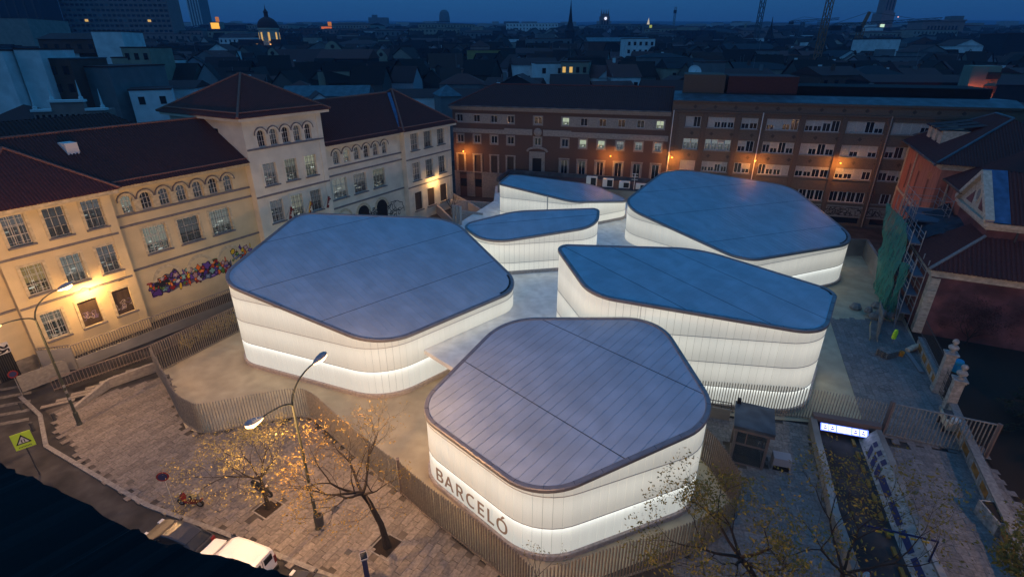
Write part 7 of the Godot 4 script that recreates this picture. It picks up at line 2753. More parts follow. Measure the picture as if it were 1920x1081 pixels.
	# long roof right behind the school
	var u := Vector3(0.5093, 0, -0.8606)
	var o := thing("rear_wing", "long dark teal tiled roof directly behind the school's left wing", "building", Vector3(-57.5, 0, -59.5), facing(u))
	var s := Sh.new()
	s.box(Vector3(-26, 0, -5), Vector3(17, 14.6, 5))
	part("wall", s, M.cream, o)
	s = Sh.new()
	tile_slope(s, up_face([Vector3(-26, 14.7, 5.4), Vector3(17.4, 14.7, 5.4), Vector3(12, 18.6, 0), Vector3(-26, 18.6, 0)]), 0.4)
	tile_slope(s, up_face([Vector3(-26, 14.7, -5.4), Vector3(17.4, 14.7, -5.4), Vector3(12, 18.6, 0), Vector3(-26, 18.6, 0)]), 0.4)
	tile_slope(s, up_face([Vector3(17.4, 14.7, 5.4), Vector3(17.4, 14.7, -5.4), Vector3(12, 18.6, 0)]), 0.4)
	part("roof", s, M.tile_dark, o)
	# parapet with obelisks
	o = thing("obelisk_house", "pale stepped parapet with four slim obelisks left of the school tower", "building", Vector3(-74.0, 0, -92), 0.25)
	s = Sh.new()
	s.box(Vector3(-5.2, 0, -4), Vector3(5.2, 16.6, 0))
	s.box(Vector3(-2.4, 16.6, -1.0), Vector3(2.4, 18.0, -0.01))
	part("wall", s, M.house_pink, o)
	s = Sh.new()
	for e in [[-5.4, -2.4, 16.6], [-2.6, 2.6, 18.0], [2.4, 5.4, 16.6]]:
		s.box(Vector3(e[0], e[2], -1.1), Vector3(e[1], e[2] + 0.35, 0.25))
	part("cornice", s, M.house_white, o)
	for x in [-4.9, -2.1, 2.1, 4.9]:
		var y := 16.95 if absf(x) > 3.0 else 18.35
		s = Sh.new()
		s.lathe([[0.35, 0.0], [0.35, 0.4], [0.2, 0.5], [0.03, 3.0], [0.0, 3.05]], Vector3(x, y, -0.4), 4)
		part("obelisk", s, M.house_white, o)
	for i in 12:
		s = Sh.new()
		s.box(Vector3(-4.9 + i * 0.85, 15.6, 0.003), Vector3(-4.5 + i * 0.85, 16.1, 0.03))
		part("dark_niche", s, M.dark_glass, o)
	# ornate long building with curly gables
	o = thing("ornate_building", "long ornate building with three curly gables in the middle distance", "building", Vector3(-76.3, 3.0, -236), 0.0)
	s = Sh.new()
	s.box(Vector3(-24.5, -4, -14), Vector3(24.5, 18.4, 0))
	part("wall", s, M.house_sand, o)
	s = Sh.new()
	roof_on(s, "side", 49.0, 14.0, 0.0, 4.5)
	part("roof", s, M.tile_dark, o, Vector3(0, 18.5, -7))
	for g in [[-22.0, 2.6, 23.5], [3.0, 4.6, 26.0], [22.5, 2.4, 23.0]]:
		s = Sh.new()
		var f := PackedVector3Array()
		for k in 17:
			var t := k / 16.0
			var x: float = g[1] * cos(PI * t) * (1.0 + 0.12 * sin(TAU * 2.0 * t))
			f.append(Vector3(g[0] + x, lerpf(19.4, g[2], pow(sin(PI * t), 1.5)), 0.3))
		f.append(Vector3(g[0] - g[1], 17.0, 0.3))
		f.append(Vector3(g[0] + g[1], 17.0, 0.3))
		s.poly(f)
		var gb := part("gable", s, M.house_sand, o)
		s = Sh.new()
		s.lathe([[0.0, 0.0], [0.75, 0.0], [0.75, 0.08], [0.0, 0.08]], Vector3.ZERO, 12, Transform3D(Basis(Vector3.RIGHT, PI / 2), Vector3(g[0], g[2] - 2.0, 0.32)))
		part("round_window", s, M.dark_glass, gb)
	for r in 2:
		for i in 22:
			s = Sh.new()
			var x := -23.4 + i * 2.22
			s.box(Vector3(x - 0.42, 12.2 - r * 4.4, 0.003), Vector3(x + 0.42, 15.0 - r * 4.4, 0.08))
			part("window", s, M.dark_glass if i % 5 else M.house_white, o)
	s = Sh.new()
	s.box(Vector3(-24.6, 16.2, 0.003), Vector3(24.6, 16.8, 0.5))
	part("cornice", s, M.house_white, o)
	# the roofs of the near rows, street by street
	var keep := rng.state
	rng.seed = 4242
	var walls := [["white", M.house_white], ["black", M.house_black], ["grey", M.house_grey], ["grey", M.house_grey], ["beige", M.house_beige], ["sand-coloured", M.house_sand], ["brick", M.house_brick], ["pinkish", M.house_pink]]
	var roofs := [["dark red tiled", M.tile], ["dark brown tiled", M.tile_dark], ["dark brown tiled", M.tile_dark], ["black slate", M.house_black]]
	var marks := [[-0.76, "the slab tower"], [-0.42, "the lit domed church"], [-0.32, "the ornate building"], [-0.10, "the rounded far tower"], [0.10, "the dark spire"], [0.165, "the cathedral tower"], [0.25, "the yellow-lit tower"], [0.42, "the tall blue crane"], [0.535, "the orange crane"], [0.63, "the clock skyscraper"], [0.75, "the square palace"]]
	var count := 0
	for row in [[124.0, 17.0, 1.6, 11.0], [140.0, 17.6, 1.8, 11.0], [158.0, 18.8, 2.0, 12.0], [180.0, 20.3, 2.2, 13.0], [206.0, 21.8, 2.4, 14.0], [238.0, 23.2, 2.6, 16.0], [275.0, 24.8, 2.8, 18.0], [320.0, 27.2, 3.2, 20.0], [375.0, 30.0, 4.0, 24.0], [440.0, 33.5, 5.0, 28.0], [520.0, 37.5, 6.0, 34.0], [620.0, 42.5, 7.0, 42.0]]:
		var d: float = row[0]
		var x: float = -d * 0.95
		while x < d * 0.95:
			var w: float = row[3] * rnd(0.6, 1.4)
			var cx := x + w / 2.0
			x += w + rnd(-0.5, 2.5)
			var zz := -d - rnd(0.0, 10.0)
			var clash := false
			for e in table:
				if absf(e[3] - cx) < (e[5] + w) * 0.52 and absf(e[4] - zz) < (e[6] + 12.0) * 0.52:
					clash = true
			if absf(cx + 76.0) < 24.5 + w / 2 and zz < -215 and zz > -262:
				clash = true
			if cx > 98.0 and cx < 112.0 and d < 150.0:
				clash = true
			if d < 135.0 and cx > -14.0 and cx < 86.0 and zz + 16.0 > -100.9 - (cx + 11.0) * -0.295 - 17.0 or d < 130.0 and cx < -20.0 and cx > -60.0:
				clash = clash or d < 130.0
			if clash or count >= 262:
				continue
			var top: float = row[1] + rnd(-row[2], row[2]) * (1.25 if d > 200.0 else 1.0)
			var kind: String = ["flat", "gable", "side", "side", "hip"][rng.randi() % 5] if d < 330.0 else ["flat", "flat", "side", "hip"][rng.randi() % 4]
			var wl: Array = walls[rng.randi() % walls.size()]
			var rf: Array = roofs[rng.randi() % roofs.size()]
			var b := cx / d
			var best: Array = marks[0]
			for m in marks:
				if absf(m[0] - b) < absf(best[0] - b):
					best = m
			var side := "left of" if b < best[0] - 0.03 else ("right of" if b > best[0] + 0.03 else "below")
			var far: String = "nearest roofs" if d < 150.0 else ("middle roofs" if d < 260.0 else ("distant" if d < 420.0 else "skyline"))
			var size := "narrow" if w < row[3] * 0.85 else ("wide" if w > row[3] * 1.2 else "plain")
			var label := "%s %s house, %s roof, %s %s %s" % [size, wl[0], ("flat" if kind == "flat" else rf[0] + {"gable": " gabled", "side": " pitched", "hip": " hipped"}[kind]), far, side, best[1]]
			var rise := w * 0.26 if kind == "gable" else rnd(1.4, 3.0)
			if kind != "flat":
				top -= rise * 0.6
			var hs := house("house", label, "house", cx, zz, w, row[3] * rnd(0.7, 1.0), top, rnd(-0.25, 0.25), kind, minf(rise, 4.5), wl[1], rf[1], 2 if d < 450.0 else 3, maxi(2, int(w / 3.2)), 0, "houses of the far city", false)
			var h := top - (land(-zz) - 3.0)
			if d < 290.0:   # chimneys, roof huts, aerials
				for k in rng.randi() % 3:
					s = Sh.new()
					var px := rnd(-w * 0.35, w * 0.35)
					var pz := rnd(-3.0, 3.0)
					var ch := rnd(1.0, 2.2) + (rise * 0.5 if kind != "flat" else 0.0)
					s.box(Vector3(px - 0.4, h - 0.2, pz - 0.35), Vector3(px + 0.4, h + ch, pz + 0.35))
					part("chimney", s, pick([M.house_white, M.house_grey, M.house_brick]), hs)
				if rng.randi() % 3 == 0:
					s = Sh.new()
					var px := rnd(-w * 0.3, w * 0.3)
					s.tube(PackedVector3Array([Vector3(px, h, 0), Vector3(px, h + rise + rnd(1.5, 4.0), 0)]), PackedFloat32Array([0.05, 0.04]), 4)
					part("aerial", s, M.scaffold, hs)
				if kind == "flat" and rng.randi() % 2:
					s = Sh.new()
					s.box(Vector3(-w * 0.25, h + 0.25, -3.0), Vector3(w * 0.1, h + 2.6, 1.0))
					part("roof_hut", s, wl[1], hs)
			elif rng.randi() % 2:
				s = Sh.new()
				s.box(Vector3(-w * 0.3, h + 0.26, -4.0), Vector3(w * 0.15, h + rnd(2.0, 4.5), 3.0))
				part("roof_hut", s, pick([M.house_white, M.house_grey, M.house_beige]), hs)
			count += 1
	rng.state = keep
	# satellite dish, alley with its lamp
	o = thing("satellite_dish", "large white satellite dish above the ochre brick block", "satellite dish", Vector3(42.2, 17.0, -131.5))
	s = Sh.new()
	s.tube(PackedVector3Array([Vector3.ZERO, Vector3(0, 4.0, 0)]), PackedFloat32Array([0.14, 0.12]), 8)
	part("mast", s, M.scaffold, o)
	s = Sh.new()
	s.lathe([[0.0, 0.0], [0.8, 0.12], [1.3, 0.36], [1.5, 0.55]], Vector3.ZERO, 20, Transform3D(Basis(Vector3.RIGHT, 1.0), Vector3(0, 4.1, 0.2)))
	part("dish", s, M.house_white, o)
	s = Sh.new()
	s.bar(Vector3(0, 3.6, 0.4), Vector3(0, 4.7, 1.9), 0.07, 0.07)
	part("feed_arm", s, M.scaffold, o)
	o = thing("corner_house", "yellow rendered house front lit orange by an alley lamp at the far right", "house", Vector3(104.6, 0, -126), -0.45)
	s = Sh.new()
	s.box(Vector3(-1.9, 0, -8), Vector3(3.2, 22.6, 0))
	part("wall", s, M.house_sand, o)
	for e in [[1.0, 20.2], [1.0, 17.4], [-0.2, 15.0]]:
		s = Sh.new()
		s.box(Vector3(e[0], e[1] - 0.2, 0.003), Vector3(e[0] + 2.2, e[1] + 1.2, 0.9))
		part("balcony", s, M.shutter, o)
	wall_lamp(Vector3(102.9, 17.2, -124.9), -0.45, "bare orange lamp in the alley at the far right", 1.4, 26.0, Color(1.0, 0.45, 0.1))

func lattice(s: Sh, a: Vector3, b: Vector3, w: float, bars: int, t := 0.12) -> void:   # a square lattice beam
	var d := (b - a).normalized()
	var x := d.cross(Vector3.UP if absf(d.y) < 0.9 else Vector3.RIGHT).normalized() * w / 2.0
	var y := d.cross(x).normalized() * w / 2.0
	var c := [x + y, x - y, -x - y, -x + y]
	for k in 4:
		s.bar(a + c[k], b + c[k], t, t)
		for i in bars:
			var p := a.lerp(b, float(i) / bars)
			var q := a.lerp(b, float(i + 1) / bars)
			s.bar(p + c[k if i % 2 else (k + 1) % 4], q + c[(k + 1) % 4 if i % 2 else k], t * 0.7, t * 0.7)

func far_box(o: Node3D, called: String, lo: Vector3, hi: Vector3, m: Material) -> MeshInstance3D:
	return boxes(called, lo, hi, m, o)

func build_far_city() -> void:
	# brick slab tower with its grid of windows
	var o := thing("slab_tower", "huge brick slab tower with a grid of dark windows at the top left", "tower block", Vector3(-284, 8, -424), 0.12)
	var s := Sh.new()
	s.box(Vector3(-36, 0, -20), Vector3(36, 62, 0))
	part("wall", s, M.house_pink, o)
	s = Sh.new()
	s.box(Vector3(-1.1, -0.75, 0.0), Vector3(1.1, 0.75, 0.12))
	var wm := s.mesh()
	var keep := rng.state
	rng.seed = 99
	for r in 12:
		for c in 22:
			var b := rng.randi() % 90
			part("window", wm, M.warm_pane if b == 0 else (M.house_grey if b < 12 else M.dark_glass), o, Vector3(-34.0 + c * 3.24, 23.5 + r * 3.3, 0.01))
	rng.state = keep
	for r in 12:
		far_box(o, "floor_band", Vector3(-36.1, 21.3 + r * 3.3, 0.005), Vector3(36.1, 21.55 + r * 3.3, 0.15), M.house_beige)
	o = thing("black_tower", "black tower block cut by the top left corner", "tower block", Vector3(-334, 4, -390), 0.1)
	far_box(o, "wall", Vector3(-22, 0, -20), Vector3(22, 78, 0), M.house_black)
	for c in 8:
		far_box(o, "pier", Vector3(-21 + c * 5.6, 30, 0.005), Vector3(-20 + c * 5.6, 78, 0.6), M.shutter)
	o = thing("far_tower", "pale far tower with vertical ribs right of the slab tower", "tower block", Vector3(-376, 30, -705))
	far_box(o, "wall", Vector3(-9.5, 0, -20), Vector3(6, 70, 0), M.house_grey)
	for c in 5:
		far_box(o, "rib", Vector3(-9 + c * 3.2, 12, 0.005), Vector3(-8 + c * 3.2, 70, 0.9), M.house_white)
	# lit buildings far off
	for e in [[-304.0, 46.0, -600.0, 11.0, 9.0, "yellow", "small brilliantly yellow-lit building far left on the skyline"], [-177.5, 42.0, -560.0, 13.0, 7.0, "orange", "small orange-lit church front left of the rounded far tower"]]:
		o = thing("lit_building", e[6], "lit building", Vector3(e[0], e[1], e[2]))
		far_box(o, "wall", Vector3(-e[3] / 2, -25, -8), Vector3(e[3] / 2, e[4] * 0.6, 0), M.house_sand)
		s = Sh.new()
		s.box(Vector3(-e[3] * 0.38, -1.0, 0.02), Vector3(e[3] * 0.38, e[4] * 0.5, 0.2))
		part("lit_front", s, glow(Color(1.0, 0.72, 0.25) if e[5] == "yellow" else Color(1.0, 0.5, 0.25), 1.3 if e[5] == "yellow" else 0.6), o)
		s = Sh.new()
		s.box(Vector3(e[3] * 0.1, e[4] * 0.6, -4), Vector3(e[3] * 0.3, e[4] * 1.1, -1))
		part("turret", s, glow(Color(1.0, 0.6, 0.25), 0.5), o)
	# domed church
	o = thing("domed_church", "church with a dark dome on a warmly lit drum left of the ornate building", "church", Vector3(-138.4, 8, -332))
	far_box(o, "nave", Vector3(-16, 0, -16), Vector3(8, 23, 5), M.house_black)
	s = Sh.new()
	s.lathe([[5.4, 20.0], [5.4, 27.8], [5.8, 28.0], [5.8, 28.8]], Vector3.ZERO, 24)
	part("drum", s, M.ivory, o)
	for k in 8:
		s = Sh.new()
		s.box(Vector3(-0.5, 22.3, 5.32), Vector3(0.5, 26.6, 5.5), Transform3D(Basis(Vector3.UP, TAU * k / 8 + 0.35), Vector3.ZERO))
		part("drum_window", s, M.warm_pane, o)
	s = Sh.new()
	s.lathe([[5.7, 28.8], [5.6, 30.2], [5.0, 31.8], [3.8, 33.2], [2.0, 34.2], [1.2, 34.5]], Vector3.ZERO, 24)
	part("dome", s, M.tile_dark, o)
	s = Sh.new()
	s.lathe([[1.2, 34.5], [1.1, 36.6], [1.5, 36.8], [0.9, 37.6], [0.25, 38.6], [0.08, 40.5], [0.0, 40.6]], Vector3.ZERO, 10)
	part("lantern", s, M.tile_dark, o)
	for e in [Vector3(3.5, 20.5, 9.0), Vector3(-4.0, 20.5, 9.0)]:
		var l := OmniLight3D.new()
		l.name = "drum_floodlight"
		l.light_color = Color(1.0, 0.72, 0.38)
		l.light_energy = 16.0
		l.light_size = 0.3
		l.omni_range = 40.0
		l.omni_attenuation = 2.0
		l.shadow_enabled = true
		l.position = e
		o.add_child(l, true)
		s = Sh.new()
		s.box(e + Vector3(-0.3, -0.25, -0.3), e + Vector3(0.3, 0.2, 0.3))
		part("floodlight_lamp", s, glow(Color(1.0, 0.72, 0.38), 2.0), o)
	# rounded tower
	o = thing("rounded_tower", "lone far tower with a rounded top on the skyline", "tower block", Vector3(-103.8, 40, -905))
	s = Sh.new()
	s.lathe([[8.0, 0.0], [8.2, 20.0], [8.0, 31.0], [6.8, 37.0], [4.0, 40.0], [0.0, 41.0]], Vector3.ZERO, 16)
	part("shaft", s, M.house_grey, o)
	s = Sh.new()
	s.lathe([[8.3, 24.0], [8.3, 25.0]], Vector3.ZERO, 16)
	part("band", s, M.house_black, o)
	# dark spire
	o = thing("church_spire", "slender dark church spire rising over the middle roofs", "spire", Vector3(33.0, 6, -332))
	s = Sh.new()
	s.lathe([[2.9, 0.0], [2.9, 29.0], [3.3, 29.5], [2.2, 31.0], [1.2, 34.0], [0.7, 38.0], [0.3, 42.0], [0.05, 45.5], [0.0, 45.6]], Vector3.ZERO, 8)
	part("spire", s, M.house_black, o)
	s = Sh.new()
	s.bar(Vector3(0, 43.4, 0), Vector3(0, 47.2, 0), 0.16, 0.16)
	s.bar(Vector3(-0.6, 46.2, 0), Vector3(0.6, 46.2, 0), 0.14, 0.14)
	part("cross", s, M.iron, o)
	o = thing("church_spire", "small dark slate spire beside the tall blue crane's foot", "spire", Vector3(147.0, 6, -332))
	s = Sh.new()
	s.lathe([[2.6, 0.0], [2.6, 25.0], [3.0, 25.5], [1.8, 27.5], [1.5, 29.5], [0.5, 32.0], [0.1, 36.5], [0.0, 36.6]], Vector3.ZERO, 8)
	part("spire", s, M.house_black, o)
	s = Sh.new()
	s.lathe([[0.0, 0.0], [0.9, 0.5], [0.0, 1.0]], Vector3(-1.5, 24.0, 3.0), 10)
	part("ball", s, M.house_grey, o)
	# pale cathedral tower with a lit clock
	o = thing("cathedral_tower", "pale stepped tower with a small lit clock above the roofs, right of the dark spire", "tower", Vector3(103.0, 22, -652))
	for e in [[11.0, -20.0, 20.0, 9.0], [8.5, 20.0, 24.5, 8.0], [5.4, 24.5, 37.0, 6.0], [4.4, 37.0, 39.5, 5.0]]:
		far_box(o, "stage", Vector3(-e[0], e[1], -e[3]), Vector3(e[0], e[2], 0.01 * (11.0 - e[0])), M.house_pink)
	for x in [-3.8, -1.3, 1.3, 3.8]:
		s = Sh.new()
		s.lathe([[0.8, 0.0], [0.5, 2.0], [0.0, 5.0]], Vector3(x, 39.5, -2.5), 6)
		part("pinnacle", s, M.house_pink, o)
	for x in [-3.0, 0.0, 3.0]:
		far_box(o, "belfry_opening", Vector3(x - 0.8, 26.0, 0.08), Vector3(x + 0.8, 33.0, 0.12), M.house_black)
	s = Sh.new()
	s.lathe([[0.0, 0.0], [1.5, 0.0], [1.5, 0.2], [0.0, 0.2]], Vector3.ZERO, 14, Transform3D(Basis(Vector3.RIGHT, PI / 2), Vector3(0.6, 34.8, 0.3)))
	part("clock_face", s, glow(Color(0.9, 0.93, 1.0), 1.3), o)
	var fl := OmniLight3D.new()
	fl.name = "tower_floodlight"
	fl.light_color = Color(0.95, 0.8, 0.85)
	fl.light_energy = 26.0
	fl.light_size = 0.5
	fl.omni_range = 80.0
	fl.omni_attenuation = 2.0
	fl.shadow_enabled = true
	fl.position = Vector3(0, 17, 14)
	o.add_child(fl, true)
	far_box(o, "floodlight_lamp", Vector3(-0.4, 16.6, 13.6), Vector3(0.4, 17.4, 14.4), glow(Color(0.95, 0.8, 0.85), 2.0))
	# yellow-lit tower, two small lit fronts
	o = thing("lit_tower", "square tower half lit yellow with a bright pointed top", "tower", Vector3(121.3, 14, -522))
	far_box(o, "shaft", Vector3(-3.6, -10, -7), Vector3(3.6, 32.0, 0), M.house_grey)
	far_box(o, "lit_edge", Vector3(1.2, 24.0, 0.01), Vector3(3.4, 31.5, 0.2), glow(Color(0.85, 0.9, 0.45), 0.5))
	s = Sh.new()
	s.lathe([[1.2, 0.0], [0.8, 2.0], [0.0, 5.5]], Vector3(0.4, 32.0, -2.0), 8)
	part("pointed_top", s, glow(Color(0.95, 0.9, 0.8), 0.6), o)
	for x in [-7.0, -2.5]:
		far_box(o, "lit_roof_lamp", Vector3(x - 0.7, 23.2, 0.3), Vector3(x + 0.7, 24.6, 0.7), glow(Color(0.95, 1.0, 0.5), 1.4))
	var k := 0
	for e in [[64.0, 41.0, -650.0, Color(1.0, 0.55, 0.3)], [116.0, 39.5, -600.0, Color(1.0, 0.6, 0.3)], [222.0, 40.0, -560.0, Color(1.0, 0.8, 0.3)]]:
		o = thing("lit_facade", ["tiny orange-lit facade left of the pale cathedral tower", "tiny orange-lit facade just right of the pale cathedral tower", "tiny yellow-lit church front between mast and tall blue crane"][k], "lit building", Vector3(e[0], e[1], e[2]))
		far_box(o, "wall", Vector3(-4, -15, -5), Vector3(4, 4, 0), M.house_sand)
		far_box(o, "lit_front", Vector3(-2.2, -2.5, 0.02), Vector3(2.2, 2.5, 0.2), glow(e[3], 0.35))
		far_box(o, "turret", Vector3(1.2, 4.003, -3), Vector3(2.6, 8.0, -1), M.house_sand)
		k += 1
	o = thing("radio_mast", "thin guyed radio mast with a dark top right of the yellow-lit tower", "mast", Vector3(166, 22, -602))
	s = Sh.new()
	lattice(s, Vector3.ZERO, Vector3(0, 43, 0), 1.6, 22, 0.3)
	part("mast", s, M.scaffold, o)
	s = Sh.new()
	s.lathe([[0.0, 0.0], [1.6, 0.3], [1.6, 3.0], [0.0, 3.2]], Vector3(0, 37, 0), 8)
	part("drum_antenna", s, M.house_black, o)
	# cranes
	o = thing("tower_crane", "tall blue lattice crane mast cut by the top edge", "tower crane", Vector3(134.0, 6, -320))
	s = Sh.new()
	lattice(s, Vector3(0, 0, 0), Vector3(1.2, 60, 0), 2.2, 26, 0.3)
	part("mast", s, M.blue_metal, o)
	far_box(o, "base_hut", Vector3(-3, 0, -3), Vector3(3, 24, 3), M.house_black)
	o = thing("tower_crane", "tall orange lattice crane mast cut by the top edge", "tower crane", Vector3(118.0, 2, -222))
	s = Sh.new()
	lattice(s, Vector3(0, 0, 0), Vector3(0.6, 52, 0), 1.9, 24, 0.24)
	part("mast", s, M.rust, o)
	s = Sh.new()
	s.bar(Vector3(6, 41, 0), Vector3(7.5, 47, 0), 0.08, 0.08)
	part("hook_cable", s, M.iron, o)
	o = thing("tower_crane", "small distant crane with a short jib left of the orange mast", "tower crane", Vector3(224.0, 10, -452))
	s = Sh.new()
	lattice(s, Vector3.ZERO, Vector3(0, 35, 0), 2.0, 16, 0.35)
	part("mast", s, M.blue_metal, o)
	s = Sh.new()
	lattice(s, Vector3(-9.5, 35.2, 0), Vector3(27, 37.2, 0), 1.4, 16, 0.3)
	s.bar(Vector3(0, 38.5, 0), Vector3(-9.5, 35.8, 0), 0.2, 0.2)
	s.bar(Vector3(0, 38.5, 0), Vector3(14, 36.9, 0), 0.2, 0.2)
	part("jib", s, M.blue_metal, o)
	far_box(o, "counterweight", Vector3(-10.5, 33.4, -1), Vector3(-7.5, 35.4, 1), M.house_black)
	o = thing("tower_crane", "long-jibbed crane whose jib crosses the clock skyscraper", "tower crane", Vector3(155.0, 3, -262))
	s = Sh.new()
	lattice(s, Vector3.ZERO, Vector3(1.5, 31.5, 0), 2.0, 15, 0.26)
	s.bar(Vector3(1.5, 31.5, 0), Vector3(3.4, 38.0, 0), 1.1, 1.1)
	part("mast", s, M.rust, o)
	s = Sh.new()
	lattice(s, Vector3(-11.8, 32.6, 0), Vector3(36, 35.2, 0), 1.1, 26, 0.2)
	s.bar(Vector3(3.4, 38.0, 0), Vector3(-11.0, 33.3, 0), 0.14, 0.14)
	s.bar(Vector3(3.4, 38.0, 0), Vector3(24.0, 35.3, 0), 0.14, 0.14)
	part("jib", s, M.iron, o)
	far_box(o, "counterweight", Vector3(-12.5, 30.6, -1), Vector3(-8.0, 32.6, 1), M.house_black)
	far_box(o, "cab", Vector3(-1.2, 30.0, 0.5), Vector3(0.6, 32.4, 2.0), M.house_black)
	# clock skyscraper
	o = thing("clock_skyscraper", "stepped pale pink skyscraper with a glowing square clock", "skyscraper", Vector3(394, 20, -622))
	far_box(o, "podium", Vector3(-19, -20, -24), Vector3(4, 29.0, 0), M.house_pink)
	far_box(o, "shaft", Vector3(-4.5, 0, -16), Vector3(9, 41.0, 0.6), M.house_pink)
	far_box(o, "upper_shaft", Vector3(-3.0, 41.0, -13), Vector3(8.0, 56.0, -1.0), M.house_pink)
	far_box(o, "crown", Vector3(-1.0, 56.0, -11), Vector3(6.0, 66.0, -3.0), M.house_pink)
	for x in [-0.6, 2.6, 5.8]:
		far_box(o, "window_strip", Vector3(x - 0.6, 43.0, -0.99), Vector3(x + 0.6, 53.0, -0.9), M.house_black)
	for r in 4:
		for c in 6:
			far_box(o, "window", Vector3(-18 + c * 3.6, 8.0 + r * 4.6, 0.01), Vector3(-16.2 + c * 3.6, 10.4 + r * 4.6, 0.1) if c < 4 else Vector3(-16.2 + c * 3.6, 10.4 + r * 4.6, 0.7), M.dark_glass)
	far_box(o, "clock", Vector3(-3.6, 26.0, 0.7), Vector3(0.6, 30.0, 1.2), glow(Color(0.86, 1.0, 0.86), 1.0))
	fl = OmniLight3D.new()
	fl.name = "tower_floodlight"
	fl.light_color = Color(1.0, 0.72, 0.72)
	fl.light_energy = 26.0
	fl.light_size = 0.5
	fl.omni_range = 80.0
	fl.omni_attenuation = 2.0
	fl.shadow_enabled = true
	fl.position = Vector3(3, 36, 16)
	o.add_child(fl, true)
	far_box(o, "floodlight_lamp", Vector3(2.6, 35.6, 15.6), Vector3(3.4, 36.4, 16.4), glow(Color(1.0, 0.72, 0.72), 1.5))
	o = thing("lit_dome", "small golden-lit domed building right of the clock skyscraper", "lit building", Vector3(387, 24, -562))
	far_box(o, "wall", Vector3(-12, -20, -10), Vector3(10, 13.0, 0), M.house_black)
	for c in 6:
		far_box(o, "lit_window", Vector3(-9.5 + c * 3.0, 8.5, 0.01), Vector3(-8.3 + c * 3.0, 10.4, 0.15), glow(Color(1.0, 0.95, 0.8), 0.6))
	s = Sh.new()
	s.lathe([[4.2, 13.0], [3.8, 16.0], [2.4, 18.0], [1.0, 19.5], [0.9, 22.0], [0.0, 24.5]], Vector3(1, 0, -4), 12)
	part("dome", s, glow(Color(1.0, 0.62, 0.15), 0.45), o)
	o = thing("square_palace", "square pinkish palace block with a roof pavilion at the skyline right", "palace", Vector3(357, 14, -484), -0.1)
	far_box(o, "wall", Vector3(-17, -10, -22), Vector3(15.5, 33.0, 0), M.house_pink)
	far_box(o, "cornice", Vector3(-17.6, 33.0, -22.6), Vector3(16.1, 34.0, 0.6), M.house_pink)
	far_box(o, "roof_pavilion", Vector3(4.5, 34.0, -10), Vector3(14.0, 36.8, -1), M.house_grey)
	for c in 9:
		far_box(o, "window", Vector3(-12.5 + c * 2.7, 23.0, 0.01), Vector3(-11.2 + c * 2.7, 29.5, 0.15), M.dark_glass)
	o = thing("office_block", "distant office block with nine lit windows left of the small crane", "lit building", Vector3(203.5, 12, -452))
	far_box(o, "wall", Vector3(-8, -10, -10), Vector3(8, 24.0, 0), M.house_black)
	for r in 3:
		for c in 3:
			far_box(o, "lit_window", Vector3(-6.0 + c * 4.2, 12.6 + r * 3.4, 0.01), Vector3(-4.3 + c * 4.2, 14.0 + r * 3.4, 0.2), glow(Color(1.0, 0.95, 0.6), 0.9))
	o = thing("far_blocks", "grey twin blocks on the skyline left of the rounded far tower", "tower block", Vector3(-196, 34, -860))
	far_box(o, "wall", Vector3(-14, -10, -10), Vector3(14, 34.0, 0), M.house_grey)
	far_box(o, "roof_plant", Vector3(-9, 34.0, -8), Vector3(-2, 37.5, -2), M.house_grey)
	# park trees
	k = 0
	for e in [[99.0, -205.0, 17.5, 5.0], [107.0, -212.0, 19.0, 6.0], [115.0, -209.0, 18.0, 5.5], [91.0, -215.0, 19.0, 5.0], [128.0, -228.0, 22.0, 6.0]]:
		var st := rng.state
		rng.seed = 500 + k
		o = thing("park_tree", ["dim green tree at the foot of the tall blue crane, middle of five", "dim green tree right of the middle one under the cranes", "dim green tree just left of the orange crane mast", "leftmost dim green tree among the dark roofs under the cranes", "rightmost dim green tree beyond the orange crane mast"][k], "tree", Vector3(e[0], 2.0, e[1]), 0.0, "park trees under the cranes")
		s = Sh.new()
		s.tube(PackedVector3Array([Vector3.ZERO, Vector3(0, e[2] * 0.8, 0)]), PackedFloat32Array([0.4, 0.15]), 7)
		part("trunk", s, M.bark, o)
		var lv := Sh.new()
		for j in 900:
			var q := Vector3(rnd(-1, 1), rnd(-1, 1), rnd(-1, 1))
			if q.length() > 1.0 or q.length() < 0.45:
				continue
			q = Vector3(q.x * e[3], e[2] * 0.78 + q.y * e[3] * 0.75, q.z * e[3])
			var b := Basis.from_euler(Vector3(rnd(-1, 1), rnd(0, TAU), rnd(-1, 1)))
			var g := rnd(0.5, 1.4)
			lv.tint = Color(g, g, g)
			lv.quad(q + b * Vector3(-0.5, 0, 0), q + b * Vector3(0, 0, -0.3), q + b * Vector3(0.5, 0, 0), q + b * Vector3(0, 0, 0.3))
		tag(part("foliage", lv, M.leaf_green, o), "", "", "", "stuff")
		rng.state = st
		k += 1
	# the wooded ridge on the skyline
	var spots := []
	var tints := []
	var blob := Sh.new()
	blob.lathe([[0.0, 0.0], [0.8, 0.1], [1.0, 0.45], [0.75, 0.85], [0.0, 1.0]], Vector3.ZERO, 6)
	var st2 := rng.state
	rng.seed = 777
	for i in 1400:
		var x := rnd(-1300, 1300)
		var z := rnd(-1450, -1150)
		var r := rnd(6.0, 15.0)
		spots.append(Transform3D(Basis(Vector3.UP, rnd(0, TAU)).scaled(Vector3(r, rnd(6.0, 12.0), r)), Vector3(x, land(-z) - 2.0, z)))
		var g := rnd(0.015, 0.035)
		tints.append(Color(g, g * 1.2, g))
	var wood := scatter("wooded_ridge", blob.mesh(), M.tinted, spots, tints, self)
	tag(wood, "dark wooded ridge along the far skyline", "woodland")
	spots = []
	tints = []
	var cube := Sh.new()
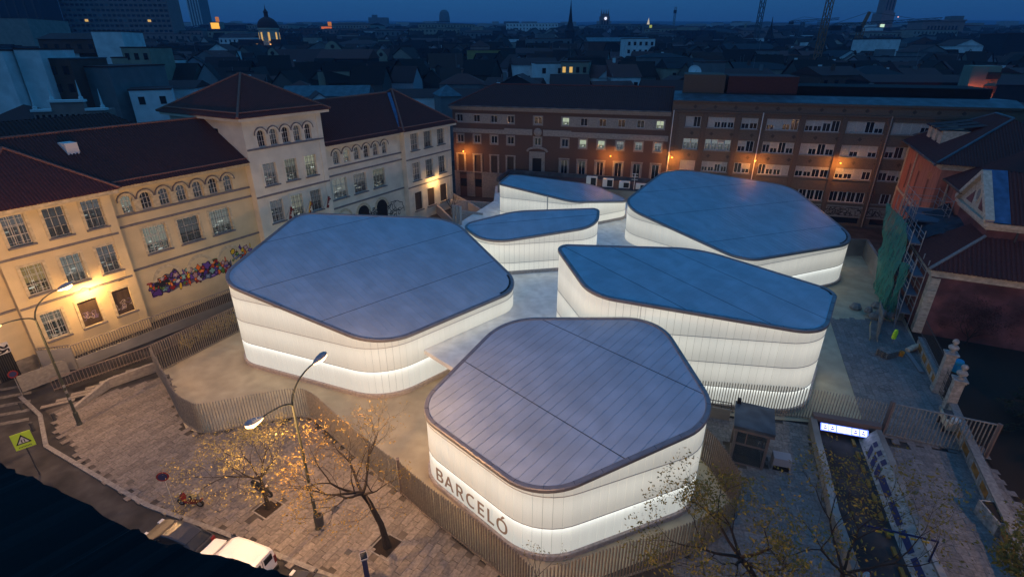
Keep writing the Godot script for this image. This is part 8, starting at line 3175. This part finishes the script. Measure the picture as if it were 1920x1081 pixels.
	cube.box(Vector3(-0.5, 0, -0.5), Vector3(0.5, 1, 0.5))
	for i in 900:
		var d := rnd(700, 1150)
		var x := rnd(-d, d)
		var w := rnd(10, 34)
		spots.append(Transform3D(Basis(Vector3.UP, rnd(-0.3, 0.3)).scaled(Vector3(w, rnd(9, 24), rnd(10, 20))), Vector3(x, land(d) - 2.0, -d)))
		var g: float = pick([0.5, 0.4, 0.3, 0.2, 0.15])
		tints.append(Color(g, g * 0.95, g * 0.88))
	var gab := Sh.new()
	gab.tint = Color(1, 1, 1)
	gab.box(Vector3(-0.5, 0, -0.5), Vector3(0.5, 1, 0.5), Transform3D.IDENTITY, false)
	gab.tri(Vector3(-0.5, 1, 0.5), Vector3(0.5, 1, 0.5), Vector3(0, 1.18, 0.5))
	gab.tri(Vector3(0.5, 1, -0.5), Vector3(-0.5, 1, -0.5), Vector3(0, 1.18, -0.5))
	gab.tint = Color(0.16, 0.085, 0.075)
	gab.quad(Vector3(0.56, 0.98, 0.54), Vector3(0.56, 0.98, -0.54), Vector3(0, 1.2, -0.54), Vector3(0, 1.2, 0.54))
	gab.quad(Vector3(-0.56, 0.98, -0.54), Vector3(-0.56, 0.98, 0.54), Vector3(0, 1.2, 0.54), Vector3(0, 1.2, -0.54))
	var g_at := []
	var g_tint := []
	var lights := []
	var l_tint := []
	for i in 2600:
		var d := 150.0 + 560.0 * pow(rnd(0.0, 1.0), 0.8)
		var x := rnd(-0.95, 0.95) * d
		if d < 175.0 and x > -20.0 and x < 95.0 or absf(x + 76.0) < 34.0 and d > 205.0 and d < 260.0 or absf(x + 138.0) < 14.0 and d > 300.0 and d < 350.0:
			continue
		var top := 17.6 + (d - 140.0) * 0.045 + maxf(0.0, d - 300.0) * 0.012 + rnd(-2.4, 1.3)
		var y := land(d) - 3.0
		var w := rnd(5.0, 11.0) * (1.0 + maxf(0.0, d - 300.0) / 500.0)
		g_at.append(Transform3D(Basis(Vector3.UP, rnd(-0.5, 0.5) + (PI / 2 if rng.randi() % 2 else 0.0)).scaled_local(Vector3(w, top - y - 1.0, rnd(6.0, 12.0))), Vector3(x, y, -d)))
		var g: float = pick([0.5, 0.34, 0.2, 0.14, 0.1, 0.07, 0.05, 0.05])
		g_tint.append(Color(g, g * rnd(0.86, 1.0), g * rnd(0.75, 1.0)))
		if i % 42 == 0:
			lights.append(Transform3D(Basis.IDENTITY.scaled(Vector3.ONE * (0.35 + d * 0.0009)), Vector3(x, top - rnd(1.0, 3.0), -d + w * 0.9)))
			l_tint.append(Color.WHITE)
	var more := scatter("huddled_houses", gab.mesh(), M.tinted, g_at, g_tint, self)
	tag(more, "crowd of small dark roofs filling the gaps between the houses", "distant houses")
	var spark := Sh.new()
	spark.box(Vector3(-0.5, -0.5, -0.5), Vector3(0.5, 0.5, 0.5))
	var pts := scatter("far_window_lights", spark.mesh(), glow(Color(1.0, 0.78, 0.45), 0.8), lights, l_tint, self)
	tag(pts, "scattered tiny lit windows among the far roofs", "lit windows")
	var far := scatter("distant_houses", cube.mesh(), M.tinted, spots, tints, self)
	tag(far, "mass of distant houses merging below the skyline", "distant houses")
	rng.state = st2
